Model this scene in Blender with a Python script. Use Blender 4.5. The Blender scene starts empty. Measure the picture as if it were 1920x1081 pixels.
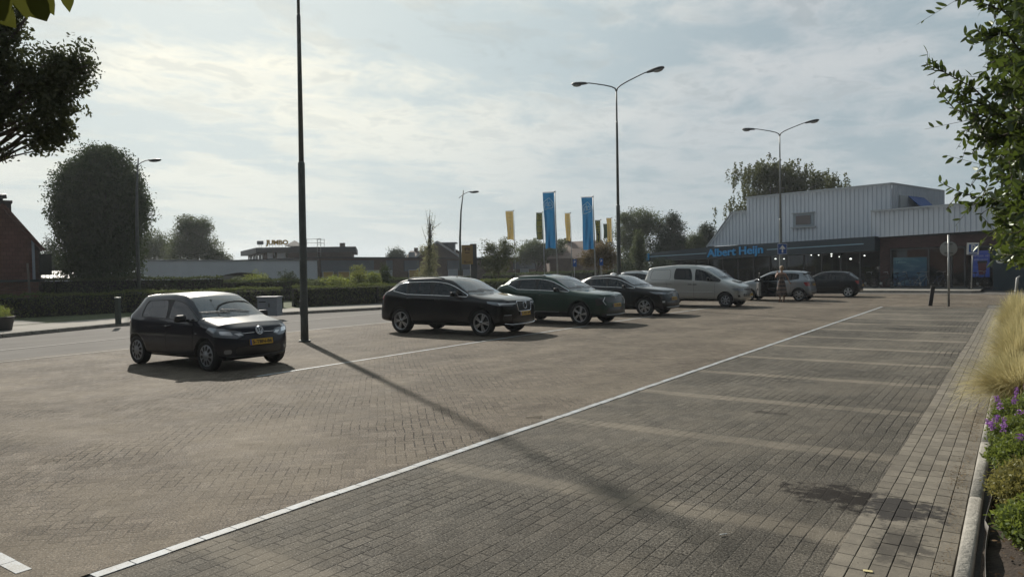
import bpy, bmesh, math, random
import numpy as np
from mathutils import Vector, Matrix
from mathutils.bvhtree import BVHTree
from mathutils.geometry import delaunay_2d_cdt
rad = math.radians
SC = bpy.context.scene
COL = SC.collection
# ------------------------------------------------------------------ camera, sky, sun, exposure
FPX, CX, CY, EYE = 1360.0, 960.0, 540.5, 1.81
RC = (Matrix.Rotation(rad(34.9), 3, 'Z') @ Matrix.Rotation(math.pi/2-0.026, 3, 'X') @ Matrix.Rotation(-0.018, 3, 'Z'))
cam = bpy.data.cameras.new('camera'); cam.sensor_width = 36; cam.lens = FPX/1920*36
cam.clip_start = 0.05; cam.clip_end = 3000
camo = bpy.data.objects.new('camera', cam); COL.objects.link(camo)
camo.matrix_world = Matrix.Translation((0, 0, EYE)) @ RC.to_4x4()
SC.camera = camo
SC.view_settings.view_transform = 'Standard'; SC.view_settings.look = 'None'
SC.view_settings.exposure = 0.18; SC.view_settings.gamma = 1.0
SUN_AZ, SUN_EL = rad(-59.7), rad(32)            # from +Y towards +X; the sun stands ahead and to the left
SDIR = Vector((math.sin(SUN_AZ)*math.cos(SUN_EL), math.cos(SUN_AZ)*math.cos(SUN_EL), math.sin(SUN_EL)))
sl = bpy.data.lights.new('sun', 'SUN'); sl.energy = 5.0; sl.angle = rad(1.0); sl.color = (1.0, .93, .82)
so = bpy.data.objects.new('sun', sl); COL.objects.link(so)
so.rotation_euler = SDIR.to_track_quat('Z', 'Y').to_euler()

def rayd(u, v): return RC @ Vector(((u-CX)/FPX, -(v-CY)/FPX, -1))
def pt(u, v, dep): return Vector((0, 0, EYE)) + rayd(u, v)*dep
def gnd(u, v, z=0.0):
    d = rayd(u, v); t = (z-EYE)/d.z; return Vector((0, 0, EYE)) + d*t
def onx(u, v, X):
    d = rayd(u, v); return Vector((0, 0, EYE)) + d*(X/d.x)
def at(u, dep):
    v = CY-FPX*0.026-(u-CX)*0.018; p = pt(u, v, dep); return Vector((p.x, p.y, 0))

class NT:
    """small helper for node maths"""
    def __init__(s, tree): s.t = tree; s.n = tree.nodes; s.l = tree.links
    def node(s, typ, **kw):
        n = s.n.new(typ)
        for k, v in kw.items(): setattr(n, k, v)
        return n
    def put(s, sock, val):
        if isinstance(val, bpy.types.NodeSocket): s.l.new(val, sock)
        else: sock.default_value = val
    def m(s, op, a, b=0.0, c=None, clamp=False):
        n = s.node('ShaderNodeMath', operation=op, use_clamp=clamp)
        s.put(n.inputs[0], a); s.put(n.inputs[1], b)
        if c is not None: s.put(n.inputs[2], c)
        return n.outputs[0]
    def sep(s, v):
        n = s.node('ShaderNodeSeparateXYZ'); s.put(n.inputs[0], v); return n.outputs
    def comb(s, x, y, z=0.0):
        n = s.node('ShaderNodeCombineXYZ'); s.put(n.inputs[0], x); s.put(n.inputs[1], y); s.put(n.inputs[2], z); return n.outputs[0]
    def noise(s, vec, scale, detail=3.0, rough=.55, dist=0.0):
        n = s.node('ShaderNodeTexNoise'); s.put(n.inputs['Vector'], vec); n.inputs['Scale'].default_value = scale
        n.inputs['Detail'].default_value = detail; n.inputs['Roughness'].default_value = rough; n.inputs['Distortion'].default_value = dist
        return n.outputs[0]
    def white(s, vec):
        n = s.node('ShaderNodeTexWhiteNoise', noise_dimensions='3D'); s.put(n.inputs['Vector'], vec); return n.outputs['Value']
    def ss(s, x, a, b):          # smoothstep
        n = s.node('ShaderNodeMapRange', interpolation_type='SMOOTHSTEP')
        s.put(n.inputs[0], x); s.put(n.inputs[1], a); s.put(n.inputs[2], b); return n.outputs[0]
    def rng(s, x, a, b, c, d):
        n = s.node('ShaderNodeMapRange'); s.put(n.inputs[0], x)
        for i, q in enumerate((a, b, c, d)): s.put(n.inputs[i+1], q)
        return n.outputs[0]
    def mix(s, f, a, b, blend='MIX'):
        n = s.node('ShaderNodeMix', data_type='RGBA', blend_type=blend)
        s.put(n.inputs['Factor'], f)
        for sock, v in ((n.inputs[6], a), (n.inputs[7], b)):
            if isinstance(v, (tuple, list)): v = tuple(v)+(1.0,)*(4-len(v))
            s.put(sock, v)
        return n.outputs[2]
    def scale(s, col, f):
        n = s.node('ShaderNodeVectorMath', operation='SCALE'); s.put(n.inputs[0], col); s.put(n.inputs['Scale'], f); return n.outputs[0]
    def dot(s, a, b):
        n = s.node('ShaderNodeVectorMath', operation='DOT_PRODUCT'); s.put(n.inputs[0], a); s.put(n.inputs[1], b); return n.outputs['Value']

W = bpy.data.worlds.new('World'); SC.world = W; W.use_nodes = True
wt = NT(W.node_tree); W.node_tree.nodes.clear()
sky = wt.node('ShaderNodeTexSky', sky_type='NISHITA'); sky.sun_disc = False
sky.sun_elevation = SUN_EL; sky.sun_rotation = SUN_AZ; sky.air_density = 1.0; sky.dust_density = 2.5; sky.ozone_density = 1.2
tc = wt.node('ShaderNodeTexCoord').outputs['Generated']
dx, dy, dz = wt.sep(tc)
den = wt.m('MAXIMUM', wt.m('ADD', dz, .10), .05)
px, py = wt.m('DIVIDE', dx, den), wt.m('DIVIDE', dy, den)
# cloud sheet: long soft bands with broken cells, seen in perspective
cl1 = wt.noise(wt.comb(wt.m('MULTIPLY', px, 1.0), wt.m('MULTIPLY', py, .62), 3.1), .85, 7, .58, .5)
cl2 = wt.noise(wt.comb(px, wt.m('MULTIPLY', py, .8), 9.7), 4.2, 6, .62, .35)
cloud = wt.m('ADD', wt.m('MULTIPLY', cl1, .68), wt.m('MULTIPLY', cl2, .32))
cover = wt.ss(cloud, .44, .58)
cosun = wt.dot(tc, tuple(SDIR))
near = wt.ss(cosun, .70, 1.0)                     # forward scattering: the sheet glows around the sun
front = wt.ss(cosun, -.55, .62)
bright = wt.m('ADD', wt.m('MULTIPLY', front, .485), wt.m('ADD', .095, wt.m('MULTIPLY', near, .30)))
ccol = wt.mix(near, (.93, .975, .99), (1.0, .985, .83))
ccol = wt.scale(ccol, bright)
blue = wt.scale(wt.mix(near, (.72, .895, .985), (.81, .93, .93)), wt.m('MULTIPLY', bright, .77))
lowh = wt.ss(dz, .02, .30)
veil = wt.mix(wt.m('MULTIPLY', cover, wt.rng(lowh, 0, 1, .35, 1.0)), blue, ccol)
thin = wt.ss(cl2, .52, .64)
veil = wt.mix(wt.m('MULTIPLY', wt.m('MULTIPLY', thin, lowh), .5), veil, wt.scale(blue, .80))
nish = wt.scale(sky.outputs[0], .055)
skycol = wt.mix(.90, nish, veil)
bg = wt.node('ShaderNodeBackground'); wt.put(bg.inputs[0], skycol); bg.inputs[1].default_value = 1.0
wo = wt.node('ShaderNodeOutputWorld'); wt.l.new(bg.outputs[0], wo.inputs[0])

# ------------------------------------------------------------------ object helpers
def obj(name, me, parent=None, label=None, cat=None, group=None, kind=None, loc=None, rz=0):
    o = bpy.data.objects.new(name, me); COL.objects.link(o)
    if parent is not None: o.parent = parent
    if loc is not None: o.location = loc
    if rz: o.rotation_euler = (0, 0, rz)
    if label: o['label'] = label
    if cat: o['category'] = cat
    if group: o['group'] = group
    if kind: o['kind'] = kind
    return o
def thing(name, label, cat, loc=(0, 0, 0), rz=0, group=None): return obj(name, None, None, label, cat, group, None, loc, rz)
def copy_tree(o, parent=None):
    c = o.copy(); COL.objects.link(c); c.parent = parent
    for ch in list(o.children): copy_tree(ch, c)
    return c
def retag(o, label, group=None):
    o['label'] = label
    if group: o['group'] = group
    return o

class MB:
    """collects shapes and links them as one mesh"""
    def __init__(s): s.v = []; s.f = []; s.mi = []; s.sm = []
    def add(s, V, F, mi=0, smooth=False):
        b = len(s.v); s.v.extend([tuple(p) for p in V]); s.f.extend([tuple(i+b for i in f) for f in F]); s.mi.extend([mi]*len(F)); s.sm.extend([smooth]*len(F)); return s
    def box(s, c, size, rz=0.0, mi=0, M=None, bev=0.0):
        x, y, z = (q/2 for q in size)
        if bev > 0:
            b = min(bev, x*.9, y*.9, z*.9)
            bm = bmesh.new(); bmesh.ops.create_cube(bm, size=1.0)
            for q in bm.verts: q.co = Vector((q.co.x*size[0], q.co.y*size[1], q.co.z*size[2]))
            bmesh.ops.bevel(bm, geom=bm.edges[:], offset=b, segments=2, affect='EDGES', profile=.6)
            V = [q.co.copy() for q in bm.verts]; bm.verts.index_update(); F = [[q.index for q in f.verts] for f in bm.faces]; bm.free()
        else:
            V = [Vector((a, b_, c_)) for c_ in (-z, z) for b_ in (-y, y) for a in (-x, x)]
            F = [(0, 2, 3, 1), (4, 5, 7, 6), (0, 1, 5, 4), (1, 3, 7, 5), (3, 2, 6, 7), (2, 0, 4, 6)]
        R = M if M is not None else Matrix.Rotation(rz, 3, 'Z')
        return s.add([R @ p + Vector(c) for p in V], F, mi)
    def tube(s, P, r, n=8, mi=0, cap=True, smooth=True):
        P = [Vector(p) for p in P]; R = r if isinstance(r, (list, tuple)) else [r]*len(P)
        V = []; F = []; up = None
        for i, p in enumerate(P):
            t = (P[min(i+1, len(P)-1)]-P[max(i-1, 0)])
            t = t.normalized() if t.length > 1e-9 else Vector((0, 0, 1))
            if up is None: up = Vector((0, 0, 1)) if abs(t.z) < .9 else Vector((1, 0, 0))
            a = t.cross(up); a = a.normalized() if a.length > 1e-6 else t.orthogonal().normalized()
            b = a.cross(t).normalized(); up = b
            for k in range(n):
                q = 2*math.pi*k/n; V.append(p+(a*math.cos(q)+b*math.sin(q))*R[i])
        for i in range(len(P)-1):
            for k in range(n):
                k2 = (k+1) % n; F.append((i*n+k, i*n+k2, (i+1)*n+k2, (i+1)*n+k))
        if cap: F.append(tuple(range(n-1, -1, -1))); F.append(tuple((len(P)-1)*n+k for k in range(n)))
        s.add(V, F, mi, smooth)
        if cap: s.sm[-1] = s.sm[-2] = False
        return s
    def lathe(s, prof, n=24, c=(0, 0, 0), axis='Z', mi=0, smooth=True):
        V = []; F = []
        for (r, z) in prof:
            for k in range(n):
                q = 2*math.pi*k/n; a, b = r*math.cos(q), r*math.sin(q)
                p = (a, b, z) if axis == 'Z' else ((a, z, b) if axis == 'Y' else (z, a, b))
                V.append(Vector(p)+Vector(c))
        for i in range(len(prof)-1):
            for k in range(n):
                k2 = (k+1) % n; F.append((i*n+k, i*n+k2, (i+1)*n+k2, (i+1)*n+k))
        return s.add(V, F, mi, smooth)
    def prism(s, poly, z0, z1, mi=0):
        n = len(poly); V = [(p[0], p[1], z0) for p in poly]+[(p[0], p[1], z1) for p in poly]
        F = [tuple(range(n-1, -1, -1)), tuple(range(n, 2*n))]+[(i, (i+1) % n, n+(i+1) % n, n+i) for i in range(n)]
        return s.add(V, F, mi)
    def slab(s, poly3, thick, mi=0):      # planar 3D polygon with thickness along its normal
        P = [Vector(p) for p in poly3]; nrm = (P[1]-P[0]).cross(P[2]-P[0]).normalized()*thick; n = len(P)
        V = P+[p-nrm for p in P]
        F = [tuple(range(n)), tuple(range(2*n-1, n-1, -1))]+[(i, n+i, n+(i+1) % n, (i+1) % n) for i in range(n)]
        return s.add(V, F, mi)
    def ell(s, c, r, n=12, m=8, mi=0, M=None):
        V = []; F = []
        for i in range(m+1):
            th = math.pi*i/m
            for k in range(n):
                q = 2*math.pi*k/n; p = Vector((r[0]*math.sin(th)*math.cos(q), r[1]*math.sin(th)*math.sin(q), r[2]*math.cos(th)))
                if M is not None: p = M @ p
                V.append(p+Vector(c))
        for i in range(m):
            for k in range(n): F.append((i*n+k, (i+1)*n+k, (i+1)*n+(k+1) % n, i*n+(k+1) % n))
        return s.add(V, F, mi, True)
    def mesh(s, name, mats):
        me = bpy.data.meshes.new(name); me.from_pydata(s.v, [], s.f)
        for m in (mats if isinstance(mats, (list, tuple)) else [mats]): me.materials.append(m)
        me.polygons.foreach_set('material_index', s.mi); me.polygons.foreach_set('use_smooth', s.sm); me.update(); return me
    def build(s, name, mats, parent=None, **kw): return obj(name, s.mesh(name, mats), parent, **kw)

def np_mesh(name, V, F, mat, rnd=None, smooth=False):
    me = bpy.data.meshes.new(name); V = np.asarray(V, dtype=np.float32); F = np.asarray(F, dtype=np.int32); k = F.shape[1]
    me.vertices.add(len(V)); me.vertices.foreach_set('co', V.ravel())
    me.loops.add(F.size); me.loops.foreach_set('vertex_index', F.ravel())
    me.polygons.add(len(F)); me.polygons.foreach_set('loop_start', np.arange(0, F.size, k, dtype=np.int32))
    me.polygons.foreach_set('loop_total', np.full(len(F), k, dtype=np.int32))
    if rnd is not None:
        a = me.attributes.new('rnd', 'FLOAT', 'FACE'); a.data.foreach_set('value', np.asarray(rnd, dtype=np.float32))
    me.update(calc_edges=True); me.materials.append(mat)
    me.polygons.foreach_set('use_smooth', np.full(len(F), smooth, dtype=bool))
    return me

# ------------------------------------------------------------------ materials
MATS = {}
def mat(name, col, rough=.6, metal=0.0, spec=.5, noise=None, bump=None, coat=0.0, emit=None):
    if name in MATS: return MATS[name]
    m = bpy.data.materials.new(name); m.use_nodes = True; t = NT(m.node_tree); p = t.n['Principled BSDF']
    p.inputs['Base Color'].default_value = tuple(col)+(1,); p.inputs['Roughness'].default_value = rough
    p.inputs['Metallic'].default_value = metal; p.inputs['Specular IOR Level'].default_value = spec
    if coat: p.inputs['Coat Weight'].default_value = coat; p.inputs['Coat Roughness'].default_value = .04
    pos = None
    if noise or bump: pos = t.node('ShaderNodeTexCoord').outputs['Object']
    if noise:
        sc, amt = noise; f = t.rng(t.noise(pos, sc, 5, .6), .25, .75, 1-amt, 1+amt)
        t.put(p.inputs['Base Color'], t.scale(tuple(col), f))
    if bump:
        b = t.node('ShaderNodeBump'); b.inputs['Strength'].default_value = bump[1]; b.inputs['Distance'].default_value = .02
        t.put(b.inputs['Height'], t.noise(pos, bump[0], 5, .6)); t.l.new(b.outputs[0], p.inputs['Normal'])
    if emit: p.inputs['Emission Color'].default_value = tuple(emit[0])+(1,); p.inputs['Emission Strength'].default_value = emit[1]
    MATS[name] = m; return m
def paint(name, col, metal=.35, rough=.32, dust=.12):
    if name in MATS: return MATS[name]
    m = mat(name, col, rough, metal, .5, None, None, 1.0); t = NT(m.node_tree); p = t.n['Principled BSDF']
    pos = t.node('ShaderNodeTexCoord').outputs['Object']; z = t.sep(pos)[2]
    low = t.ss(z, .75, .1); nz = t.noise(pos, 5.0, 5, .6)                      # road dust on the sills
    f = t.m('MULTIPLY', t.m('MULTIPLY', low, nz), dust*4, clamp=True)
    t.put(p.inputs['Base Color'], t.mix(f, tuple(col), (.11, .10, .085)))
    t.put(p.inputs['Coat Weight'], t.m('SUBTRACT', .85, f))
    p.inputs['Coat Roughness'].default_value = .05; p.inputs['Coat IOR'].default_value = 1.42; p.inputs['Specular IOR Level'].default_value = .12
    return m
def glass(name, tint, rough=.02, ior=1.5, dirt=.0):
    if name in MATS: return MATS[name]
    m = bpy.data.materials.new(name); m.use_nodes = True; t = NT(m.node_tree); m.node_tree.nodes.clear()
    tr = t.node('ShaderNodeBsdfTransparent'); tr.inputs[0].default_value = tuple(tint)+(1,)
    gl = t.node('ShaderNodeBsdfGlossy'); gl.inputs['Roughness'].default_value = rough; gl.inputs[0].default_value = (.95, .97, 1, 1)
    fr = t.node('ShaderNodeFresnel'); fr.inputs[0].default_value = ior
    geo = t.node('ShaderNodeNewGeometry')                                         # same reflectance from either face
    fac = t.m('MULTIPLY', fr.outputs[0], 1.25, clamp=True)
    mx = t.node('ShaderNodeMixShader'); t.put(mx.inputs[0], fac); t.l.new(tr.outputs[0], mx.inputs[1]); t.l.new(gl.outputs[0], mx.inputs[2])
    out = mx.outputs[0]
    if dirt:
        df = t.node('ShaderNodeBsdfDiffuse'); df.inputs[0].default_value = (.45, .45, .42, 1)
        m2 = t.node('ShaderNodeMixShader'); m2.inputs[0].default_value = dirt; t.l.new(out, m2.inputs[1]); t.l.new(df.outputs[0], m2.inputs[2]); out = m2.outputs[0]
    o = t.node('ShaderNodeOutputMaterial'); t.l.new(out, o.inputs[0]); MATS[name] = m; return m
def leafmat(name, dark, light, trans=.35, tcol=None, gloss=.025, rough=.5):
    if name in MATS: return MATS[name]
    m = bpy.data.materials.new(name); m.use_nodes = True; t = NT(m.node_tree); m.node_tree.nodes.clear()
    a = t.node('ShaderNodeAttribute', attribute_name='rnd'); f = a.outputs['Fac']
    col = t.mix(f, dark, light)
    df = t.node('ShaderNodeBsdfDiffuse'); t.put(df.inputs[0], col)
    tl = t.node('ShaderNodeBsdfTranslucent'); t.put(tl.inputs[0], t.mix(.5, col, tcol or tuple(min(1, c*1.9) for c in light)))
    gl = t.node('ShaderNodeBsdfGlossy'); gl.inputs['Roughness'].default_value = rough; gl.inputs[0].default_value = (.8, .85, .8, 1)
    m1 = t.node('ShaderNodeMixShader'); m1.inputs[0].default_value = trans; t.l.new(df.outputs[0], m1.inputs[1]); t.l.new(tl.outputs[0], m1.inputs[2])
    m2 = t.node('ShaderNodeMixShader'); m2.inputs[0].default_value = gloss; t.l.new(m1.outputs[0], m2.inputs[1]); t.l.new(gl.outputs[0], m2.inputs[2])
    o = t.node('ShaderNodeOutputMaterial'); t.l.new(m2.outputs[0], o.inputs[0]); MATS[name] = m; return m

black = mat('black_plastic', (.012, .012, .013), .55)
darkmetal = mat('dark_metal', (.035, .04, .04), .5, .3, noise=(3, .2))
galv = mat('galvanised', (.30, .31, .31), .45, .6, noise=(6, .25))
rubber = mat('rubber', (.014, .014, .014), .8, noise=(20, .3))
chrome = mat('chrome', (.75, .76, .78), .12, 1.0)
alu = mat('alloy', (.52, .53, .55), .3, .85)
lensm = mat('lamp_lens', (.22, .235, .26), .12, .5, coat=1.0)
redlens = mat('red_lens', (.30, .012, .010), .12, 0, coat=1.0)
white = mat('white_paint', (.70, .70, .68), .5, noise=(8, .1))
trunkm = mat('bark', (.06, .048, .036), .9, noise=(9, .4), bump=(14, .6))
plasterw = mat('plaster', (.50, .55, .60), .85, noise=(.7, .08))
brickd = None

def text_mesh(body, size, ext=.01, bold=.0, align='CENTER'):
    cu = bpy.data.curves.new('lettering', 'FONT'); cu.body = body; cu.size = size; cu.extrude = ext; cu.offset = bold
    cu.align_x = align; cu.align_y = 'CENTER'; cu.resolution_u = 3
    o = bpy.data.objects.new('lettering', cu); me = bpy.data.meshes.new_from_object(o)
    V = [v.co.copy() for v in me.vertices]; F = [tuple(p.vertices) for p in me.polygons]
    bpy.data.objects.remove(o); bpy.data.meshes.remove(me); bpy.data.curves.remove(cu); return V, F
def add_text(mb, body, size, M, ext=.004, bold=0.0, mi=0, align='CENTER', sx=1.0):
    V, F = text_mesh(body, size, ext, bold, align)
    return mb.add([M @ Vector((v.x*sx, v.y, v.z)) for v in V], F, mi)
def frame(origin, right, up):      # matrix taking text space to the plane spanned by right, up
    r = Vector(right).normalized(); u = Vector(up).normalized(); n = r.cross(u)
    return Matrix.Translation(origin) @ Matrix((r, u, n)).transposed().to_4x4()
# ------------------------------------------------------------------ paving materials
def stain_mask(t, x, y, nz):
    # dark oily stain at the foot of the light edging bricks, and a few small ones
    out = None
    for (a, b, ra, rb, s) in ((-1.12, 6.05, .46, .30, 1.1), (-.72, 5.95, .32, .38, 1.1), (-.62, 5.2, .18, .4, .7), (-2.5, 9.05, .22, .12, .7), (-9.2, 3.2, .5, .3, .35), (-7.0, 6.4, .9, .5, .25)):
        u = t.m('DIVIDE', t.m('SUBTRACT', x, a), ra); v = t.m('DIVIDE', t.m('SUBTRACT', y, b), rb)
        d = t.m('SQRT', t.m('ADD', t.m('MULTIPLY', u, u), t.m('MULTIPLY', v, v)))
        k = t.m('MULTIPLY', t.ss(t.m('ADD', d, t.m('MULTIPLY', t.m('SUBTRACT', nz, .5), 4.2)), 1.10, .45), s)
        out = k if out is None else t.m('MAXIMUM', out, k)
    return out
def paving(name, style, c1, c2, joint, sand, rough=.62):
    m = bpy.data.materials.new(name); m.use_nodes = True; t = NT(m.node_tree); p = t.n['Principled BSDF']
    pos = t.node('ShaderNodeTexCoord').outputs['Object']; X, Y, Z = t.sep(pos)
    wob = t.m('MULTIPLY', t.m('SUBTRACT', t.noise(pos, .55, 2), .5), .17)         # rows wander a little
    wob2 = t.m('MULTIPLY', t.m('SUBTRACT', t.noise(pos, 3.0, 2), .5), .018)
    if style == 'herring':
        s = .10
        a = t.m('DIVIDE', t.m('ADD', t.m('MULTIPLY', t.m('ADD', X, Y), .70711), t.m('ADD', wob, wob2)), s)
        b = t.m('DIVIDE', t.m('ADD', t.m('MULTIPLY', t.m('SUBTRACT', Y, X), .70711), t.m('SUBTRACT', wob, wob2)), s)
        i, j = t.m('FLOOR', a), t.m('FLOOR', b); fx, fy = t.m('SUBTRACT', a, i), t.m('SUBTRACT', b, j)
        k = t.m('FLOORED_MODULO', t.m('SUBTRACT', i, j), 4.0)
        hor = t.m('LESS_THAN', k, 1.5)
        k1 = t.m('COMPARE', k, 1.0, .2); k2 = t.m('COMPARE', k, 2.0, .2)
        uh = t.m('ADD', fx, k1); uv = t.m('ADD', fy, k2)
        inv = t.m('SUBTRACT', 1.0, hor)
        u = t.m('ADD', t.m('MULTIPLY', uh, hor), t.m('MULTIPLY', uv, inv)); v = t.m('ADD', t.m('MULTIPLY', fy, hor), t.m('MULTIPLY', fx, inv))
        ida = t.m('SUBTRACT', i, k1); idb = t.m('SUBTRACT', j, k2)
    else:
        s = .105
        a = t.m('DIVIDE', t.m('ADD', X, t.m('MULTIPLY', t.m('ADD', wob, wob2), .5)), s); i = t.m('FLOOR', a); v = t.m('SUBTRACT', a, i)
        off = t.m('ADD', t.m('MULTIPLY', t.m('FLOORED_MODULO', i, 2.0), .9), t.m('MULTIPLY', t.white(t.comb(i, 7.0, 1.0)), .5))
        b = t.m('ADD', t.m('DIVIDE', t.m('ADD', Y, wob2), s), off); jj = t.m('FLOOR', t.m('DIVIDE', b, 2.0)); u = t.m('SUBTRACT', b, t.m('MULTIPLY', jj, 2.0))
        ida, idb = i, jj
    d = t.m('MINIMUM', t.m('MINIMUM', u, t.m('SUBTRACT', 2.0, u)), t.m('MINIMUM', v, t.m('SUBTRACT', 1.0, v)))
    fine = t.noise(pos, 60, 3); jn = t.ss(t.m('ADD', d, t.m('MULTIPLY', t.m('SUBTRACT', fine, .5), .07)), .085, .02)   # 1 in the joint
    idn = t.white(t.comb(ida, idb, 0.0)); idn2 = t.white(t.comb(idb, ida, 5.0))
    big = t.noise(pos, .35, 4, .6, .4); mid = t.noise(pos, 2.2, 5, .65); grit = t.noise(pos, 58, 3, .75); grit2 = t.noise(pos, 80, 2, .8)
    col = t.mix(idn, c1, c2)
    col = t.scale(col, t.m('ADD', .30, t.m('ADD', t.m('MULTIPLY', idn2, .18), t.rng(grit, .36, .64, -.28, 1.45))))
    # sand swept over the bricks, more of it in the joints
    sandm = t.ss(t.m('ADD', t.m('MULTIPLY', big, .55), t.m('MULTIPLY', mid, .45)), .44, .60)
    patch = t.ss(t.noise(pos, 1.1, 3, .6), .42, .60); open_j = t.m('MULTIPLY', jn, t.m('MULTIPLY', t.rng(sandm, 0, 1, 1.0, .25), t.rng(patch, 0, 1, .2, 1.0)))
    col = t.mix(t.m('MULTIPLY', sandm, .48), col, sand)
    if style != 'herring':
        yb = t.m('ADD', t.m('DIVIDE', t.m('SUBTRACT', Y, 1.635), 2.33), t.m('MULTIPLY', t.m('SUBTRACT', t.noise(pos, 1.6, 3), .5), .05))
        fr = t.m('ABSOLUTE', t.m('SUBTRACT', t.m('FRACT', yb), .5))
        band = t.ss(fr, .078, .036)
        col = t.mix(t.m('MULTIPLY', band, t.m('MULTIPLY', t.rng(mid, .3, .7, .55, 1.0), t.rng(Y, 4.0, 16.0, .62, 1.0))), col, (.190, .166, .132))
    col = t.mix(open_j, col, joint)
    spark = t.m('MULTIPLY', t.ss(grit2, .59, .68), .62)
    col = t.mix(spark, col, (.42, .40, .36))
    # tyre-darkened lanes and weathering
    lane = t.noise(t.comb(X, t.m('MULTIPLY', Y, .12), 2.0), 1.1, 3, .5)
    col = t.scale(col, t.rng(t.m('ADD', t.m('MULTIPLY', lane, .6), t.m('MULTIPLY', big, .4)), .3, .7, .70, 1.30))
    nz = t.noise(pos, 5.5, 7, .75)
    st = stain_mask(t, X, Y, nz)
    col = t.mix(t.m('MULTIPLY', st, .96, clamp=True), col, (.016, .013, .011))
    t.put(p.inputs['Base Color'], col)
    t.put(p.inputs['Roughness'], t.rng(t.m('ADD', t.m('MULTIPLY', mid, .5), t.m('MULTIPLY', grit, .5)), .3, .7, rough+.12, rough+.30))
    p.inputs['Specular IOR Level'].default_value = .12
    h = t.m('ADD', t.m('MULTIPLY', open_j, -1.0), t.m('ADD', t.m('MULTIPLY', grit, .55), t.m('ADD', t.m('MULTIPLY', idn2, .25), t.m('MULTIPLY', t.noise(pos, 1.3, 3, .5), 4.5))))
    b = t.node('ShaderNodeBump'); b.inputs['Strength'].default_value = .8; b.inputs['Distance'].default_value = .012
    t.put(b.inputs['Height'], h); t.l.new(b.outputs[0], p.inputs['Normal'])
    return m
herr = paving('herringbone_clinker', 'herring', (.087, .070, .053), (.130, .107, .083), (.013, .011, .009), (.158, .134, .102))
bays = paving('dark_bay_clinker', 'run', (.066, .060, .050), (.100, .090, .075), (.010, .009, .008), (.128, .112, .090))
def asphalt(name, c, sc=1.0, rough=.7):
    m = bpy.data.materials.new(name); m.use_nodes = True; t = NT(m.node_tree); p = t.n['Principled BSDF']
    pos = t.node('ShaderNodeTexCoord').outputs['Object']; X, Y, Z = t.sep(pos)
    g = t.noise(pos, 70, 3, .7); b = t.noise(pos, .5*sc, 4, .6); lane = t.noise(t.comb(X, t.m('MULTIPLY', Y, .08), 1.0), 1.3, 3)
    col = t.scale(tuple(c), t.m('MULTIPLY', t.rng(g, .3, .7, .75, 1.3), t.rng(t.m('ADD', t.m('MULTIPLY', b, .5), t.m('MULTIPLY', lane, .5)), .3, .7, .78, 1.25)))
    t.put(p.inputs['Base Color'], col); p.inputs['Roughness'].default_value = .88; p.inputs['Specular IOR Level'].default_value = .12
    bn = t.node('ShaderNodeBump'); bn.inputs['Strength'].default_value = .5; bn.inputs['Distance'].default_value = .005
    t.put(bn.inputs['Height'], g); t.l.new(bn.outputs[0], p.inputs['Normal']); return m
roadm = asphalt('road_surface', (.115, .108, .100)); walkm = asphalt('sidewalk_slabs', (.25, .235, .21), 2.0)
kerbm = mat('kerb_concrete', (.26, .245, .215), .8, noise=(5, .35), bump=(26, .9))
soilm = mat('soil', (.035, .024, .016), .95, noise=(12, .6), bump=(18, 1.0))
def markmat():
    m = bpy.data.materials.new('marking_paint'); m.use_nodes = True; t = NT(m.node_tree); p = t.n['Principled BSDF']
    pos = t.node('ShaderNodeTexCoord').outputs['Object']
    w = t.ss(t.m('ADD', t.m('MULTIPLY', t.noise(pos, 2.6, 5, .75), .6), t.m('MULTIPLY', t.noise(pos, 120, 2, .7), .4)), .58, .43)
    t.put(p.inputs['Base Color'], t.mix(w, (.22, .215, .20), (.34, .37, .40))); p.inputs['Roughness'].default_value = .7; return m
seamg = mat('dark_joint', (.014, .012, .010), .95); markm = markmat(); markm2 = mat('worn_paint', (.27, .26, .24), .85, noise=(9, .3))
grassgm = mat('turf', (.055, .070, .022), .95, noise=(4, .5), bump=(60, 1.0))

def sheet(name, poly, z, m, kind='structure'):
    mb = MB(); mb.add([(p[0], p[1], z) for p in poly], [tuple(range(len(poly)))]); return mb.build(name, m, kind=kind)
# one great sheet to the horizon, then the surfaces laid on it
sheet('ground', [(-900, -900), (850, -900), (850, 1100), (-900, 1100)], -.012, roadm)
sheet('parking_lot', [(-18.5, -12), (-4.66, -12), (-4.66, 33.3), (-1.0, 33.3), (-1, 36), (3, 36), (3, 47), (-18.5, 47)], 0.0, herr)
sheet('parking_bay', [(-4.54, 2.02), (-.93, 2.02), (-.93, 33.1), (-4.54, 33.1)], 0.0, bays)
sheet('parking_lot', [(-4.66, -12), (3, -12), (3, 1.9), (-4.66, 1.9)], 0.0, herr)
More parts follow.
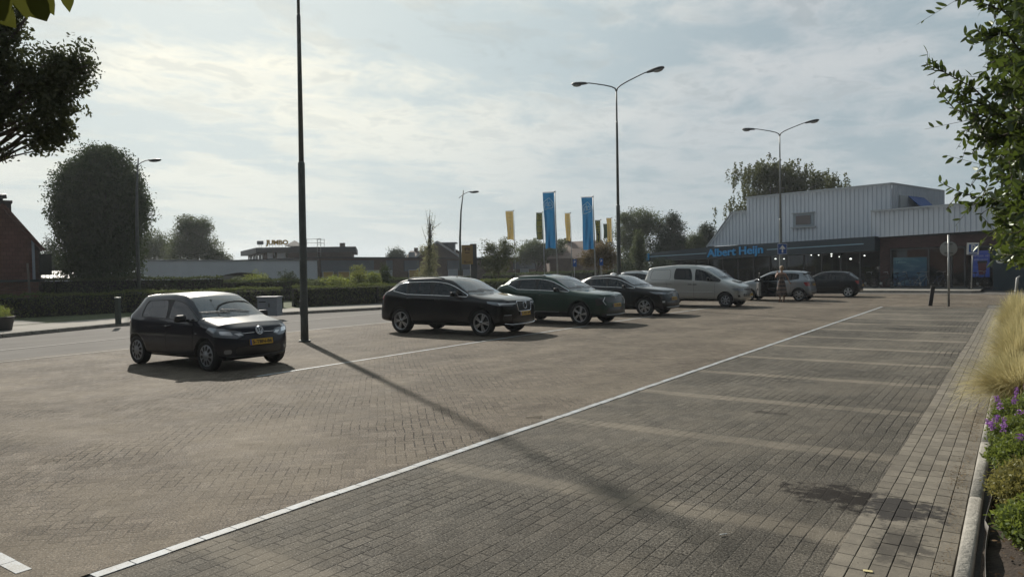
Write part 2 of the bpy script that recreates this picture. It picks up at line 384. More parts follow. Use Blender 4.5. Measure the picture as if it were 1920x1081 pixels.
# white paver line between aisle and bays, each paver laid by itself
rng = random.Random(5)
mb = MB(); y = 2.1
while y < 33.2:
    mb.box((-4.60+rng.uniform(-.004, .004), y+.117, 0.0), (.088, .233, .006+rng.uniform(0, .002)), rz=rng.uniform(-.012, .012)); y += .24
mb.build('parking_line', markm, kind='structure')
mb = MB(); x = -5.05
while x > -17:
    mb.box((x-.11, 1.90+rng.uniform(-.004, .004), 0.0), (.233, .088, .007), rz=rng.uniform(-.012, .012)); x -= .24
mb.build('parking_line', markm, kind='structure')
for (pts, w) in (([(-11.05, 7.9), (-11.15, 14), (-11.08, 23.5), (-10.9, 34.5), (-9.3, 36.2)], .09), ([(-18.1, 3), (-18.2, 9), (-18.55, 15.5), (-18.4, 40)], .09),
                 ([(-20.6, 4), (-21.6, 11), (-23.0, 22.6), (-23.6, 40)], .07)):
    mb = MB()
    for a, b in zip(pts[:-1], pts[1:]):
        mb.add([(a[0]-w/2, a[1], .006), (a[0]+w/2, a[1], .006), (b[0]+w/2, b[1], .006), (b[0]-w/2, b[1], .006)], [(0, 1, 2, 3)])
    mb.build('parking_line', markm2 if pts[0][0] < -15 else markm, kind='structure')
for yy in ():
    pass
# light brick edging strip: every brick a little proud, tilted and shaded differently
def brickmat():
    m = bpy.data.materials.new('light_brick'); m.use_nodes = True; t = NT(m.node_tree); p = t.n['Principled BSDF']
    a = t.node('ShaderNodeAttribute', attribute_name='rnd'); pos = t.node('ShaderNodeTexCoord').outputs['Object']; X, Y, Z = t.sep(pos)
    col = t.mix(a.outputs['Fac'], (.130, .113, .088), (.186, .164, .130))
    g = t.noise(pos, 110, 3, .7); d = t.noise(pos, 5, 5, .65)
    col = t.scale(col, t.m('MULTIPLY', t.rng(g, .3, .7, .8, 1.2), t.rng(d, .3, .7, .72, 1.2)))
    st = stain_mask(t, X, Y, t.noise(pos, 5.5, 7, .75)); col = t.mix(t.m('MULTIPLY', st, .95, clamp=True), col, (.018, .014, .011))
    t.put(p.inputs['Base Color'], col); p.inputs['Roughness'].default_value = .75; p.inputs['Specular IOR Level'].default_value = .35
    b = t.node('ShaderNodeBump'); b.inputs['Strength'].default_value = .6; b.inputs['Distance'].default_value = .004
    t.put(b.inputs['Height'], g); t.l.new(b.outputs[0], p.inputs['Normal']); return m
brickm = brickmat()
def brick_field(name, rects):
    V = []; F = []; R = []
    for (cx, cy, lx, ly, hz) in rects:
        b = len(V); q = .003; h = hz
        tx, ty = rng.uniform(-.006, .006), rng.uniform(-.006, .006)
        def P(a, c, z): V.append((cx+a, cy+c, z+(a*tx+c*ty)))
        for (a, c, z) in ((-1, -1, 0), (1, -1, 0), (1, 1, 0), (-1, 1, 0)): P(a*lx/2, c*ly/2, h-.022)
        for (a, c, z) in ((-1, -1, 0), (1, -1, 0), (1, 1, 0), (-1, 1, 0)): P(a*lx/2, c*ly/2, h-.003)
        for (a, c, z) in ((-1, -1, 0), (1, -1, 0), (1, 1, 0), (-1, 1, 0)): P(a*(lx/2-q), c*(ly/2-q), h)
        r = rng.random()
        for k in range(4):
            k2 = (k+1) % 4; F.append((b+k, b+k2, b+4+k2, b+4+k)); F.append((b+4+k, b+4+k2, b+8+k2, b+8+k)); R += [r, r]
        F.append((b+8, b+9, b+10, b+11)); R.append(r)
    return obj(name, np_mesh(name, V, F, brickm, R), kind='structure')
sheet('pavement', [(-.93, 1.6), (-.25, 1.6), (-.25, 33.1), (-.93, 33.1)], -.004, soilm)
rects = []
for c in range(6):
    y = 1.7+rng.uniform(0, .2)
    while y < 32.9:
        l = .200+rng.uniform(-.004, .004); w = 0.004*math.sin(y*1.3)
        wander = .004*math.sin(y*.7+.4)
        rects.append((-.875+c*.1035+wander+rng.uniform(-.0015, .0015), y+l/2, .0995, l-.005, .006+rng.uniform(-.001, .0015))); y += l
x = -4.3
while x < -.5:
    for r in range(2): rects.append((x, 33.25+r*.205, .096, .19, .008+rng.uniform(-.001, .001)))
    x += .104
for r in range(2):
    x = -2.2+r*.1
    while x < -.95: rects.append((x, 1.72+r*.105, .19, .096, .010)); x += .205
brick_field('brick_edging', rects)
# rounded kerb lengths along the planting bed
kp = lambda y: -.255+.0016*(y-7)**2*.4
y = 2.35; n = 0
while y < 11.2:
    l = 1.98; a = kp(y); b = kp(y+l-.012)
    mb = MB(); prof = [(-.042, -.03), (-.042, .055), (-.036, .068), (-.024, .075), (.024, .075), (.036, .068), (.042, .055), (.042, -.03)]
    V = [(a+q[0], y, q[1]) for q in prof]+[(b+q[0], y+l-.012, q[1]) for q in prof]
    mb.add(V, [(i, i+1, 9+i, 8+i) for i in range(7)]+[tuple(range(7, -1, -1)), tuple(range(8, 16))], 0, True)
    mb.sm[-1] = mb.sm[-2] = False
    mb.build('kerb', kerbm, kind='structure'); y += l; n += 1
# buckled thin metal edging strip behind the kerb
mb = MB(); P = [(kp(y_)+.085+.022*math.sin(y_*2.1)+(.03 if 4.2 < y_ < 5.6 else 0), y_, .10+.012*math.sin(y_*3)) for y_ in np.linspace(3.2, 11, 60)]
V = [(p[0], p[1], -.02) for p in P]+[p for p in P]+[(p[0]+.003, p[1], p[2]) for p in P]+[(p[0]+.003, p[1], -.02) for p in P]; n = len(P)
mb.add(V, [(r*n+i, r*n+i+1, (r+1)*n+i+1, (r+1)*n+i) for r in range(3) for i in range(n-1)], 0, True)
e = mb.build('garden_edging', mat('edging_metal', (.14, .13, .12), .45, .7)); e['label'] = 'thin buckled metal edging strip behind the round kerb'; e['category'] = 'edging'
# planting bed soil, lumpy
V = []; F = []; nx, ny = 26, 150; X0, X1, Y0, Y1 = -.18, 3.2, 1.0, 34
nr = np.random.RandomState(3)
for j in range(ny+1):
    for i in range(nx+1):
        x = X0+(X1-X0)*(i/nx)**1.4; y = Y0+(Y1-Y0)*(j/ny)**1.5
        V.append((x, y, .02+.05*min(1, i/5)+nr.uniform(-.012, .018)))
for j in range(ny):
    for i in range(nx): a = j*(nx+1)+i; F.append((a, a+1, a+nx+2, a+nx+1))
obj('soil', np_mesh('soil', V, F, soilm, None, True), kind='structure')
# raised sidewalk across the street, with kerb
def raised(name, front, back, h, m=walkm):
    mb = MB(); n = len(front)
    V = [(p[0], p[1], -.01) for p in front]+[(p[0], p[1], h) for p in front]+[(p[0], p[1], h) for p in back]
    mb.add(V, [(i, i+1, n+i+1, n+i) for i in range(n-1)], 1); mb.add(V, [(n+i, n+i+1, 2*n+i+1, 2*n+i) for i in range(n-1)], 0)
    return mb.build(name, [m, kerbm], kind='structure')
fr = [(-23.6, -6), (-24.8, 5), (-25.9, 9.3), (-27.1, 13), (-27.35, 15.5), (-26.9, 20), (-25.4, 25), (-24.9, 30), (-24.9, 48), (-26, 60), (-26, 120)]
raised('sidewalk', fr, [(p[0]-3.1, p[1]+.3) for p in fr], .12)
def kerbstones(front, h=.13, w=.14):
    mb = MB()
    for a, b in zip(front[:-1], front[1:]):
        A, B = Vector((a[0], a[1], 0)), Vector((b[0], b[1], 0)); L = (B-A).length; k = max(1, round(L/1.0)); ang = math.atan2((B-A).y, (B-A).x)
        for i in range(k):
            c = A.lerp(B, (i+.5)/k); nrm = Vector((math.sin(ang), -math.cos(ang), 0))
            mb.box(c+nrm*(w/2-.01)+Vector((0, 0, h/2-.01)), (L/k-.012, w, h+.006), rz=ang, bev=.015)
    return mb.build('kerb', kerbm, kind='structure')
kerbstones(fr[:9], .12, .16)
sheet('lawn', [(-29.2, -10), (-28.0, 5), (-29.0, 9.6), (-30.3, 13.6), (-30.4, 16), (-30, 20.3), (-28.5, 25.3), (-28, 30.3), (-28, 60), (-44, 60), (-44, -10)], .118, grassgm)
sheet('driveway', [(-28.2, 5), (-29.2, 9.4), (-30.1, 12.4), (-40, 13.0), (-40, 2)], .124, walkm)
# sidewalk in front of the shop
fr2 = [(-1.75, 49.6), (-2.2, 49.15), (-8.3, 49.25), (-13, 50.6), (-30, 55.5)]
raised('sidewalk', fr2, [(-1.7, 57), (-2.2, 57), (-8.3, 58.5), (-13, 60), (-30, 64)], .13)
kerbstones(fr2, .13, .15)
# ------------------------------------------------------------------ cars
winglass = glass('side_glass', (.30, .33, .33), ior=1.42, dirt=.006); screen = glass('windscreen_glass', (.52, .57, .56), ior=2.0, dirt=.07); privacy = glass('privacy_glass', (.05, .055, .06), ior=1.45, dirt=.004)
cloth = mat('seat_cloth', (.03, .03, .032), .9); cabin = mat('cabin_trim', (.025, .025, .027), .75)
plate_y = mat('plate_yellow', (.62, .36, .015), .45); plate_b = mat('plate_blue', (.02, .07, .35), .5)
grillem = mat('grille_black', (.008, .008, .009), .35, coat=.5); silvertrim = mat('silver_trim', (.34, .35, .36), .35, .6)
hubm = mat('hubcap_silver', (.30, .31, .33), .4, .5); seamm = mat('panel_gap', (.004, .004, .004), .9)
BLACK_I, GL_I, WS_I, RW_I, BODY_I = 1, 2, 3, 4, 0

def lerp(a, b, t): return a+(b-a)*t
def pl(x, pts):        # piecewise smooth interpolation; pts sorted by falling x
    for (x0, z0), (x1, z1) in zip(pts[:-1], pts[1:]):
        if x <= x0 and x >= x1:
            return lerp(z0, z1, (x0-x)/(x0-x1))
    return pts[0][1] if x > pts[0][0] else pts[-1][1]

def body_shell(S):
    fo, wb, ro, hw = S['fo'], S['wb'], S['ro'], S['hw']; zs = S['zs']; belt0, belt1 = S['belt']; roof = S['roof']
    wbt = S.get('wbelt', .925)*hw; wr = S['wr']*hw; cowl, head, rq, rw = S['cowl'], S['head'], S['rq'], S['rw']
    lip = S['lip']; hood = S['hood']; tail = -wb-ro; rows = []
    kick = S.get('kick', .03)
    s = S['st']        # x of B pillar front/rear, C pillar front/rear, rear end of side glass
    def beltz(x): return pl(x, [(cowl[0], belt0), (s[3], belt1), (s[4], belt1+kick), (rw[0], belt1+kick+S.get('tb', .0))])
    def side(x, k, zb, zlow, zmid, zsh):
        return [(x, 0, zb), (x, .80*hw*k, zb), (x, .955*hw*k, zb+.07), (x, 1.0*hw*k, zlow), (x, 1.0*hw*k, zmid), (x, .982*hw*k, zsh)]
    # front ring
    zl = lip[1]
    fw = S.get('fw', .84)
    R = side(fo-.16, fw, zs-.02, .36, .52, zl-.13); R[5] = (fo-.17, fw*.99*hw, zl-.14); R[1] = (fo-.14, .7*hw, zs-.02); R[2] = (fo-.13, fw*.95*hw, zs+.05)
    R += [(lip[0]-.13, fw*.93*hw, zl-.055), (lip[0]-.10, fw*.86*hw, zl-.03), (lip[0]-.07, .70*hw, zl-.01), (lip[0]-.01, .38*hw, zl), (lip[0], 0, zl)]
    rows.append(R)
    def hoodst(x, k, zb=None):
        z = pl(x, hood); zb = zs if zb is None else zb
        R = side(x, k, zb, .40, .58, z-.14)
        R += [(x-.02, .925*hw*k, z-.060), (x-.01, .86*hw*k, z-.018), (x, .74*hw*k, z+S.get('crease', .0)), (x+.01, .38*hw, z+.012), (x+.02, 0, z+.018)]
        return R
    rows.append(hoodst(fo-.30, .965)); rows.append(hoodst(.32, 1.0)); rows.append(hoodst(-.02, 1.0))
    x = cowl[0]; bz = beltz(x)
    R = side(x-.05, .988, zs, .40, .60, bz-.10)
    R += [(x-.10, wbt, bz), (x-.12, .885*hw, cowl[1]-.005), (x-.08, .835*hw, cowl[1]), (x+.03, .42*hw, cowl[1]+.005), (x+.07, 0, cowl[1]+.005)]
    rows.append(R)
    # header
    x = head[0]
    R = side(x+.18, .985, zs, .40, .60, beltz(x+.18)-.10)
    R += [(x+.17, wbt, beltz(x+.17)), (x-.03, wr+.035, head[1]-.065), (x-.01, wr-.03, head[1]-.022), (x+.04, .5*wr, head[1]), (x+.06, 0, head[1]+.004)]
    rows.append(R)
    for i in range(4):
        x = s[i]; sl = S.get('slant', .03); zr = pl(x, roof); b = beltz(x)
        kk = 1.0 if i == 3 else .985
        R = side(x, kk, zs, .40, .60, b-.10)
        R += [(x, wbt, b), (x-sl, wr+.035, zr-.085), (x-sl, wr-.03, zr-.035), (x-sl, .5*wr, zr-.006), (x-sl, 0, zr)]
        rows.append(R)
    x = s[4]; b = beltz(x); tx = S.get('gtop', (rq[0]+.12))
    R = side(x-.02, 1.0, zs+.02, .42, .62, b-.11)
    zr = pl(tx, roof)
    R += [(x, wbt*.985, b), (tx, wr+.02, zr-.10), (rq[0]+.05, wr-.04, rq[1]-.05), (rq[0], .5*wr, rq[1]-.008), (rq[0]-.02, 0, rq[1])]
    rows.append(R)
    # rear window base
    x = rw[0]; b = beltz(x)
    tk = S.get('tw', .90)
    R = side(max(x+.02, tail+.28), .975, zs+.05, .44, .64, b-.13)
    R += [(x+.10, wbt*.955, b-.01), (x+.06, .84*hw*tk/.9, rw[1]+.0), (x+.02, .77*hw*tk/.9, rw[1]), (x-.02, .4*hw, rw[1]), (x-.03, 0, rw[1])]
    rows.append(R)
    zt = rw[1]-S.get('tdrop', .09)
    R = side(tail+.10, tk, zs+.06, .44, .60, zt-.10); R[1] = (tail+.10, .7*hw, zs+.06)
    tx = S.get('tailx', rw[0]-.05)
    R[5] = (min(tx+.10, tail+.16), tk*.985*hw, zt-.14)
    R += [(tx+.07, tk*.95*hw, zt-.03), (tx+.05, tk*.88*hw, zt-.015), (tx+.03, .74*hw, zt), (tx-.0, .4*hw, zt), (tx-.01, 0, zt)]
    rows.append(R)
    n = len(rows); V = []; idx = {}
    def vid(i, r, sgn):
        key = (i, r, 0 if (r in (0, 10)) else sgn)
        if key not in idx: x, y, z = rows[i][r]; idx[key] = len(V); V.append((x, y*(sgn if key[2] else 0), z))
        return idx[key]
    F = []; MI = []; tag = S.get('glass', (1, 1, 1, 1)); pilm = BLACK_I if S.get('blackpillar', 1) else BODY_I
    for sgn in (-1, 1):
        for i in range(n-1):
            for r in range(10):
                q = [vid(i, r, sgn), vid(i+1, r, sgn), vid(i+1, r+1, sgn), vid(i, r+1, sgn)]
                if sgn > 0: q.reverse()
                q2 = []
                for a in q:
                    if a not in q2: q2.append(a)
                mi = BODY_I
                if r < 1: mi = BLACK_I
                if S.get('cladding') and r == 1: mi = BLACK_I
                if r == 6:
                    if i == 4: mi = GL_I
                    if i == 5: mi = GL_I
                    if i == 6: mi = pilm
                    if i == 7: mi = GL_I if tag[1] else BODY_I
                    if i == 8: mi = pilm if tag[2] else BODY_I
                    if i == 9: mi = GL_I if tag[2] else BODY_I
                if i == 4 and r >= 8: mi = WS_I
                if i == 10 and r >= 8: mi = RW_I
                F.append(q2); MI.append(mi)
    # caps: bulged fascia between the two sides
    def cap(i, xs, rev, mis):
        ring = rows[i]; cols = {}
        for r in range(2, 6):
            z = ring[r][2]
            for cidx, fy in ((0, 0.0), (1, .52)):
                for sgn in ((1,) if cidx == 0 else (-1, 1)):
                    cols[(r, cidx, sgn if cidx else 0)] = len(V); V.append((xs[r]-(0 if cidx == 0 else xs[6])*(1 if not rev else -1), fy*hw*sgn, z))
        for sgn in (-1, 1):
            C = lambda r: cols[(r, 0, 0)]
            Mi = lambda r: cols[(r, 1, sgn)]
            fs = [([vid(i, 0, sgn), vid(i, 1, sgn), Mi(2), C(2)], 2), ([vid(i, 1, sgn), vid(i, 2, sgn), Mi(2)], 2)]
            for r in range(2, 5):
                fs.append(([C(r), Mi(r), Mi(r+1), C(r+1)], r)); fs.append(([Mi(r), vid(i, r, sgn), vid(i, r+1, sgn), Mi(r+1)], r))
            fs.append(([C(5), Mi(5), vid(i, 9, sgn), vid(i, 10, sgn)], 5))
            fs.append(([Mi(5), vid(i, 5, sgn), vid(i, 6, sgn), vid(i, 7, sgn), vid(i, 8, sgn), vid(i, 9, sgn)], 5))
            for f, r in fs:
                if (sgn > 0) == (not rev): f = f[::-1]
                F.append(f[::-1]); MI.append(BLACK_I if r == 2 and mis else BODY_I)
    f5 = S.get('nose', .03)
    cap(0, {2: fo-.06, 3: fo-.01, 4: fo, 5: lip[0]+f5, 6: S.get('bulge', .045)}, False, S.get('cladding'))
    cap(n-1, {2: tail+.03, 3: tail, 4: tail+.01, 5: min(tx-.02, tail+.07), 6: .04}, True, S.get('cladding'))
    me = bpy.data.meshes.new('shell'); me.from_pydata(V, [], F)
    bm = bmesh.new(); bm.from_mesh(me); bmesh.ops.recalc_face_normals(bm, faces=bm.faces[:])
    for f, mi in zip(bm.faces, MI): f.material_index = mi; f.smooth = True
    cl = bm.edges.layers.float.get('crease_edge') or bm.edges.layers.float.new('crease_edge')
    bm.verts.ensure_lookup_table()
    def crease(a, b, w):
        e = bm.edges.get((bm.verts[a], bm.verts[b]))
        if e: e[cl] = max(e[cl], w)
    for sgn in (-1, 1):
        for i in range(n-1):
            for r, w in ((2, .35), (5, S.get('shc', .35)), (6, .55 if 3 < i < 10 else .3), (8, .35)):
                crease(vid(i, r, sgn), vid(i+1, r, sgn), w)
        for r in range(6, 10): crease(vid(4, r, sgn), vid(4, r+1, sgn), .6)
        for r in range(7, 10):
            crease(vid(10, r, sgn), vid(10, r+1, sgn), .5); crease(vid(11, r, sgn), vid(11, r+1, sgn), .35); crease(vid(0, r, sgn), vid(0, r+1, sgn), .45); crease(vid(5, r, sgn), vid(5, r+1, sgn), .3)
        for i in (6, 7, 8, 9): crease(vid(i, 6, sgn), vid(i, 7, sgn), .7)
        crease(vid(0, 5, sgn), vid(0, 6, sgn), .2)
    bm.to_mesh(me); bm.free()
    for k in range(5): me.materials.append([S['paint'], black, winglass, screen, privacy][k])
    o = bpy.data.objects.new('shell', me); COL.objects.link(o)
    ss = o.modifiers.new('s', 'SUBSURF'); ss.levels = 3; ss.render_levels = 3
    # wheel wells
    mb = MB(); Rw = S['Rw']+S.get('arch', .045)
    for ax in (0, -wb):
        for sgn in (-1, 1):
            mb.lathe([(0, -.34), (Rw, -.34), (Rw, .4), (0, .4)], 40, (ax, sgn*(hw*.98), S['Rw']), 'Y', 1, True)
    cm = mb.mesh('wells', [S['paint'], black]); b2 = bmesh.new(); b2.from_mesh(cm); bmesh.ops.remove_doubles(b2, verts=b2.verts[:], dist=.0005); bmesh.ops.recalc_face_normals(b2, faces=b2.faces[:]); b2.to_mesh(cm); b2.free()
    c = bpy.data.objects.new('wells', cm); COL.objects.link(c)
    bo = o.modifiers.new('b', 'BOOLEAN'); bo.operation = 'DIFFERENCE'; bo.object = c; bo.solver = 'EXACT'; bo.material_mode = 'INDEX'
    dg = bpy.context.evaluated_depsgraph_get(); full = bpy.data.meshes.new_from_object(o.evaluated_get(dg), depsgraph=dg)
    bpy.data.objects.remove(o); bpy.data.objects.remove(c)
    return full, rows

def split_mesh(full, test, name, m, remap=None):
    bm = bmesh.new(); bm.from_mesh(full); bmesh.ops.delete(bm, geom=[f for f in bm.faces if not test(f)], context='FACES')
    me = bpy.data.meshes.new(name)
    if remap:
        for f in bm.faces: f.material_index = remap.get(f.material_index, 0)
    else:
        for f in bm.faces: f.material_index = 0
    for f in bm.faces: f.smooth = True
    bm.to_mesh(me); bm.free()
    for q in (m if isinstance(m, (list, tuple)) else [m]): me.materials.append(q)
    return me

class Skin:
    """projects panels, seams and trims onto a body"""
    def __init__(s, me): s.t = BVHTree.FromPolygons([v.co for v in me.vertices], [tuple(p.vertices) for p in me.polygons])
    def hit(s, o, d):
        h = s.t.ray_cast(Vector(o), Vector(d).normalized())
        return (h[0], h[1]) if h[0] is not None else (None, None)
    def front(s, y, z): return s.hit((4, y, z), (-1, 0, 0))
    def rear(s, y, z): return s.hit((-9, y, z), (1, 0, 0))
    def side(s, x, z, sg): return s.hit((x, 3*sg, z), (0, -sg, 0))
    def top(s, x, y): return s.hit((x, y, 4), (0, 0, -1))
    def cyl(s, x, y, z, cx): d = Vector((x-cx, y, 0)).normalized(); return s.hit(Vector((cx, 0, z))+d*4, -d)
    def panel(s, mb, poly, f, off=.006, mi=0, step=.03, skirt=.008):
        xs = [p[0] for p in poly]; ys = [p[1] for p in poly]; P = []; n = len(poly)
        for i in range(n):
            a, b = Vector(poly[i]), Vector(poly[(i+1) % n]); k = max(1, int((b-a).length/step))
            for j in range(k): P.append(a.lerp(b, j/k))
        nb = len(P); inside = []
        def inp(x, y):
            c = False; j = nb-1
            for i in range(nb):
                if (P[i].y > y) != (P[j].y > y) and x < (P[j].x-P[i].x)*(y-P[i].y)/(P[j].y-P[i].y)+P[i].x: c = not c
                j = i
            return c
        yy = min(ys)+step*.5
        while yy < max(ys):
            xx = min(xs)+step*.5
            while xx < max(xs):
                if inp(xx, yy) and min((Vector((xx, yy))-q).length for q in P) > step*.45: inside.append(Vector((xx, yy)))
                xx += step
            yy += step
        vs, es, fs, *_ = delaunay_2d_cdt(P+inside, [(i, (i+1) % nb) for i in range(nb)], [list(range(nb))], 1, 1e-5)
        V = []; N = []; ok = []
        for q in vs:
            h, nn = f(q.x, q.y)
            ok.append(h is not None); V.append((h+nn*off) if h is not None else Vector((0, 0, 0))); N.append(nn if nn is not None else Vector((0, 0, 1)))
        F = [tuple(t) for t in fs if all(ok[i] for i in t)]
        if not F: return mb
        # orient outward
        out = []
        for t in F:
            nn = (V[t[1]]-V[t[0]]).cross(V[t[2]]-V[t[0]]); out.append(t if nn.dot(N[t[0]]) > 0 else t[::-1])
        mb.add(V, out, mi, True)
        if skirt:
            cnt = {}
            for t in out:
                for i in range(3): cnt[(t[i], t[(i+1) % 3])] = 1
            b = len(V); V2 = [V[i] for i in range(b)]+[V[i]-N[i]*(off+skirt) for i in range(b)]
            F2 = [(a, a+b, c+b, c) for (a, c) in cnt if (c, a) not in cnt]
            mb.add(V2, F2, mi, False)
        return mb
    def seam(s, mb, pts, f, r=.0045, off=-.001, mi=0, step=.05, n=5):
        P = []
        for a, b in zip(pts[:-1], pts[1:]):
            a, b = Vector(a), Vector(b); k = max(1, int((b-a).length/step))
            for j in range(k): P.append(a.lerp(b, j/k))
        P.append(Vector(pts[-1])); Q = []
        for q in P:
            h, nn = f(q.x, q.y)
            if h is not None: Q.append(h+nn*off)
        if len(Q) > 1: mb.tube(Q, r, n, mi)
        return mb

def boundary_tube(mb, full, inner, r, off=.004, mi=0, sg=0, zmin=0):
    """tube along the border of a set of faces"""
    bm = bmesh.new(); bm.from_mesh(full); ed = []
    for e in bm.edges:
        if len(e.link_faces) == 2 and (inner(e.link_faces[0]) != inner(e.link_faces[1])) and min(v.co.z for v in e.verts) > zmin and (sg == 0 or e.verts[0].co.y*sg > 0): ed.append(e)
    adj = {}
    for e in ed:
        a, b = e.verts; adj.setdefault(a.index, []).append(b.index); adj.setdefault(b.index, []).append(a.index)
    co = {v.index: v.co+v.normal*off for v in bm.verts if v.index in adj}; seen = set(); bm.free()
    for st in adj:
        if st in seen: continue
        path = [st]; seen.add(st); cur = st
        while True:
            nx = [k for k in adj[cur] if k not in seen]
            if not nx: break
            cur = nx[0]; seen.add(cur); path.append(cur)
        if len(path) > 4:
            P = [co[k] for k in path]
            if path[0] in adj[path[-1]]: P.append(P[0])
            mb.tube(P, r, 6, mi, cap=False)
    return mb

def wheel_meshes(R, wdt, style, rimr, n=10, col=None):
    t = MB(); h = wdt/2                                  # tyre and rim lie along Y, outer face at -Y
    t.lathe([(rimr*.97, -h*.72), (rimr+.012, -h*.93), (R-.035, -h), (R-.012, -h*.88), (R, -h*.6), (R+.001, 0), (R, h*.6), (R-.012, h*.88), (R-.035, h), (rimr, h*.9)], 40, (0, 0, 0), 'Y')
    for k in range(3): t.lathe([(R+.0015, -h*.5+k*h*.5-.004), (R+.0035, -h*.5+k*h*.5), (R+.0015, -h*.5+k*h*.5+.004)], 40, (0, 0, 0), 'Y')
    tyre = t.mesh('tyre', rubber)
    b = MB(); b.lathe([(0, -h*.15), (rimr*.96, -h*.15), (rimr*.98, h*.8), (0, h*.8)], 32, (0, 0, 0), 'Y'); b.lathe([(0, -h*.32), (rimr*.62, -h*.32), (rimr*.62, -h*.2)], 28, (0, 0, 0), 'Y', 1)
    back = b.mesh('wheel', [black, darkmetal])
    r = MB(); o = -h*.80
    r.lathe([(rimr*.90, o+.03), (rimr*.93, o), (rimr*.985, o-.008), (rimr*1.0, o+.006), (rimr*.985, h*.5)], 40, (0, 0, 0), 'Y')
    if style == 'cap':
        pr = [(0, o-.020), (rimr*.22, o-.022), (rimr*.26, o-.012), (rimr*.55, o-.016), (rimr*.84, o-.006), (rimr*.95, o+.004)]
        r.lathe(pr, 40, (0, 0, 0), 'Y')
        for k in range(n):
            a = 2*math.pi*(k+.5)/n; ca, sa = math.cos(a), math.sin(a); P = []
            for (q, w) in ((.46, .010), (.50, .022), (.72, .032), (.86, .024), (.90, .008)):
                P.append((q, w))
            V = [Vector((q*rimr*ca-w*sa, lerp(o-.021, o-.009, (q-.4)/.5), q*rimr*sa+w*ca)) for q, w in P]+[Vector((q*rimr*ca+w*sa, lerp(o-.021, o-.009, (q-.4)/.5), q*rimr*sa-w*ca)) for q, w in reversed(P)]
            r.add(V, [tuple(range(len(V)))], 1)
    else:
        for k in range(n):
            a0 = 2*math.pi*k/n
            for dd in ((-.16, .16) if style == 'pair' else ((0,) if style == 'spoke' else (-.10,))):
                w0, w1 = (.016, .017) if style == 'pair' else ((.020, .030) if style == 'spoke' else (.022, .042))
                a1 = a0+(dd*.35 if style == 'pair' else 0); a2 = a0+(dd if style == 'pair' else (0 if style == 'spoke' else .42))
                p0 = Vector((math.cos(a1), 0, math.sin(a1)))*rimr*.14; p1 = Vector((math.cos(a2), 0, math.sin(a2)))*rimr*.94
                d = (p1-p0).normalized(); s = Vector((-d.z, 0, d.x)); y0, y1 = o-.004, o+.006
                V = [p0-s*w0, p0+s*w0, p1+s*w1, p1-s*w1]; V = [Vector((v.x, y0 if i < 2 else y1, v.z)) for i, v in enumerate(V)]; V += [v+Vector((0, .03, 0)) for v in V]
                r.add(V, [(0, 1, 2, 3), (7, 6, 5, 4), (0, 4, 5, 1), (1, 5, 6, 2), (2, 6, 7, 3), (3, 7, 4, 0)], 0)
        r.lathe([(0, o-.014), (rimr*.15, o-.012), (rimr*.19, o), (rimr*.2, o+.03)], 24, (0, 0, 0), 'Y'); r.lathe([(0, o-.017), (rimr*.09, o-.015)], 16, (0, 0, 0), 'Y', 1)
    return tyre, back, r.mesh('rim', [col or (hubm if style == 'cap' else alu), black])

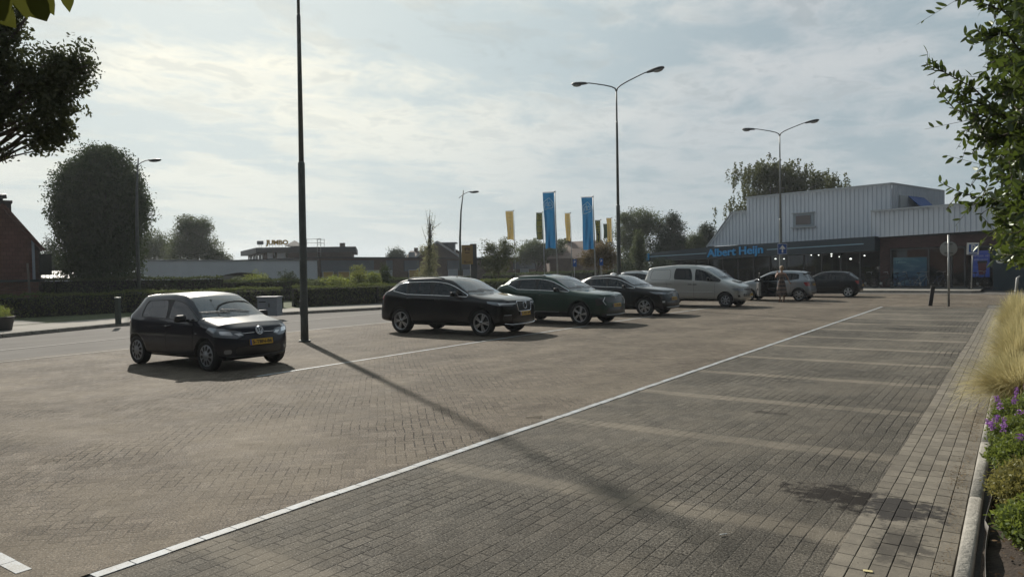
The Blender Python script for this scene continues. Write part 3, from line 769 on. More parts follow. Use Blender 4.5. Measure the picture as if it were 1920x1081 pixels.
def build_car(S):
    full, rows = body_shell(S); sk = Skin(full); root = thing(S['name'], S['label'], S['cat']); hw, wb, fo, ro = S['hw'], S['wb'], S['fo'], S['ro']
    if S.get('open_door'):
        x0, x1 = S['open_door']
        isdoor = lambda f: (x1 < f.calc_center_median().x < x0) and f.calc_center_median().y > hw*.80 and .28 < f.calc_center_median().z and f.material_index in (0, 1) and f.calc_center_median().z < S['belt'][0]+.02
        isdglass = lambda f: f.material_index == 2 and (x1 < f.calc_center_median().x) and f.calc_center_median().y > 0
    else: isdoor = isdglass = lambda f: False
    obj('body', split_mesh(full, lambda f: f.material_index in (0, 1) and not isdoor(f), 'body', [S['paint'], black], {0: 0, 1: 1}), root)
    dark = S.get('privacy_x', 99)                        # side glass behind this x is privacy glass
    cuts = S['st']
    for sg in (-1, 1):
        for a, b in ((9, cuts[0]+.02), (cuts[0], cuts[2]-.02), (cuts[2], -9)):
            me = split_mesh(full, lambda f: f.material_index == 2 and f.calc_center_median().y*sg > 0 and b < f.calc_center_median().x <= a and not isdglass(f), 'window', privacy if a < dark else winglass)
            if len(me.polygons): obj('window', me, root)
    obj('windscreen', split_mesh(full, lambda f: f.material_index == 3, 'windscreen', screen), root)
    obj('rear_window', split_mesh(full, lambda f: f.material_index == 4, 'rear_window', privacy), root)
    mb = MB()
    isgl = lambda f: (f.material_index in (2,) or (f.material_index == 1 and f.calc_center_median().z > S['belt'][0]-.02))
    for sg in (-1, 1):
        mb = MB(); ch_ = S.get('chrome'); boundary_tube(mb, full, isgl, .011 if ch_ else .008, .003 if ch_ else .001, 0, sg, .7); mb.build('window_trim', chrome if ch_ else black, root)
    # seams
    mb = MB(); bz = lambda x: pl(x, [(S['cowl'][0], S['belt'][0]), (cuts[4], S['belt'][1])])
    xd0 = S.get('door_front', -.52+S['cowl'][0]*.0); dr = S.get('door_rear', -wb+.42)
    for sg in (-1, 1):
        mb = MB(); f = lambda x, z, sg=sg: sk.side(x, z, sg)
        zb = S['zs']+.10
        sk.seam(mb, [(xd0, bz(xd0)-.03), (xd0+.02, .6), (xd0, zb+.04), (xd0-.05, zb), (cuts[0]-.05, zb)], f)
        sk.seam(mb, [(cuts[0]-.05, bz(cuts[0])-.01), (cuts[0]-.05, zb)], f)
        if S.get('doors', 4) == 4:
            sk.seam(mb, [(cuts[0]-.05, zb), (-wb+S['Rw']+.16, zb), (-wb+S['Rw']+.10, .55), (dr-.1, bz(dr)-.02)], f)
        sk.seam(mb, [(S['cowl'][0]+.05, S['cowl'][1]-.10), (.3, pl(.3, S['hood'])-.095), (fo-.3, pl(fo-.3, S['hood'])-.10)], lambda x, z, sg=sg: sk.side(x, z, sg), r=.004)
        mb.build('door_seam', seamm, root)
    mb = MB(); f = lambda y, z: sk.rear(y, z)
    sk.seam(mb, [(-.72*hw, S['rw'][1]-.03), (-.74*hw, .62), (-.66*hw, .55), (.66*hw, .55), (.74*hw, .62), (.72*hw, S['rw'][1]-.03)], f)
    mb.build('boot_seam', seamm, root)
    if S.get('cladding'):
        Rw = S['Rw']; r0, r1 = Rw+.03, Rw+S.get('clad_w', .10)
        for ax in (0, -wb):
            for sg in (-1, 1):
                P = [(ax+math.cos(a)*r1, Rw+math.sin(a)*r1) for a in np.linspace(rad(-12), rad(192), 22)]+[(ax+math.cos(a)*r0, Rw+math.sin(a)*r0) for a in np.linspace(rad(192), rad(-12), 22)]
                m2 = MB(); sk.panel(m2, P, lambda x, z, sg=sg: sk.side(x, z, sg), .010, 0, .045, .02)
                if m2.f: m2.build('wheel_arch_trim', S.get('cladm', black), root)
        for sg in (-1, 1):
            m2 = MB(); sk.panel(m2, [(-Rw-.08, S['zs']+.02), (-wb+Rw+.08, S['zs']+.02), (-wb+Rw+.08, S['zs']+.17), (-Rw-.08, S['zs']+.17)], lambda x, z, sg=sg: sk.side(x, z, sg), .012, 0, .06, .02)
            if m2.f: m2.build('sill_trim', S.get('cladm', black), root)
            if S.get('sill_chrome'):
                m2 = MB(); sk.seam(m2, [(-Rw-.14, S['zs']+.10), (-wb+Rw+.14, S['zs']+.13)], lambda x, z, sg=sg: sk.side(x, z, sg), .012, .014, 0, .1, 6)
                if m2.f: m2.build('sill_trim', silvertrim, root)
    # handles, mirrors
    for sg in (-1, 1):
        hs = S['handles'] if S.get('doors', 4) == 4 else S['handles'][:1]
        for (hx, hz) in hs:
            p, nn = sk.side(hx, hz, sg)
            if p is None: continue
            m2 = MB(); m2.tube([(p.x+.09, p.y+sg*.002, p.z), (p.x+.07, p.y+sg*.028, p.z+.004), (p.x-.06, p.y+sg*.030, p.z+.004), (p.x-.09, p.y+sg*.002, p.z)], [.010, .014, .014, .010], 8, 0)
            m2.build('door_handle', S.get('handlem', S['paint']), root)
        mx, mz = S['mirror']; my = hw*1.03
        m2 = MB(); M = Matrix.Rotation(rad(-12*sg), 3, 'Z')
        m2.box((mx, sg*(my+.075), mz), (.115, .215, .135), mi=0, M=M, bev=.045)
        m2.tube([(mx-.0, sg*(hw*.90), mz-.045), (mx, sg*(my+.03), mz-.035)], [.032, .026], 8, 1)
        m2.add([M @ Vector(q)+Vector((mx, sg*(my+.075), mz)) for q in ((-.0585, -.092, -.052), (-.0585, .092, -.052), (-.0585, .092, .052), (-.0585, -.092, .052))], [(0, 1, 2, 3)], 2)
        for q in range(len(m2.f)-0):
            if m2.mi[q] == 0: m2.sm[q] = True
        m2.build('wing_mirror', [S.get('mirrorm', S['paint']), black, chrome], root)
    # lamps
    for sg in (-1, 1):
        for spec in S['headlight']:
            m2 = MB(); f = lambda a, z, sg=sg: sk.cyl(math.cos(a)*1.0+(fo-1.1), math.sin(a)*sg, z, fo-1.1)
            sk.panel(m2, [(math.atan2(y, x-(fo-1.1)), z) for (x, y, z) in spec[0]], f, spec[2] if len(spec) > 2 else .008, 0, .02, .012)
            if m2.f:
                m2.build(spec[1][0], spec[1][1], root)
        for spec in S['taillight']:
            m2 = MB(); cx = -wb-ro+1.1; f = lambda a, z, sg=sg: sk.cyl(cx-math.cos(a), math.sin(a)*sg, z, cx)
            sk.panel(m2, [(math.atan2(y, cx-x), z) for (x, y, z) in spec], f, .008, 0, .03, .01)
            if m2.f: m2.build('tail_light', redlens, root)
    for nm, poly, m_, off in S.get('front_parts', []):
        m2 = MB(); sk.panel(m2, poly, lambda y, z: sk.front(y, z), off, 0, .035, .012)
        if m2.f: m2.build(nm, m_, root)
    for nm, poly, m_, off in S.get('rear_parts', []):
        m2 = MB(); sk.panel(m2, poly, lambda y, z: sk.rear(y, z), off, 0, .035, .012)
        if m2.f: m2.build(nm, m_, root)
    for nm, pts, m_, r, off in S.get('front_lines', []):
        m2 = MB(); sk.seam(m2, pts, lambda y, z: sk.front(y, z), r, off, 0, .03, 6)
        if m2.f: m2.build(nm, m_, root)
    for nm, pts, m_, r, off in S.get('side_lines', []):
        for sg in (-1, 1):
            m2 = MB(); sk.seam(m2, pts, lambda x, z, sg=sg: sk.side(x, z, sg), r, off, 0, .04, 6)
            if m2.f: m2.build(nm, m_, root)
    for nm, poly, m_, off in S.get('side_parts', []):
        for sg in (-1, 1):
            m2 = MB(); sk.panel(m2, poly, lambda x, z, sg=sg: sk.side(x, z, sg), off, 0, .05, .01)
            if m2.f: m2.build(nm, m_, root)
    # number plates
    def plate(p, nrm, text, w=.52):
        if p is None: return
        nrm = Vector((1 if nrm.x > 0 else -1, 0, .12 if nrm.x > 0 else .15)).normalized(); right = Vector((0, 1 if nrm.x > 0 else -1, 0)); up = nrm.cross(right)
        o = p+nrm*.022; M = frame(o, right, up); m2 = MB(); R3 = M.to_3x3()
        m2.box(o-nrm*.006, (w, .11, .012), M=R3, mi=0, bev=.004); m2.box(o+M.to_3x3() @ Vector((-w/2+.022, 0, .0)), (.038, .105, .004), M=R3, mi=1)
        add_text(m2, text, .088, M @ Matrix.Translation((.018, -.002, .001)), .0012, .0025, 2, 'CENTER', 1.22 if len(text) > 7 else 1.1)
        m2.build('number_plate', [plate_y, plate_b, black], root)
    pz = S['plate']; p, nn = sk.front(pz[0], pz[1]); plate(p, nn, S['reg']) if p is not None else None
    rz_ = S['rplate']; p, nn = sk.rear(0, rz_); plate(p, nn, S['reg']) if p is not None else None
    if 'emblem' in S:
        p, nn = sk.front(0, S['emblem'][1])
        if p is not None:
            up = Vector((-.25, 0, 1)).normalized(); M = frame(p+Vector((.018, 0, 0)), (0, 1, 0), up); r_ = S['emblem'][2]; m2 = MB()
            def bar(a, b, w=.009):
                a, b = Vector(a), Vector(b); d = (b-a).normalized(); n_ = Vector((-d.y, d.x)); q = [a-n_*w/2, b-n_*w/2, b+n_*w/2, a+n_*w/2]
                m2.slab([M @ Vector((k.x*1, k.y, .004)) for k in q], .008)
            ring = [M @ Vector((r_*math.cos(t_), r_*math.sin(t_), 0)) for t_ in np.linspace(0, 2*math.pi, 33)]
            if S['emblem'][0] != 'none': m2.tube(ring, r_*.10, 6, 0, cap=False)
            if S['emblem'][0] == 'vw':
                m2.add([M @ Vector((r_*.98*math.cos(t_), r_*.98*math.sin(t_), -.004)) for t_ in np.linspace(0, 2*math.pi, 25)[:-1]], [tuple(range(24))], 1)
                k = r_
                for a, b in (((-.42, .80), (0, .12)), ((.42, .80), (0, .12)), ((-.80, .36), (-.36, -.78)), ((-.36, -.78), (0, -.02)), ((0, -.02), (.36, -.78)), ((.36, -.78), (.80, .36))):
                    bar((a[0]*k, a[1]*k), (b[0]*k, b[1]*k), r_*.17)
            if S['emblem'][0] == 'iron':
                bar((r_*.6, r_*.6), (r_*1.15, r_*1.15), .016); bar((r_*1.15, r_*.72), (r_*1.18, r_*1.18), .014); bar((r_*.72, r_*1.15), (r_*1.18, r_*1.18), .014)
            if S['emblem'][0] == 'diamond':
                for a, b in (((0, 1.5), (.8, 0)), ((.8, 0), (0, -1.5)), ((0, -1.5), (-.8, 0)), ((-.8, 0), (0, 1.5))): bar((a[0]*r_, a[1]*r_), (b[0]*r_, b[1]*r_), .016)
            if S['emblem'][0] == 'bar': bar((-r_*.6, 0), (r_*.6, 0), .016)
            m2.build('emblem', [chrome, grillem], root)
    # wipers
    m2 = MB()
    for (y0, y1, z0) in ((.42*hw, -.30*hw, 0), (-.12*hw, -.80*hw, 0)):
        P = []
        for t_ in np.linspace(0, 1, 9):
            y = lerp(y0, y1, t_); x = S['cowl'][0]+.03-.10*t_-.10*abs(y/hw)**2-.09
            p, nn = sk.top(x, y)
            if p is not None: P.append(p+nn*.018)
        if len(P) > 1: m2.tube(P, .009, 5, 0)
    m2.build('wiper', black, root)
    # cabin
    m2 = MB(); L0, L1 = S['cowl'][0]-.22, S.get('cab_rear', -wb+.05); zf = S['zs']+.12; bw = hw*.80
    m2.box(((L0+L1)/2, 0, zf), (L0-L1, bw*2, .04)); m2.build('cabin_floor', cabin, root)
    m2 = MB(); m2.box((L0-.02, 0, S['cowl'][1]-.16), (.34, bw*2, .20), bev=.05); m2.box((L0-.05, 0, S['cowl'][1]-.40), (.16, bw*2, .36)); m2.build('dashboard', cabin, root)
    hx = S.get('seat_x', L0-.95); sh = S.get('seat_h', 0)
    for k, (xx, w, ys) in enumerate(((hx, .46, (-.36, .36)), (hx-.84, 1.12, (0,)))):
        if xx < L1+.1: continue
        for yy in ys:
            m2 = MB(); m2.box((xx+.22, yy, zf+.22+sh), (.50, w, .16), bev=.06)
            M = Matrix.Rotation(rad(-14), 3, 'Y'); m2.box((xx-.08, yy, zf+.52+sh), (.14, w, .62), M=M, bev=.06)
            for hy in ((yy,) if len(ys) == 2 else (-.36, .36)): m2.box((xx-.18, hy, zf+.90+sh), (.10, .26, .18), M=M, bev=.045)
            m2.build('seat', cloth, root)
    m2 = MB(); ring = [Vector((hx+.58-.12*math.sin(a), .36+.18*math.cos(a), zf+.60+sh+.16*math.sin(a))) for a in np.linspace(0, 2*math.pi, 25)]
    m2.tube(ring, .015, 6, 0, cap=False); m2.tube([(hx+.60, .36, zf+.60+sh), (L0-.05, .36, zf+.5+sh)], .03, 8); m2.tube([(hx+.58, .19, zf+.60+sh), (hx+.58, .53, zf+.60+sh)], .014, 6); m2.build('steering_wheel', cabin, root)
    # roof rails, aerial
    if S.get('rails'):
        for sg in (-1, 1):
            P = []
            for t_ in np.linspace(0, 1, 14):
                x = lerp(S['head'][0]-.30, S['rq'][0]+.42, t_); p, nn = sk.top(x, sg*(S['wr']*hw-.03))
                if p is not None: P.append(p+Vector((0, 0, .026*min(1, min(t_, 1-t_)*9)+.004)))
            m2 = MB(); m2.tube(P, .013, 8); m2.build('roof_rail', S['rails'], root)
    if S.get('aerial'):
        ax_ = S['rq'][0]+S.get('aerial_dx', .15); p, nn = sk.top(ax_, 0); m2 = MB()
        m2.tube([p, p+Vector((0, 0, .03))], [.03, .018], 8)
        m2.tube([p+Vector((0, 0, .02)), p+Vector((-.14, 0, S['aerial']))], [.006, .004], 6); m2.build('aerial', black, root)
    if S.get('spoiler'):
        wl = S['wr']*hw-.06; m2 = MB(); x0_ = S['rq'][0]+.16; V = []; ok_ = True
        for y_ in np.linspace(-wl, wl, 13):
            p, nn = sk.top(x0_, y_); back = .30-.05*(abs(y_)/wl)**3
            if p is None: ok_ = False; break
            for (dx_, dz_) in ((.04, -.004), (-.02, .010), (-back, -.052), (-back, -.072), (-.06, -.05)): V.append((x0_+dx_, y_, p.z+dz_))
        if ok_: m2.add(V, [(5*i+k, 5*i+(k+1) % 5, 5*i+5+(k+1) % 5, 5*i+5+k) for i in range(12) for k in range(5)]+[(0, 1, 2, 3, 4), (64, 63, 62, 61, 60)], 0); m2.build('spoiler', S['paint'], root)
    for fn in S.get('extra', []): fn(root, sk, S)
    # wheels
    tyre, back, rim = wheel_meshes(S['Rw'], S['tw_'], S['rim'][0], S['rim'][1], S['rim'][2], S['rim'][3] if len(S['rim']) > 3 else None)
    tr = hw-S['tw_']/2-.025
    for k, (ax, sg) in enumerate(((0, -1), (0, 1), (-wb, -1), (-wb, 1))):
        steer = S.get('steer', 0) if ax == 0 else 0
        w = obj('wheel', back, root, loc=(ax, sg*tr, S['Rw'])); w.rotation_euler = (0, rad(17*k+S.get('spin', 5)), (math.pi if sg > 0 else 0)+rad(steer))
        obj('tyre', tyre, w); obj('rim', rim, w)
    m2 = MB(); m2.box((-wb/2, 0, S['zs']+.02), (wb+.5, hw*1.3, .10)); m2.build('underbody', black, root)
    return root

drl = mat('daylight_lens', (.85, .87, .9), .15, .3, coat=1.0)
navy = paint('navy_paint', (.005, .006, .015), .1, .4); blackp = paint('black_paint', (.007, .007, .008)); onyx = paint('onyx_paint', (.010, .010, .011))
greenp = paint('green_paint', (.020, .044, .033), .45); silverp = paint('silver_paint', (.40, .40, .385), .7, .34); greyp = paint('grey_paint', (.25, .27, .29), .7, .34); darkp = paint('dark_grey_paint', (.018, .018, .020), .5); whitep = paint('light_paint', (.42, .43, .44), .4, .35)
def bx2(y0, z0, y1, z1, c=.0): return [(y0+c, z0), (y1-c, z0), (y1, z0+c), (y1, z1-c), (y1-c, z1), (y0+c, z1), (y0, z1-c), (y0, z0+c)] if c else [(y0, z0), (y1, z0), (y1, z1), (y0, z1)]
UP = dict(name='parked_car', cat='car', paint=navy, wb=2.42, fo=.60, ro=.50, hw=.83, zs=.21, Rw=.295, tw_=.175, rim=('cap', .205, 10),
    lip=(.505, .80), hood=[(.50, .80), (.30, .88), (.0, .945), (-.20, .965)], cowl=(-.18, .985), head=(-.87, 1.425), rq=(-2.58, 1.40), rw=(-2.85, .98), roof=[(-.87, 1.43), (-1.3, 1.475), (-1.7, 1.485), (-2.1, 1.465), (-2.58, 1.40)],
    belt=(.93, .985), kick=.06, st=[-1.27, -1.36, -2.26, -2.34, -2.56], glass=(1, 1, 0, 0), wr=.70, blackpillar=1, doors=2, door_front=-.42, slant=.02, gtop=-2.42, fw=.86, nose=.045,
    handles=[(-1.22, .82)], mirror=(-.60, .985), mirrorm=black, reg='5-TBN-86', plate=(0, .52), rplate=.45, emblem=('vw', .735, .078), aerial=.22, aerial_dx=.05, spoiler=1,
    headlight=[([(.52, .33, .655), (.42, .44, .605), (.22, .74, .655), (.03, .80, .75), (.10, .78, .825), (.33, .62, .80), (.50, .38, .73)], ('headlight', lensm)),
               ([(.50, .345, .665), (.47, .42, .652), (.44, .50, .70), (.48, .40, .705)], ('indicator', drl), .014),
               ([(.40, .50, .665), (.28, .66, .685), (.27, .68, .745), (.38, .54, .74)], ('reflector', chrome), .013)],
    taillight=[[(-2.92, .55, .62), (-2.80, .74, .64), (-2.78, .76, .90), (-2.88, .60, .93)]],
    front_parts=[('grille', bx2(-.50, .30, .50, .44, .04), grillem, .006), ('fog_lamp', bx2(-.70, .33, -.58, .41, .02), lensm, .010), ('fog_lamp', bx2(.58, .33, .70, .41, .02), lensm, .010)],
    front_lines=[('grille_bar', [(-.36, .692), (-.10, .70)], chrome, .006, .004), ('grille_bar', [(.10, .70), (.36, .692)], chrome, .006, .004), ('bumper_lip', [(-.66, .27), (0, .245), (.66, .27)], black, .018, .0), ('bumper_seam', [(-.70, .60), (-.45, .575), (0, .57), (.45, .575), (.70, .60)], seamm, .005, -.001)],
    spin=8, label='small dark blue hatchback with pale hubcaps parked alone beside the nearest lamp post')
XC = dict(name='parked_car', cat='car', paint=onyx, wb=2.865, fo=.87, ro=.955, hw=.955, zs=.27, Rw=.365, tw_=.235, rim=('pair', .262, 5), cladding=0, arch=.05,
    lip=(.80, .965), hood=[(.80, .965), (.55, 1.03), (.0, 1.085), (-.35, 1.115)], cowl=(-.36, 1.135), head=(-1.13, 1.575), rq=(-3.22, 1.535), rw=(-3.60, 1.16), roof=[(-1.13, 1.585), (-1.6, 1.645), (-2.1, 1.66), (-2.7, 1.625), (-3.22, 1.535)],
    belt=(1.07, 1.13), kick=.12, st=[-1.68, -1.76, -2.58, -2.66, -3.22], wr=.70, chrome=1, door_front=-.62, slant=.05, gtop=-2.98, privacy_x=-1.7, fw=.88, nose=.06, bulge=.03, tailx=-3.68, tdrop=.12,
    handles=[(-1.50, .985), (-2.52, 1.02)], mirror=(-.82, 1.15), reg='G-421-VP', plate=(0, .60), rplate=.72, emblem=('iron', .82, .088), rails=darkmetal, spoiler=1, sill_chrome=1,
    headlight=[([(.80, .40, .90), (.72, .50, .825), (.50, .80, .83), (.22, .90, .90), (.20, .905, .955), (.50, .82, .925), (.74, .55, .925)], ('headlight', lensm)),
               ([(.79, .40, .868), (.55, .72, .862), (.50, .78, .845), (.46, .80, .90), (.60, .70, .888), (.79, .40, .888)], ('running_light', drl), .014)],
    taillight=[[(-3.70, .66, 1.05), (-3.50, .87, .98), (-3.46, .90, 1.10), (-3.58, .84, 1.16), (-3.46, .76, 1.40), (-3.50, .72, 1.40), (-3.66, .74, 1.14)]],
    front_parts=[('grille', [(-.33, .70), (-.28, .665), (.28, .665), (.33, .70), (.37, .91), (.33, .935), (-.33, .935), (-.37, .91)], grillem, .006), ('lower_grille', bx2(-.55, .36, .55, .47, .03), grillem, .006),
                 ('air_intake', bx2(-.84, .42, -.58, .56, .03), grillem, .006), ('air_intake', bx2(.58, .42, .84, .56, .03), grillem, .006)],
    front_lines=[('grille_frame', [(-.33, .70), (-.28, .665), (.28, .665), (.33, .70), (.37, .91), (.33, .935), (-.33, .935), (-.37, .91), (-.33, .70)], chrome, .011, .012)]+
                [('grille_slat', [(y, .685), (y, .925)], darkmetal, .007, .009) for y in np.linspace(-.27, .27, 10)]+
                [('bumper_trim', [(-.80, .345), (-.55, .315), (.55, .315), (.80, .345)], chrome, .014, .006), ('fog_trim', [(-.82, .575), (-.60, .575)], silvertrim, .011, .006), ('fog_trim', [(.60, .575), (.82, .575)], silvertrim, .011, .006)],
    spin=3, label='large black sport utility car with silver twin-spoke wheels, just right of the nearest lamp post')
KI = dict(name='parked_car', cat='car', paint=greenp, wb=2.68, fo=.90, ro=.90, hw=.935, zs=.26, Rw=.36, tw_=.225, rim=('swirl', .255, 5), cladding=1, arch=.045, clad_w=.09,
    lip=(.76, .96), hood=[(.76, .96), (.5, 1.02), (.0, 1.065), (-.3, 1.09)], cowl=(-.30, 1.10), head=(-1.13, 1.55), rq=(-3.02, 1.50), rw=(-3.36, 1.16), roof=[(-1.13, 1.56), (-1.6, 1.625), (-2.0, 1.64), (-2.5, 1.60), (-3.02, 1.50)],
    belt=(1.06, 1.13), kick=.17, st=[-1.62, -1.70, -2.38, -2.46, -2.86], wr=.71, chrome=1, door_front=-.58, slant=.05, gtop=-2.74, fw=.87, nose=.05, tailx=-3.50, tdrop=.06,
    handles=[(-1.45, .95), (-2.32, .98)], mirror=(-.78, 1.13), mirrorm=black, reg='X-103-RB', plate=(0, .62), rplate=.7, emblem=('bar', .90, .06), rails=black, spoiler=1,
    headlight=[([(.76, .58, .80), (.66, .66, .66), (.52, .78, .62), (.50, .80, .80), (.52, .80, .86), (.70, .62, .86)], ('headlight', grillem))],
    taillight=[[(-3.50, .20, .98), (-3.45, .60, .96), (-3.30, .86, 1.0), (-3.28, .88, 1.06), (-3.46, .60, 1.03)]],
    front_parts=[('grille', [(-.56, .78), (-.48, .72), (.48, .72), (.56, .78), (.54, .88), (-.54, .88)], grillem, .006), ('lower_grille', [(-.60, .42), (.60, .42), (.52, .56), (-.52, .56)], grillem, .006)],
    front_lines=[('running_light', [(s_*.56, .88), (s_*.70, .76), (s_*.60, .64)], drl, .011, .018) for s_ in (-1, 1)]+[('nose_trim', [(-.22, .925), (.22, .925)], chrome, .012, .008), ('skid_plate', [(-.58, .33), (0, .315), (.58, .33)], silvertrim, .022, .006)],
    side_lines=[('door_trim', [(-.75, .42), (-2.2, .42)], silvertrim, .008, .006)],
    spin=20, label='dark green sport utility car with swirling wheels between the two black cars')
CA = dict(name='parked_car', cat='car', paint=blackp, wb=2.64, fo=.86, ro=.73, hw=.90, zs=.25, Rw=.345, tw_=.215, rim=('pair', .24, 6), cladding=1, arch=.045, clad_w=.09,
    lip=(.70, .93), hood=[(.70, .93), (.45, 1.0), (.0, 1.045), (-.28, 1.06)], cowl=(-.28, 1.07), head=(-1.08, 1.49), rq=(-2.80, 1.40), rw=(-3.16, 1.10), roof=[(-1.08, 1.50), (-1.5, 1.555), (-1.9, 1.57), (-2.3, 1.52), (-2.80, 1.40)],
    belt=(1.02, 1.10), kick=.12, st=[-1.52, -1.60, -2.26, -2.32, -2.62], wr=.70, chrome=1, door_front=-.55, slant=.04, gtop=-2.50, fw=.86, nose=.05,
    handles=[(-1.36, .93), (-2.24, .97)], mirror=(-.74, 1.09), mirrorm=black, reg='K-862-HG', plate=(0, .63), rplate=.7, emblem=('diamond', .80, .055), spoiler=1,
    headlight=[([(.72, .34, .86), (.62, .50, .80), (.42, .76, .80), (.20, .86, .90), (.45, .78, .89), (.66, .52, .88)], ('headlight', lensm)),
               ([(.60, .64, .80), (.50, .76, .82), (.50, .76, .80), (.56, .68, .64), (.60, .62, .64)], ('running_light', darkmetal), .012),
               ([(.74, .66, .50), (.66, .74, .50), (.66, .74, .56), (.74, .66, .56)], ('fog_lamp', drl), .014)],
    taillight=[[(-3.30, .50, .90), (-3.15, .82, .90), (-3.10, .84, 1.02), (-3.26, .55, 1.02)]],
    front_parts=[('grille', [(-.38, .76), (.38, .76), (.40, .84), (-.40, .84)], grillem, .006), ('lower_grille', bx2(-.60, .40, .60, .54, .04), grillem, .006)],
    front_lines=[('nose_trim', [(-.40, .80), (-.15, .845), (.15, .845), (.40, .80)], chrome, .009, .008), ('skid_plate', [(-.55, .33), (0, .32), (.55, .33)], silvertrim, .024, .006)],
    spin=11, label='black crossover car with bright multi-spoke wheels standing next to the silver van')
VA = dict(name='parked_van', cat='van', paint=silverp, wb=3.08, fo=.74, ro=.88, hw=.91, zs=.28, Rw=.325, tw_=.205, rim=('spoke', .20, 7, hubm), arch=.05,
    lip=(.66, .90), hood=[(.66, .90), (.40, 1.03), (.05, 1.14), (-.10, 1.18)], cowl=(-.10, 1.21), head=(-.98, 1.78), rq=(-3.72, 1.80), rw=(-3.90, 1.25), roof=[(-.98, 1.79), (-1.5, 1.875), (-2.3, 1.90), (-3.2, 1.88), (-3.72, 1.80)],
    belt=(1.10, 1.24), kick=.0, st=[-1.38, -1.50, -2.38, -2.50, -3.62], wr=.80, wbelt=.955, blackpillar=0, glass=(1, 1, 0, 0), door_front=-.48, slant=.02, gtop=-3.55, fw=.87, nose=.05, privacy_x=-1.45, tailx=-3.92, tdrop=.1, tw=.93,
    handles=[(-1.38, 1.0), (-1.62, 1.0)], handlem=black, mirror=(-.70, 1.24), mirrorm=black, reg='79-TB-RD', plate=(.36, .52), rplate=.6, emblem=('bar', .84, .05), shc=.15,
    headlight=[([(.64, .40, .74), (.55, .50, .70), (.35, .76, .73), (.22, .84, .80), (.42, .72, .84), (.62, .46, .80)], ('headlight', lensm)),
               ([(.56, .66, .44), (.48, .74, .44), (.46, .75, .54), (.54, .68, .54)], ('fog_lamp', grillem), .010)],
    taillight=[[(-3.92, .74, .75), (-3.85, .84, .75), (-3.83, .84, 1.15), (-3.90, .76, 1.15)]],
    front_parts=[('grille', [(-.34, .72), (.34, .72), (.38, .80), (-.38, .80)], grillem, .008), ('lower_grille', bx2(-.48, .46, .48, .60, .04), grillem, .008)],
    front_lines=[('grille_slat', [(y, .47), (y, .59)], silverp, .012, .010) for y in (-.32, -.16, 0, .16, .32)]+[('bumper_seam', [(-.8, .66), (0, .655), (.8, .66)], black, .008, 0)],
    side_lines=[('side_moulding', [(-.50, .66), (-2.62, .67)], silverp, .016, .006), ('side_rail', [(-2.45, 1.02), (-3.6, 1.02)], black, .006, .001), ('panel_groove', [(-2.62, 1.22), (-3.5, 1.22), (-3.56, 1.30), (-3.5, 1.58), (-3.4, 1.66), (-2.62, 1.68), (-2.55, 1.60), (-2.55, 1.30), (-2.62, 1.22)], seamm, .006, 0)],
    cab_rear=-1.9, seat_h=.25, spin=14, label='silver delivery van with a blank rear side panel and a ladder rack on its roof')
YA = dict(name='parked_car', cat='car', paint=greyp, wb=2.46, fo=.72, ro=.58, hw=.85, zs=.22, Rw=.305, tw_=.185, rim=('pair', .215, 6), arch=.045,
    lip=(.62, .84), hood=[(.62, .84), (.35, .95), (.0, 1.02), (-.15, 1.04)], cowl=(-.16, 1.05), head=(-.98, 1.47), rq=(-2.62, 1.45), rw=(-2.86, 1.04), roof=[(-.98, 1.475), (-1.4, 1.525), (-1.8, 1.53), (-2.2, 1.51), (-2.62, 1.45)],
    belt=(.96, 1.04), kick=.06, st=[-1.36, -1.44, -2.08, -2.15, -2.46], wr=.72, door_front=-.46, slant=.03, gtop=-2.38, fw=.85, tailx=-2.92, tdrop=.08,
    handles=[(-1.24, .90), (-2.12, .94)], mirror=(-.62, 1.05), reg='28-ZF-NX', plate=(0, .48), rplate=.80, emblem=('bar', .78, .05), spoiler=1,
    headlight=[([(.60, .40, .70), (.40, .72, .72), (.15, .82, .82), (.40, .70, .84), (.60, .46, .80)], ('headlight', lensm))],
    taillight=[[(-2.98, .54, .74), (-2.78, .80, .74), (-2.70, .83, .92), (-2.86, .66, .94), (-2.94, .58, .90)]],
    front_parts=[('grille', bx2(-.50, .34, .50, .46, .03), grillem, .006)],
    rear_parts=[('bumper_trim', bx2(-.42, .34, .42, .42, .02), black, .006), ('boot_handle', bx2(-.34, .885, .34, .915), chrome, .010)], spin=9,
    label='small silver hatchback with its driver door open and a woman standing beside it', open_door=(-.46, -1.40))
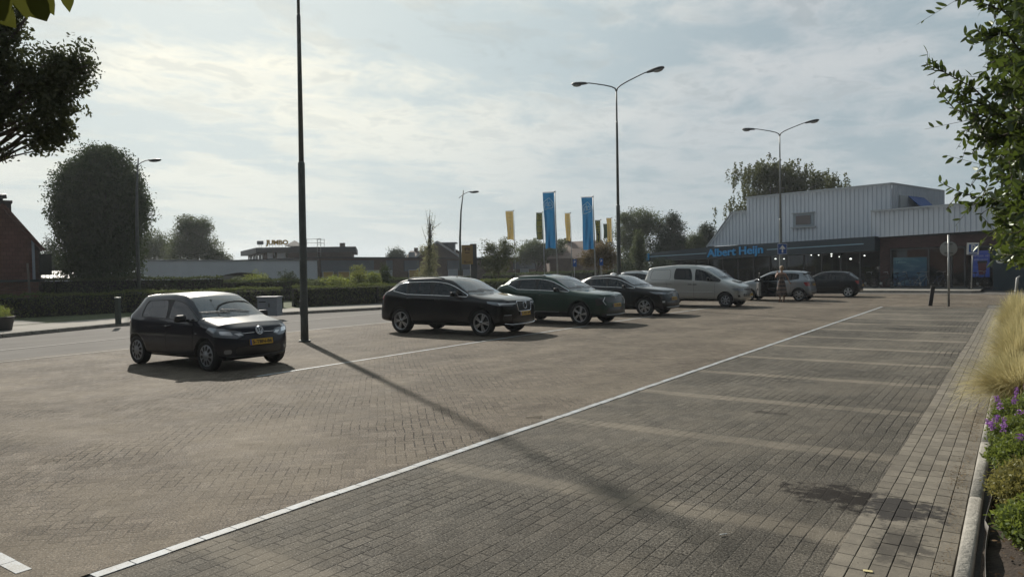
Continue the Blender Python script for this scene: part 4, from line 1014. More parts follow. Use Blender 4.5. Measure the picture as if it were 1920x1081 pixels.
PE = dict(name='parked_car', cat='car', paint=darkp, wb=2.44, fo=.76, ro=.64, hw=.83, zs=.21, Rw=.29, tw_=.175, rim=('pair', .205, 5, mat('bright_hubcap', (.6, .6, .6), .4, .3)), arch=.045,
    lip=(.66, .76), hood=[(.66, .76), (.4, .86), (.0, .94), (-.22, .965)], cowl=(-.24, .97), head=(-1.02, 1.36), rq=(-2.42, 1.35), rw=(-2.92, .98), roof=[(-1.02, 1.365), (-1.4, 1.415), (-1.8, 1.42), (-2.1, 1.40), (-2.42, 1.35)],
    belt=(.90, .96), kick=.05, st=[-1.40, -1.47, -2.10, -2.16, -2.46], wr=.69, door_front=-.50, slant=.03, gtop=-2.24, fw=.84, tailx=-2.98, tdrop=.06, blackpillar=0,
    handles=[(-1.28, .83), (-2.12, .86)], mirror=(-.70, .98), reg='51-JL-SK', plate=(0, .45), rplate=.62, emblem=('bar', .70, .045), aerial=.25,
    headlight=[([(.62, .38, .64), (.40, .66, .66), (.10, .78, .78), (.40, .64, .74)], ('headlight', lensm))],
    taillight=[[(-3.04, .56, .72), (-2.88, .76, .72), (-2.80, .80, .88), (-2.98, .62, .90)]],
    front_parts=[('grille', bx2(-.50, .34, .50, .44, .03), grillem, .006)],
    side_lines=[('side_moulding', [(-.50, .52), (-1.95, .53)], black, .018, .006)],
    rear_parts=[('bumper_trim', bx2(-.60, .44, .60, .52, .02), black, .008)], spin=2,
    label='dark compact hatchback with bright hubcaps, last car of the row before the shop window')

def up_extra(root, sk, S):
    for sg in (-1, 1):
        p, n = sk.side(-.30, .70, sg)
        if p: m = MB(); m.ell(p, (.035, .006, .014), 10, 6); m.build('side_indicator', lensm, root)
def van_rack(root, sk, S):
    m = MB(); zt = 1.93
    for yy in (-.55, .55):
        m.box((-1.95, yy, zt+.02), (1.25, .04, .05))
        for xx in (-1.45, -2.45): m.tube([(xx, yy, zt-.08), (xx, yy, zt)], .02, 6)
    for k in range(5): m.box((-1.42-k*.265, 0, zt+.045), (.05, 1.14, .03))
    m.build('roof_rack', black, root)
    m = MB(); V = [(.42, -.30, 1.045), (.10, -.30, 1.16), (.10, .30, 1.16), (.42, .30, 1.045)]
    p, n = sk.top(.22, 0)
    if p: m.box((p.x, 0, p.z+.018), (.30, .46, .05), M=Matrix.Rotation(rad(17), 3, 'Y'), bev=.02, mi=0); m.box((p.x+.155, 0, p.z-.03), (.02, .38, .035), M=Matrix.Rotation(rad(17), 3, 'Y'), mi=1)
    m.build('bonnet_scoop', [silverp, black], root)
def open_door(root, sk, S):
    # driver door swung wide open on its front hinge (car left side)
    hx, hy = -.46, S['hw']*.96; m = MB(); ang = rad(66); d = Vector((-math.cos(ang), math.sin(ang), 0)); nrm = Vector((d.y, -d.x, 0))
    def P(u, z, o=0): return Vector((hx, hy, z))+d*u+nrm*o
    low = [(0, .30), (.06, .26), (.90, .26), (.96, .34), (.97, .96), (0, .95)]
    m.slab([P(u, z, -.03) for u, z in low], -.09)
    m.build('door', S['paint'], root)
    door = root.children[-1]
    m = MB(); m.slab([P(u, z, .065) for u, z in [(.05, .32), (.90, .32), (.90, .90), (.05, .90)]], -.015); m.box(P(.45, .62, .10), (.5, .06, .06), rz=math.atan2(d.y, d.x)); m.build('door_lining', cabin, door)
    m = MB(); fr_ = [(0.0, .95), (.22, 1.16), (.52, 1.40), (.90, 1.43), (.95, .96)]
    m.tube([P(u, z, .02) for u, z in fr_], .022, 6); m.build('window_frame', black, door)
    m = MB(); m.slab([P(u, z, .02) for u, z in [(.02, .96), (.24, 1.15), (.53, 1.38), (.88, 1.41), (.92, .96)]], .006); m.build('window', winglass, door)
UP['extra'] = [up_extra]; VA['extra'] = [van_rack]; YA['extra'] = [open_door]
def place(o, x, y, rz): o.location = (x, y, 0); o.rotation_euler = (0, 0, rz); return o
CARS = [(UP, -12.53, 8.65, .012), (XC, -12.10, 16.68, .05), (KI, -11.40, 21.0, -.03), (CA, -11.33, 25.66, -.02), (VA, -10.39, 31.97, -.03), (YA, -11.32, 38.35, math.pi-.02), (PE, -9.95, 43.1, math.pi+.02)]
built = {}
for S, x, y, a in CARS:
    S.setdefault('rim', ('cap', .2, 10)); o = build_car(S); place(o, x, y, a); built[S['label']] = o
    o['group'] = 'cars parked in the row'
# cars glimpsed behind the row
o = copy_tree(built[XC['label']]); place(o, -17.2, 41.2, math.pi+.0); retag(o, 'dark estate car, only its roof showing behind the bonnet of the silver van', 'cars parked in the far row')
o = copy_tree(built[KI['label']]); place(o, -15.9, 38.4, .0); retag(o, 'pale car mostly hidden between the black crossover and the silver van', 'cars parked in the far row')
for c in o.children:
    if c.type == 'MESH' and c.name.startswith('body'):
        c.data = c.data.copy(); c.data.materials[0] = whitep
# ------------------------------------------------------------------ plants
def leaf_cards(C, size, rs, aspect=.5, N=None, up=0.0, fold=.0):
    """one diamond leaf per centre; returns V, F, rnd"""
    n = len(C); d = rs.normal(size=(n, 3)); d[:, 2] += up; d /= np.linalg.norm(d, axis=1)[:, None]
    q = rs.normal(size=(n, 3)); w = np.cross(d, q); w /= np.maximum(np.linalg.norm(w, axis=1), 1e-6)[:, None]
    L = (size*rs.uniform(.6, 1.3, n))[:, None]
    V = np.empty((n, 4, 3)); V[:, 0] = C-d*L*.5; V[:, 1] = C-d*L*.05+w*L*aspect*.5; V[:, 2] = C+d*L*.5; V[:, 3] = C-d*L*.05-w*L*aspect*.5
    if fold: V[:, 0, 2] -= L[:, 0]*fold; V[:, 2, 2] -= L[:, 0]*fold
    return V.reshape(-1, 3), np.arange(4*n).reshape(-1, 4)
def crown_points(blobs, n, rs, clump=14, spread=.22, shell=.45, rough=.22):
    """points gathered in twig clumps over uneven blobs"""
    w = np.array([(b[3]*b[4]*b[5])**(2/3) for b in blobs]); w /= w.sum(); m = max(1, n//clump)
    k = rs.choice(len(blobs), m, p=w); B = np.array(blobs)[k]
    d = rs.normal(size=(m, 3)); d /= np.linalg.norm(d, axis=1)[:, None]
    r = shell+(1-shell)*rs.uniform(0, 1, m)**.55
    az = np.arctan2(d[:, 1], d[:, 0]); bump = 1+rough*(np.sin(az*3+k*1.7+d[:, 2]*4)*.5+np.sin(az*7+k*2.9-d[:, 2]*9)*.3+rs.normal(0, .35, m))
    P = B[:, :3]+d*(r*bump)[:, None]*B[:, 3:6]
    P = np.repeat(P, clump, 0); s = spread*np.mean(B[:, 3:6])*.0+spread
    P = P+np.clip(rs.normal(0, s, P.shape), -1.25*s, 1.25*s)*np.array([1, 1, .8])
    return P
def add_crown(name, parent, P, size, m, rs, aspect=.5, up=0.0, fold=0.0, kind=None):
    V, F = leaf_cards(P, size, rs, aspect, None, up, fold)
    # leaves of one clump share a tone so that the crown shows light and dark masses
    n = len(P); tone = np.repeat(rs.uniform(0, 1, n//10+1), 10)[:n]*.6+rs.uniform(0, 1, n)*.4
    return obj(name, np_mesh(name, V, F, m, tone), parent, kind=kind)
def limb(mb, a, b, r0, r1, rs, n=5, sag=.06):
    a, b = Vector(a), Vector(b); L = (b-a).length; P = []
    for i in range(n+1):
        t = i/n; o = Vector(rs.normal(0, sag*L*.35, 3))*(0 if i in (0, n) else 1); P.append(a.lerp(b, t)+o+Vector((0, 0, sag*L*math.sin(t*math.pi))))
    mb.tube(P, [lerp(r0, r1, i/n) for i in range(n+1)], 7, 0); return P
def tree(label, base, blobs, n, leaf, m, seed, trunk_r=.15, fork=None, group=None, aspect=.55, clump=14, spread=.25, shell=.45, rough=.22, twigs=True, name='tree', up=0, fold=0, cat='tree', bark=None):
    rs = np.random.RandomState(seed); b = Vector(base)
    root = thing(name, label, cat, b, 0, group); loc = [(x-b.x, y-b.y, z-b.z, rx, ry, rz) for (x, y, z, rx, ry, rz) in blobs]
    P = crown_points(loc, n, rs, clump, spread, shell, rough); P = P[P[:, 2] > .05]
    add_crown('crown', root, P, leaf, m, rs, aspect, up, fold)
    mb = MB(); zt = max(q[2] for q in loc); zf = fork if fork is not None else min(q[2]-q[5]*.6 for q in loc); zf = max(zf, .3)
    cx = sum(q[0] for q in loc)/len(loc); cy = sum(q[1] for q in loc)/len(loc)
    f = Vector((cx*.25, cy*.25, zf)); mb.tube([(0, 0, -.05), (0, 0, .15), f*.5, f], [trunk_r*1.35, trunk_r*1.05, trunk_r*.95, trunk_r*.8], 10, 0)
    limb(mb, f, (cx, cy, zt), trunk_r*.75, trunk_r*.12, rs, 6, .02)
    if twigs:
        for q in loc:
            c = Vector(q[:3]); P2 = limb(mb, f.lerp(Vector((cx, cy, zt)), rs.uniform(.02, .5)), c, trunk_r*.34, trunk_r*.07, rs)
            for k in range(4):
                e = c+Vector(rs.normal(0, .5, 3))*Vector(q[3:6]).length*.55; limb(mb, P2[3+k % 3], e, trunk_r*.14, trunk_r*.04, rs, 4)
    mb.build('trunk', bark or trunkm, root); return root
def sph(u, v, dep, ru, rv=None, rd=None):      # a blob seen at (u, v), dep metres away, ru by rv image units across
    p = pt(u, v, dep); s = dep/FPX; rv = rv or ru; return (p.x, p.y, p.z, ru*s, (rd or ru)*s, rv*s)
oakm = leafmat('oak_leaves', (.030, .038, .016), (.065, .075, .028), .25)
hornm = leafmat('hornbeam_leaves', (.020, .034, .014), (.055, .078, .026), .25)
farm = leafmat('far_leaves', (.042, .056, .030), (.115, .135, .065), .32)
farm2 = leafmat('conifer_leaves', (.026, .038, .026), (.065, .082, .046), .2)
birchm = leafmat('birch_leaves', (.040, .050, .022), (.105, .115, .045), .30)
autumn = leafmat('bronze_leaves', (.055, .042, .022), (.14, .105, .05), .3)
limem = leafmat('lime_leaves', (.065, .080, .020), (.20, .22, .060), .4)
laurel = leafmat('laurel_leaves', (.020, .032, .012), (.060, .085, .025), .30, (.17, .24, .03), .05, .4)
sunnyl = leafmat('sunny_leaves', (.070, .100, .022), (.17, .20, .050), .45, (.34, .38, .06), .06)
sapm = leafmat('sapling_leaves', (.085, .090, .040), (.22, .215, .11), .4)

# big clipped-looking hornbeam behind the hedge
D = 41
tree('large dense dark ovoid tree behind the long hedge beside a street lamp', at(190, D), [sph(188, 392, D, 90, 108), sph(192, 350, D, 72, 78), sph(188, 375, D, 72, 80), sph(190, 330, D, 52, 58), sph(186, 430, D, 74, 76), sph(168, 400, D, 66, 74), sph(212, 400, D, 64, 84), sph(190, 480, D, 78, 50), sph(190, 505, D, 74, 36), sph(150, 360, D, 46, 50), sph(232, 380, D, 46, 60), sph(195, 300, D, 34, 30)],
     135000, .14, hornm, 11, .28, fork=.8, shell=.30, rough=.09, spread=.15, clump=8)
# oak reaching in from the left
D = 8.5
ob = [sph(-10, 90, D, 45, 60), sph(10, 60, D, 28, 55), sph(20, 130, D, 26, 36), sph(-15, 200, D, 42, 52), sph(95, 125, D, 42, 38), sph(140, 110, D, 32, 30), sph(75, 170, D, 42, 34), sph(125, 165, D, 34, 34), sph(155, 135, D, 18, 26), sph(95, 215, D, 40, 34),
      sph(75, 262, D, 20, 30), sph(105, 255, D, 22, 26), sph(60, 150, D, 26, 26), sph(5, 285, D, 17, 20), sph(20, 30, D, 14, 22), sph(48, 222, D, 10, 14), sph(-30, 150, D, 40, 90)]
tb = at(-330, D+.5); tb.z = 0
oak = tree('big dark oak tree reaching in from the upper left of the picture', tb, ob, 18500, .056, oakm, 21, .12, fork=2.0, shell=.25, rough=.30, spread=.085, clump=44, twigs=True)
# overhanging spray of large leaves close to the camera
def leaf_shape(mb, base, tip, nrm, w, mi=0, curl=.12):
    base, tip = Vector(base), Vector(tip); d = tip-base; L = d.length; d.normalize(); s = d.cross(Vector(nrm)).normalized(); n = s.cross(d)
    prof = ((0, .02), (.06, .34), (.14, .60), (.24, .82), (.36, .96), (.48, 1.0), (.60, .96), (.72, .82), (.82, .62), (.90, .40), (.96, .20), (1.0, .02)) if w > .02 and L > .06*1.6 else ((0, .02), (.14, .60), (.36, .96), (.60, .94), (.82, .58), (1.0, .02)); V = []
    for t, q in prof:
        c = base+d*L*t-n*curl*L*t*t
        V += [c-s*w*q*.5+n*w*q*.10, c, c+s*w*q*.5+n*w*q*.10]
    F = []
    for i in range(len(prof)-1): F += [(3*i, 3*i+1, 3*i+4, 3*i+3), (3*i+1, 3*i+2, 3*i+5, 3*i+4)]
    mb.add(V, F, mi, True)
bigleaf = bpy.data.materials.new('near_leaf'); bigleaf.use_nodes = True
t = NT(bigleaf.node_tree); bigleaf.node_tree.nodes.clear(); pos = t.node('ShaderNodeTexCoord').outputs['Object']
lc = t.mix(t.noise(pos, 28, 4, .6), (.022, .026, .008), (.050, .052, .014))
df = t.node('ShaderNodeBsdfDiffuse'); t.put(df.inputs[0], lc); tl = t.node('ShaderNodeBsdfTranslucent'); t.put(tl.inputs[0], t.mix(.5, lc, (.10, .11, .02)))
m1 = t.node('ShaderNodeMixShader'); m1.inputs[0].default_value = .45; t.l.new(df.outputs[0], m1.inputs[1]); t.l.new(tl.outputs[0], m1.inputs[2])
o_ = t.node('ShaderNodeOutputMaterial'); t.l.new(m1.outputs[0], o_.inputs[0])
D = 1.25; c0 = pt(40, -90, D)
br = thing('tree_branch', 'leafy branch tip with large green leaves hanging in at the top left corner', 'branch', c0)
mb = MB()
for (bu, bv, tu, tv, w, dd, nz) in ((-45, -40, 10, 36, .075, 0, (.2, -1, .1)), (28, -20, 50, 34, .018, .02, (1, -.2, 0)), (45, -45, 82, 36, .072, -.03, (.1, -1, .2)), (70, -50, 95, 26, .036, .03, (-.3, -1, .1)), (122, -60, 126, 20, .030, -.02, (.3, -1, 0)), (-30, -10, 26, 48, .045, .08, (.4, -1, .3)), (-70, 0, -20, 60, .06, .04, (.1, -1, 0)), (0, -80, 20, 8, .06, .1, (0, -1, .3))):
    leaf_shape(mb, pt(bu, bv, D+dd)-c0, pt(tu, tv, D+dd)-c0, RC @ Vector((nz[0]*.4, nz[2], 1)), w)
mb.build('leaves', bigleaf, br)
mb = MB(); mb.tube([pt(-160, -120, D)-c0, pt(-45, -60, D)-c0, pt(30, -62, D)-c0, pt(80, -72, D)-c0, pt(125, -66, D)-c0], [.006, .005, .004, .003, .002], 6); mb.tube([pt(-45, -60, D)-c0, pt(-60, -20, D)-c0], [.003, .002], 5); mb.build('twig', trunkm, br)

# trees in the distance, each with its own outline
FT = [
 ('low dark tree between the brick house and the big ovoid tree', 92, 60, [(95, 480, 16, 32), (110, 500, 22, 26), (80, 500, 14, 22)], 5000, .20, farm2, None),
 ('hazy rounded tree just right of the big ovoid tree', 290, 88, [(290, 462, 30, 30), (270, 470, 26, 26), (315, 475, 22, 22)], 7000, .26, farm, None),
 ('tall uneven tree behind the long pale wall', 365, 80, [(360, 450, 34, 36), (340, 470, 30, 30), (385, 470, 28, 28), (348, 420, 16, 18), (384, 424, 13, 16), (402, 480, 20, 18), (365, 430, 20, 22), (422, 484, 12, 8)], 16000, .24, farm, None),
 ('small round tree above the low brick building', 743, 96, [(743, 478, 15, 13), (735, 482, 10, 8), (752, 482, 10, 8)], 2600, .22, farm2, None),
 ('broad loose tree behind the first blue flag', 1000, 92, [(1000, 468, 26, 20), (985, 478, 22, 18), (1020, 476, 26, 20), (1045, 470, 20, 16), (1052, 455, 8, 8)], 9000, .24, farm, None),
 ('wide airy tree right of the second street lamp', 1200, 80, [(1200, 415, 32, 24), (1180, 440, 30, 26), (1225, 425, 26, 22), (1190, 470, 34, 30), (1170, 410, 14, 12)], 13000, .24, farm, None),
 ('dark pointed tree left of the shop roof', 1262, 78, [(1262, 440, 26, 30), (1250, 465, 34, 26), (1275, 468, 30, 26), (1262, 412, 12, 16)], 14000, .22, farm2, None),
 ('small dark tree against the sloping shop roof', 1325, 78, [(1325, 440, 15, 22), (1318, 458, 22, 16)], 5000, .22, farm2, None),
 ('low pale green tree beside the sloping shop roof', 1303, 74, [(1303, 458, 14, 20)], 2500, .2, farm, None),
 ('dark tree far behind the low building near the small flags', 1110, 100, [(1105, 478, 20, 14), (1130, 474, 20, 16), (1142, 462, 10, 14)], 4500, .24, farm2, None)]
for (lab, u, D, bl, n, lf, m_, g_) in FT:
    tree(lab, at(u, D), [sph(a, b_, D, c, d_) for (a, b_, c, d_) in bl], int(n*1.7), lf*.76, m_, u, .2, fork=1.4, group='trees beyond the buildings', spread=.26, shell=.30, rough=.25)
# weeping birch above the shop roof: hanging strands
D = 74; rs = np.random.RandomState(77); bb = at(1440, D); root = thing('birch_tree', 'weeping birch rising behind the shop roof with a bird perched near its top', 'tree', bb, 0, 'trees beyond the buildings'); P = []
s_ = D/FPX
for (u, v, ru, rv, k) in ((1412, 318, 14, 20, 34), (1435, 312, 24, 18, 60), (1465, 312, 22, 18, 55), (1460, 345, 34, 26, 80), (1430, 355, 26, 24, 50), (1500, 335, 24, 20, 60), (1535, 330, 22, 16, 50), (1560, 342, 14, 10, 24), (1408, 360, 8, 16, 16), (1392, 385, 12, 12, 22)):
    for i in range(int(k*1.15)):
        q = pt(u+rs.normal(0, ru*.36), v+rs.normal(0, rv*.40), D)+Vector((rs.normal(0, 1.0), rs.normal(0, 1.0), 0)); L = rs.uniform(.7, 2.2); m_ = int(L*22)
        for j in range(m_):
            z = j/m_*L; P.append((q.x-bb.x+rs.normal(0, .10), q.y-bb.y+rs.normal(0, .10), q.z-z))
P = np.array(P); add_crown('crown', root, P, .26, birchm, rs, .6, -.8)
mb = MB(); mb.tube([(0, 0, 0), (0, 0, 4), (.2, .1, 7), (.3, 0, 10.2)], [.28, .22, .14, .04], 8)
for k in range(12):
    e = Vector(P[rs.randint(len(P))]); limb(mb, (0, 0, 4.5+rs.uniform(0, 4)), e, .09, .02, rs, 6, .12)
mb.build('trunk', mat('birch_bark', (.22, .21, .19), .8, noise=(5, .5)), root)
# slim trees between the street and the low building
D = 60; p_ = at(805, D)
tree('slender young tree with a bare twiggy top', p_, [sph(803, 498, D, 17, 20), sph(808, 478, D, 13, 20), sph(800, 515, D, 20, 14), sph(806, 458, D, 7, 14), sph(795, 470, D, 8, 12)], 3600, .13, sapm, 31, .07, fork=1.5, shell=.1, spread=.15)
rs = np.random.RandomState(5); mb = MB(); P = []
for k in range(26):
    u0 = 806+rs.normal(0, 2); a = pt(u0, rs.uniform(430, 480), D)-p_; b_ = pt(u0+rs.normal(0, 8), rs.uniform(392, 440), D)-p_
    limb(mb, a, b_, .030, .010, rs, 4, .02)
    for j in range(16): P.append(a.lerp(b_, rs.uniform(.3, 1))+Vector(rs.normal(0, .14, 3)))
mb.tube([(0, 0, 2), pt(806, 440, D)-p_, pt(806, 392, D)-p_], [.05, .03, .012], 6)
rt = [o for o in bpy.data.objects if o.get('label', '').startswith('slender young')][0]
mb.build('branch', trunkm, rt); add_crown('foliage', rt, np.array([tuple(q) for q in P]), .09, sapm, rs)
D = 55
tree('loose bronze-green tree to the right of the yellow totem sign', at(935, D), [sph(935, 478, D, 26, 18), sph(918, 466, D, 14, 14), sph(950, 470, D, 16, 18), sph(930, 497, D, 26, 16), sph(945, 455, D, 8, 10), sph(912, 490, D, 12, 12)], 7000, .13, birchm, 33, .08, fork=1.3, shell=.05, spread=.2, rough=.4)
tree('bronze leaved tree under the small flags', at(1118, D), [sph(1112, 480, D, 20, 18), sph(1130, 470, D, 18, 20), sph(1100, 488, D, 14, 14), sph(1135, 490, D, 20, 16), sph(1150, 480, D, 12, 16)], 7500, .13, autumn, 34, .08, fork=1.2, shell=.05, spread=.2, rough=.35)
tree('narrow upright green tree beside the blue shop logo sign', at(1198, 60), [sph(1198, 450, 60, 11, 20), sph(1198, 480, 60, 15, 28), sph(1196, 510, 60, 15, 22)], 8000, .14, farm, 35, .1, fork=.6, shell=.1, spread=.14, rough=.15)
tree('low bush behind the silver van', at(1240, 58), [sph(1235, 500, 58, 26, 14), sph(1170, 500, 58, 18, 14), sph(1255, 505, 58, 18, 12)], 5000, .14, farm2, 36, .05, fork=.3, name='bush', cat='bush')

# ---- hedges: clipped boxes of leaves round a dark core
hedgem = leafmat('hedge_leaves', (.026, .038, .016), (.072, .090, .032), .28)
hedgel = leafmat('low_hedge_leaves', (.038, .055, .016), (.11, .13, .038), .35)  # sunlit hedge tops put into a brighter, greener leaf colour
twigm = mat('hedge_twigs', (.018, .017, .012), .95)
def hedge(label, pts, w, h0, h1, dens, leaf, seed, m_=hedgem, z0=.1, ragged=.05):
    rs = np.random.RandomState(seed); root = thing('hedge', label, 'hedge', (pts[0][0], pts[0][1], z0)); C = []; mb = MB(); o = Vector((pts[0][0], pts[0][1], 0))
    tot = sum((Vector(b)-Vector(a)).length for a, b in zip(pts[:-1], pts[1:])); done = 0
    for a, b in zip(pts[:-1], pts[1:]):
        A, B = Vector((a[0], a[1], 0))-o, Vector((b[0], b[1], 0))-o; L = (B-A).length; d = (B-A)/L; nrm = Vector((d.y, -d.x, 0)); ha = lerp(h0, h1, done/tot); hb = lerp(h0, h1, (done+L)/tot); done += L
        wi = w/2-.08
        V = [A+nrm*wi, B+nrm*wi, B-nrm*wi, A-nrm*wi]; V = V+[V[0]+Vector((0, 0, ha-.07)), V[1]+Vector((0, 0, hb-.07)), V[2]+Vector((0, 0, hb-.07)), V[3]+Vector((0, 0, ha-.07))]
        mb.add(V, [(0, 1, 5, 4), (1, 2, 6, 5), (2, 3, 7, 6), (3, 0, 4, 7), (4, 5, 6, 7)])
        n = int(L*(ha+hb)/2*dens)
        for side, cnt in ((1, n), (-1, n//3), (0, int(L*w*dens*1.3))):
            t_ = rs.uniform(0, 1, cnt); hh = ha+(hb-ha)*t_; wave = .035*np.sin(t_*L*1.3+seed)+.02*np.sin(t_*L*3.7)
            base = np.outer(1-t_, A)+np.outer(t_, B)
            if side: off = side*(w/2+rs.normal(0, .03, cnt)+wave); z = rs.uniform(0, 1, cnt)**.9*hh
            else: off = rs.uniform(-w/2, w/2, cnt); z = hh+wave+np.abs(rs.normal(0, ragged, cnt))
            p = base+np.outer(off, nrm); p[:, 2] = z; C.append(p)
    C = np.concatenate(C); add_crown('foliage', root, C, leaf, m_, rs, .6); mb.build('core', twigm, root); return root
hedge('low clipped hedge along the far sidewalk left of the grey cabinet', [(-35.8, 10.9), (-35.4, 13.6), (-34.6, 17.6), (-31.4, 21.5), (-30.5, 23.4)], .7, .92, .95, 420, .085, 1, hedgel)
hedge('low clipped hedge right of the grey cabinet, running behind the parked cars', [(-30.3, 23.9), (-28.4, 27.7), (-28.2, 34), (-28.6, 44)], .7, .98, 1.0, 420, .085, 2, hedgel)
hedge('tall dark hedge in front of the big ovoid tree', [(-41.5, 14.5), (-40.2, 17), (-38.5, 25.2)], 1.0, 1.62, 1.52, 320, .10, 3)
hedge('long dark hedge in front of the pale wall with the arch', [(-38.4, 25.4), (-37.5, 30), (-36.5, 38), (-36, 46)], 1.0, 1.30, 1.12, 320, .10, 4)
hedge('dark hedge behind the green sport utility car', [(-36, 48), (-36.3, 62), (-37, 76)], 1.0, 1.30, 1.35, 180, .13, 5)
# bushes behind the long hedge
for i, (lab, u, v, D, ru, rv, m_) in enumerate((('round sunlit bush in front of the wall arch', 481, 524, 46, 22, 15, sunnyl), ('low bush left of the sunlit bush by the arch', 448, 528, 46, 18, 9, farm), ('dark bush behind the nearest lamp post', 541, 522, 46, 18, 14, farm2),
        ('bright spreading bush below the yellow windows', 630, 524, 45, 38, 11, sunnyl), ('upright pale green bush beside the yellow windows', 672, 514, 46, 17, 20, limem), ('golden bush with feathery tips', 700, 522, 45, 14, 14, sunnyl), ('clipped dark green cylinder bush', 722, 514, 46, 10, 20, hornm),
        ('low flat bush before the yellow windows', 600, 530, 45, 26, 7, farm))):
    b_ = at(u, D); tree(lab, b_, [sph(u, v, D, ru, rv), sph(u-ru*.35, v+rv*.3, D, ru*.6, rv*.7), sph(u+ru*.35, v+rv*.25, D, ru*.6, rv*.7), sph(u, v+rv*.9, D, ru*.8, rv*.6)], 2600, .09, m_, 50+i, .04, fork=.35, name='bush', cat='bush', shell=.3, spread=.10, rough=.10 if 'cylinder' in lab else .25, group='bushes behind the long hedge')

# ---- the tree on the right, close by: long pointed leaves on twigs
def leafy_twig(mb_l, mb_t, P, rs, size, n, r=.006):
    P = [Vector(p) for p in P]; mb_t.tube(P, [lerp(r, r*.3, i/(len(P)-1)) for i in range(len(P))], 5)
    for k in range(n):
        t_ = (k+rs.uniform(0, 1))/n*(len(P)-1); i = min(int(t_), len(P)-2); q = P[i].lerp(P[i+1], t_-i); d = (P[i+1]-P[i]).normalized()
        side = Vector(rs.normal(0, 1, 3)); side = (side-side.dot(d)*d).normalized(); e = (d*.55+side*.85+Vector((0, 0, -.12))).normalized(); L = size*rs.uniform(.65, 1.2)
        leaf_shape(mb_l, q, q+e*L, side.cross(d)+Vector(rs.normal(0, .3, 3)), L*rs.uniform(.30, .42), 0, .06)
D = 5.6; rs = np.random.RandomState(9); tb = Vector((1.25, 5.2, .05))
rt = thing('tree', 'nearby tree with pointed dark leaves filling the right edge of the picture', 'tree', tb)
mbl, mbt = MB(), MB()
def TP(u, v, d=D): return pt(u, v, d)-tb
main = [([(1925, 255), (1880, 215), (1825, 165), (1770, 135), (1738, 120)], 30), ([(1905, 240), (1860, 205), (1810, 180), (1770, 172)], 24), ([(1905, 290), (1850, 262), (1812, 245)], 5), ([(1860, 260), (1838, 235), (1822, 222)], 7),
        ([(1925, 60), (1880, 20), (1840, 5), (1800, -4)], 20), ([(1925, 110), (1885, 60), (1850, 70), (1832, 55)], 24), ([(1930, 160), (1880, 110), (1850, 95)], 24), ([(1935, 420), (1890, 395), (1840, 372), (1800, 360), (1762, 342)], 15), ([(1900, 400), (1870, 380), (1840, 378), (1815, 388)], 22),
        ([(1930, 330), (1895, 300), (1868, 285), (1850, 272)], 12), ([(1930, 200), (1890, 160), (1845, 150)], 26), ([(1940, 470), (1900, 420), (1868, 405)], 22), ([(1930, -20), (1890, -5), (1860, 12)], 16), ([(1900, 265), (1870, 250), (1835, 255)], 20), ([(1880, 235), (1840, 215), (1790, 205), (1750, 158)], 22)]
for k, (L, n) in enumerate(main):
    dd = D+rs.uniform(-.35, .35); P = [TP(u, v, dd+j*.04) for j, (u, v) in enumerate(L)]; leafy_twig(mbl, mbt, P, rs, .070, int(n*1.7)+8, .008)
    for j in range(3):
        a = P[1+j % (len(P)-2)]; leafy_twig(mbl, mbt, [a, a+Vector(rs.normal(0, .10, 3))+Vector((-.03, -.03, 0)), a+Vector(rs.normal(0, .16, 3))+Vector((-.05, -.05, -.03))], rs, .075, 13, .004)
for k in range(520):                       # the mass of the crown, most of it beyond the frame
    u = 1990-abs(rs.normal(0, 62)); v = rs.uniform(-160, 500); lim = 1872+26*math.sin(v*.021)+18*math.sin(v*.06+1)+(30 if 225 < v < 300 else 0)
    if u < lim+12: u = lim+rs.uniform(12, 90)
    if v > 440: u += 40
    a = TP(u, v, D+rs.uniform(-.7, .9)); e = Vector(rs.normal(0, .13, 3)); leafy_twig(mbl, mbt, [a, a+e*.6, a+e+Vector((-.04, 0, 0))], rs, .08, 14, .004)
for k in range(420):                       # the far side of the crown, round the trunk and beyond the frame
    q = Vector(rs.normal(0, 1, 3)).normalized()*rs.uniform(.35, 1.0)**.6; a = Vector((.45+q.x*1.05, .1+q.y*1.15, 3.3+q.z*1.5))
    if a.x+tb.x < .75+.12*(a.y+tb.y-4): continue
    leafy_twig(mbl, mbt, [a, a+Vector(rs.normal(0, .08, 3)), a+Vector(rs.normal(0, .13, 3))], rs, .085, 12, .004)
me = mbl.mesh('crown', laurel); a = me.attributes.new('rnd', 'FLOAT', 'FACE'); nf = len(me.polygons); a.data.foreach_set('value', np.repeat(rs.uniform(0, 1, nf//12+1), 12)[:nf].astype(np.float32)); obj('crown', me, rt)
f = Vector((.1, 0, 1.7)); mbt.tube([(0, 0, -.05), (.02, 0, .8), f, (.15, .1, 3.2), (.2, .1, 4.2)], [.075, .06, .05, .03, .012], 10)
for L, n in main:
    q = TP(*L[0]); limb(mbt, Vector((.12, .05, max(1.6, q.z-.5))), q, .022, .010, rs, 5)
mbt.build('trunk', trunkm, rt)
# lower, sunlit tree just behind it
D = 12.5; p_ = Vector((.55, 12.4, .05))
tree('smaller tree with sunlit yellow-green leaves behind the pointed-leaf tree', p_, [sph(1915, 440, D, 40, 40), sph(1905, 400, D, 34, 30), sph(1930, 470, D, 40, 26), sph(1950, 420, D, 60, 60), sph(1890, 425, D, 16, 24), sph(1900, 475, D, 20, 18)], 15000, .055, sunnyl, 61, .035, fork=1.75, spread=.06, shell=.25, aspect=.45, bark=mat('pale_bark', (.30, .27, .22), .8, noise=(6, .3)))
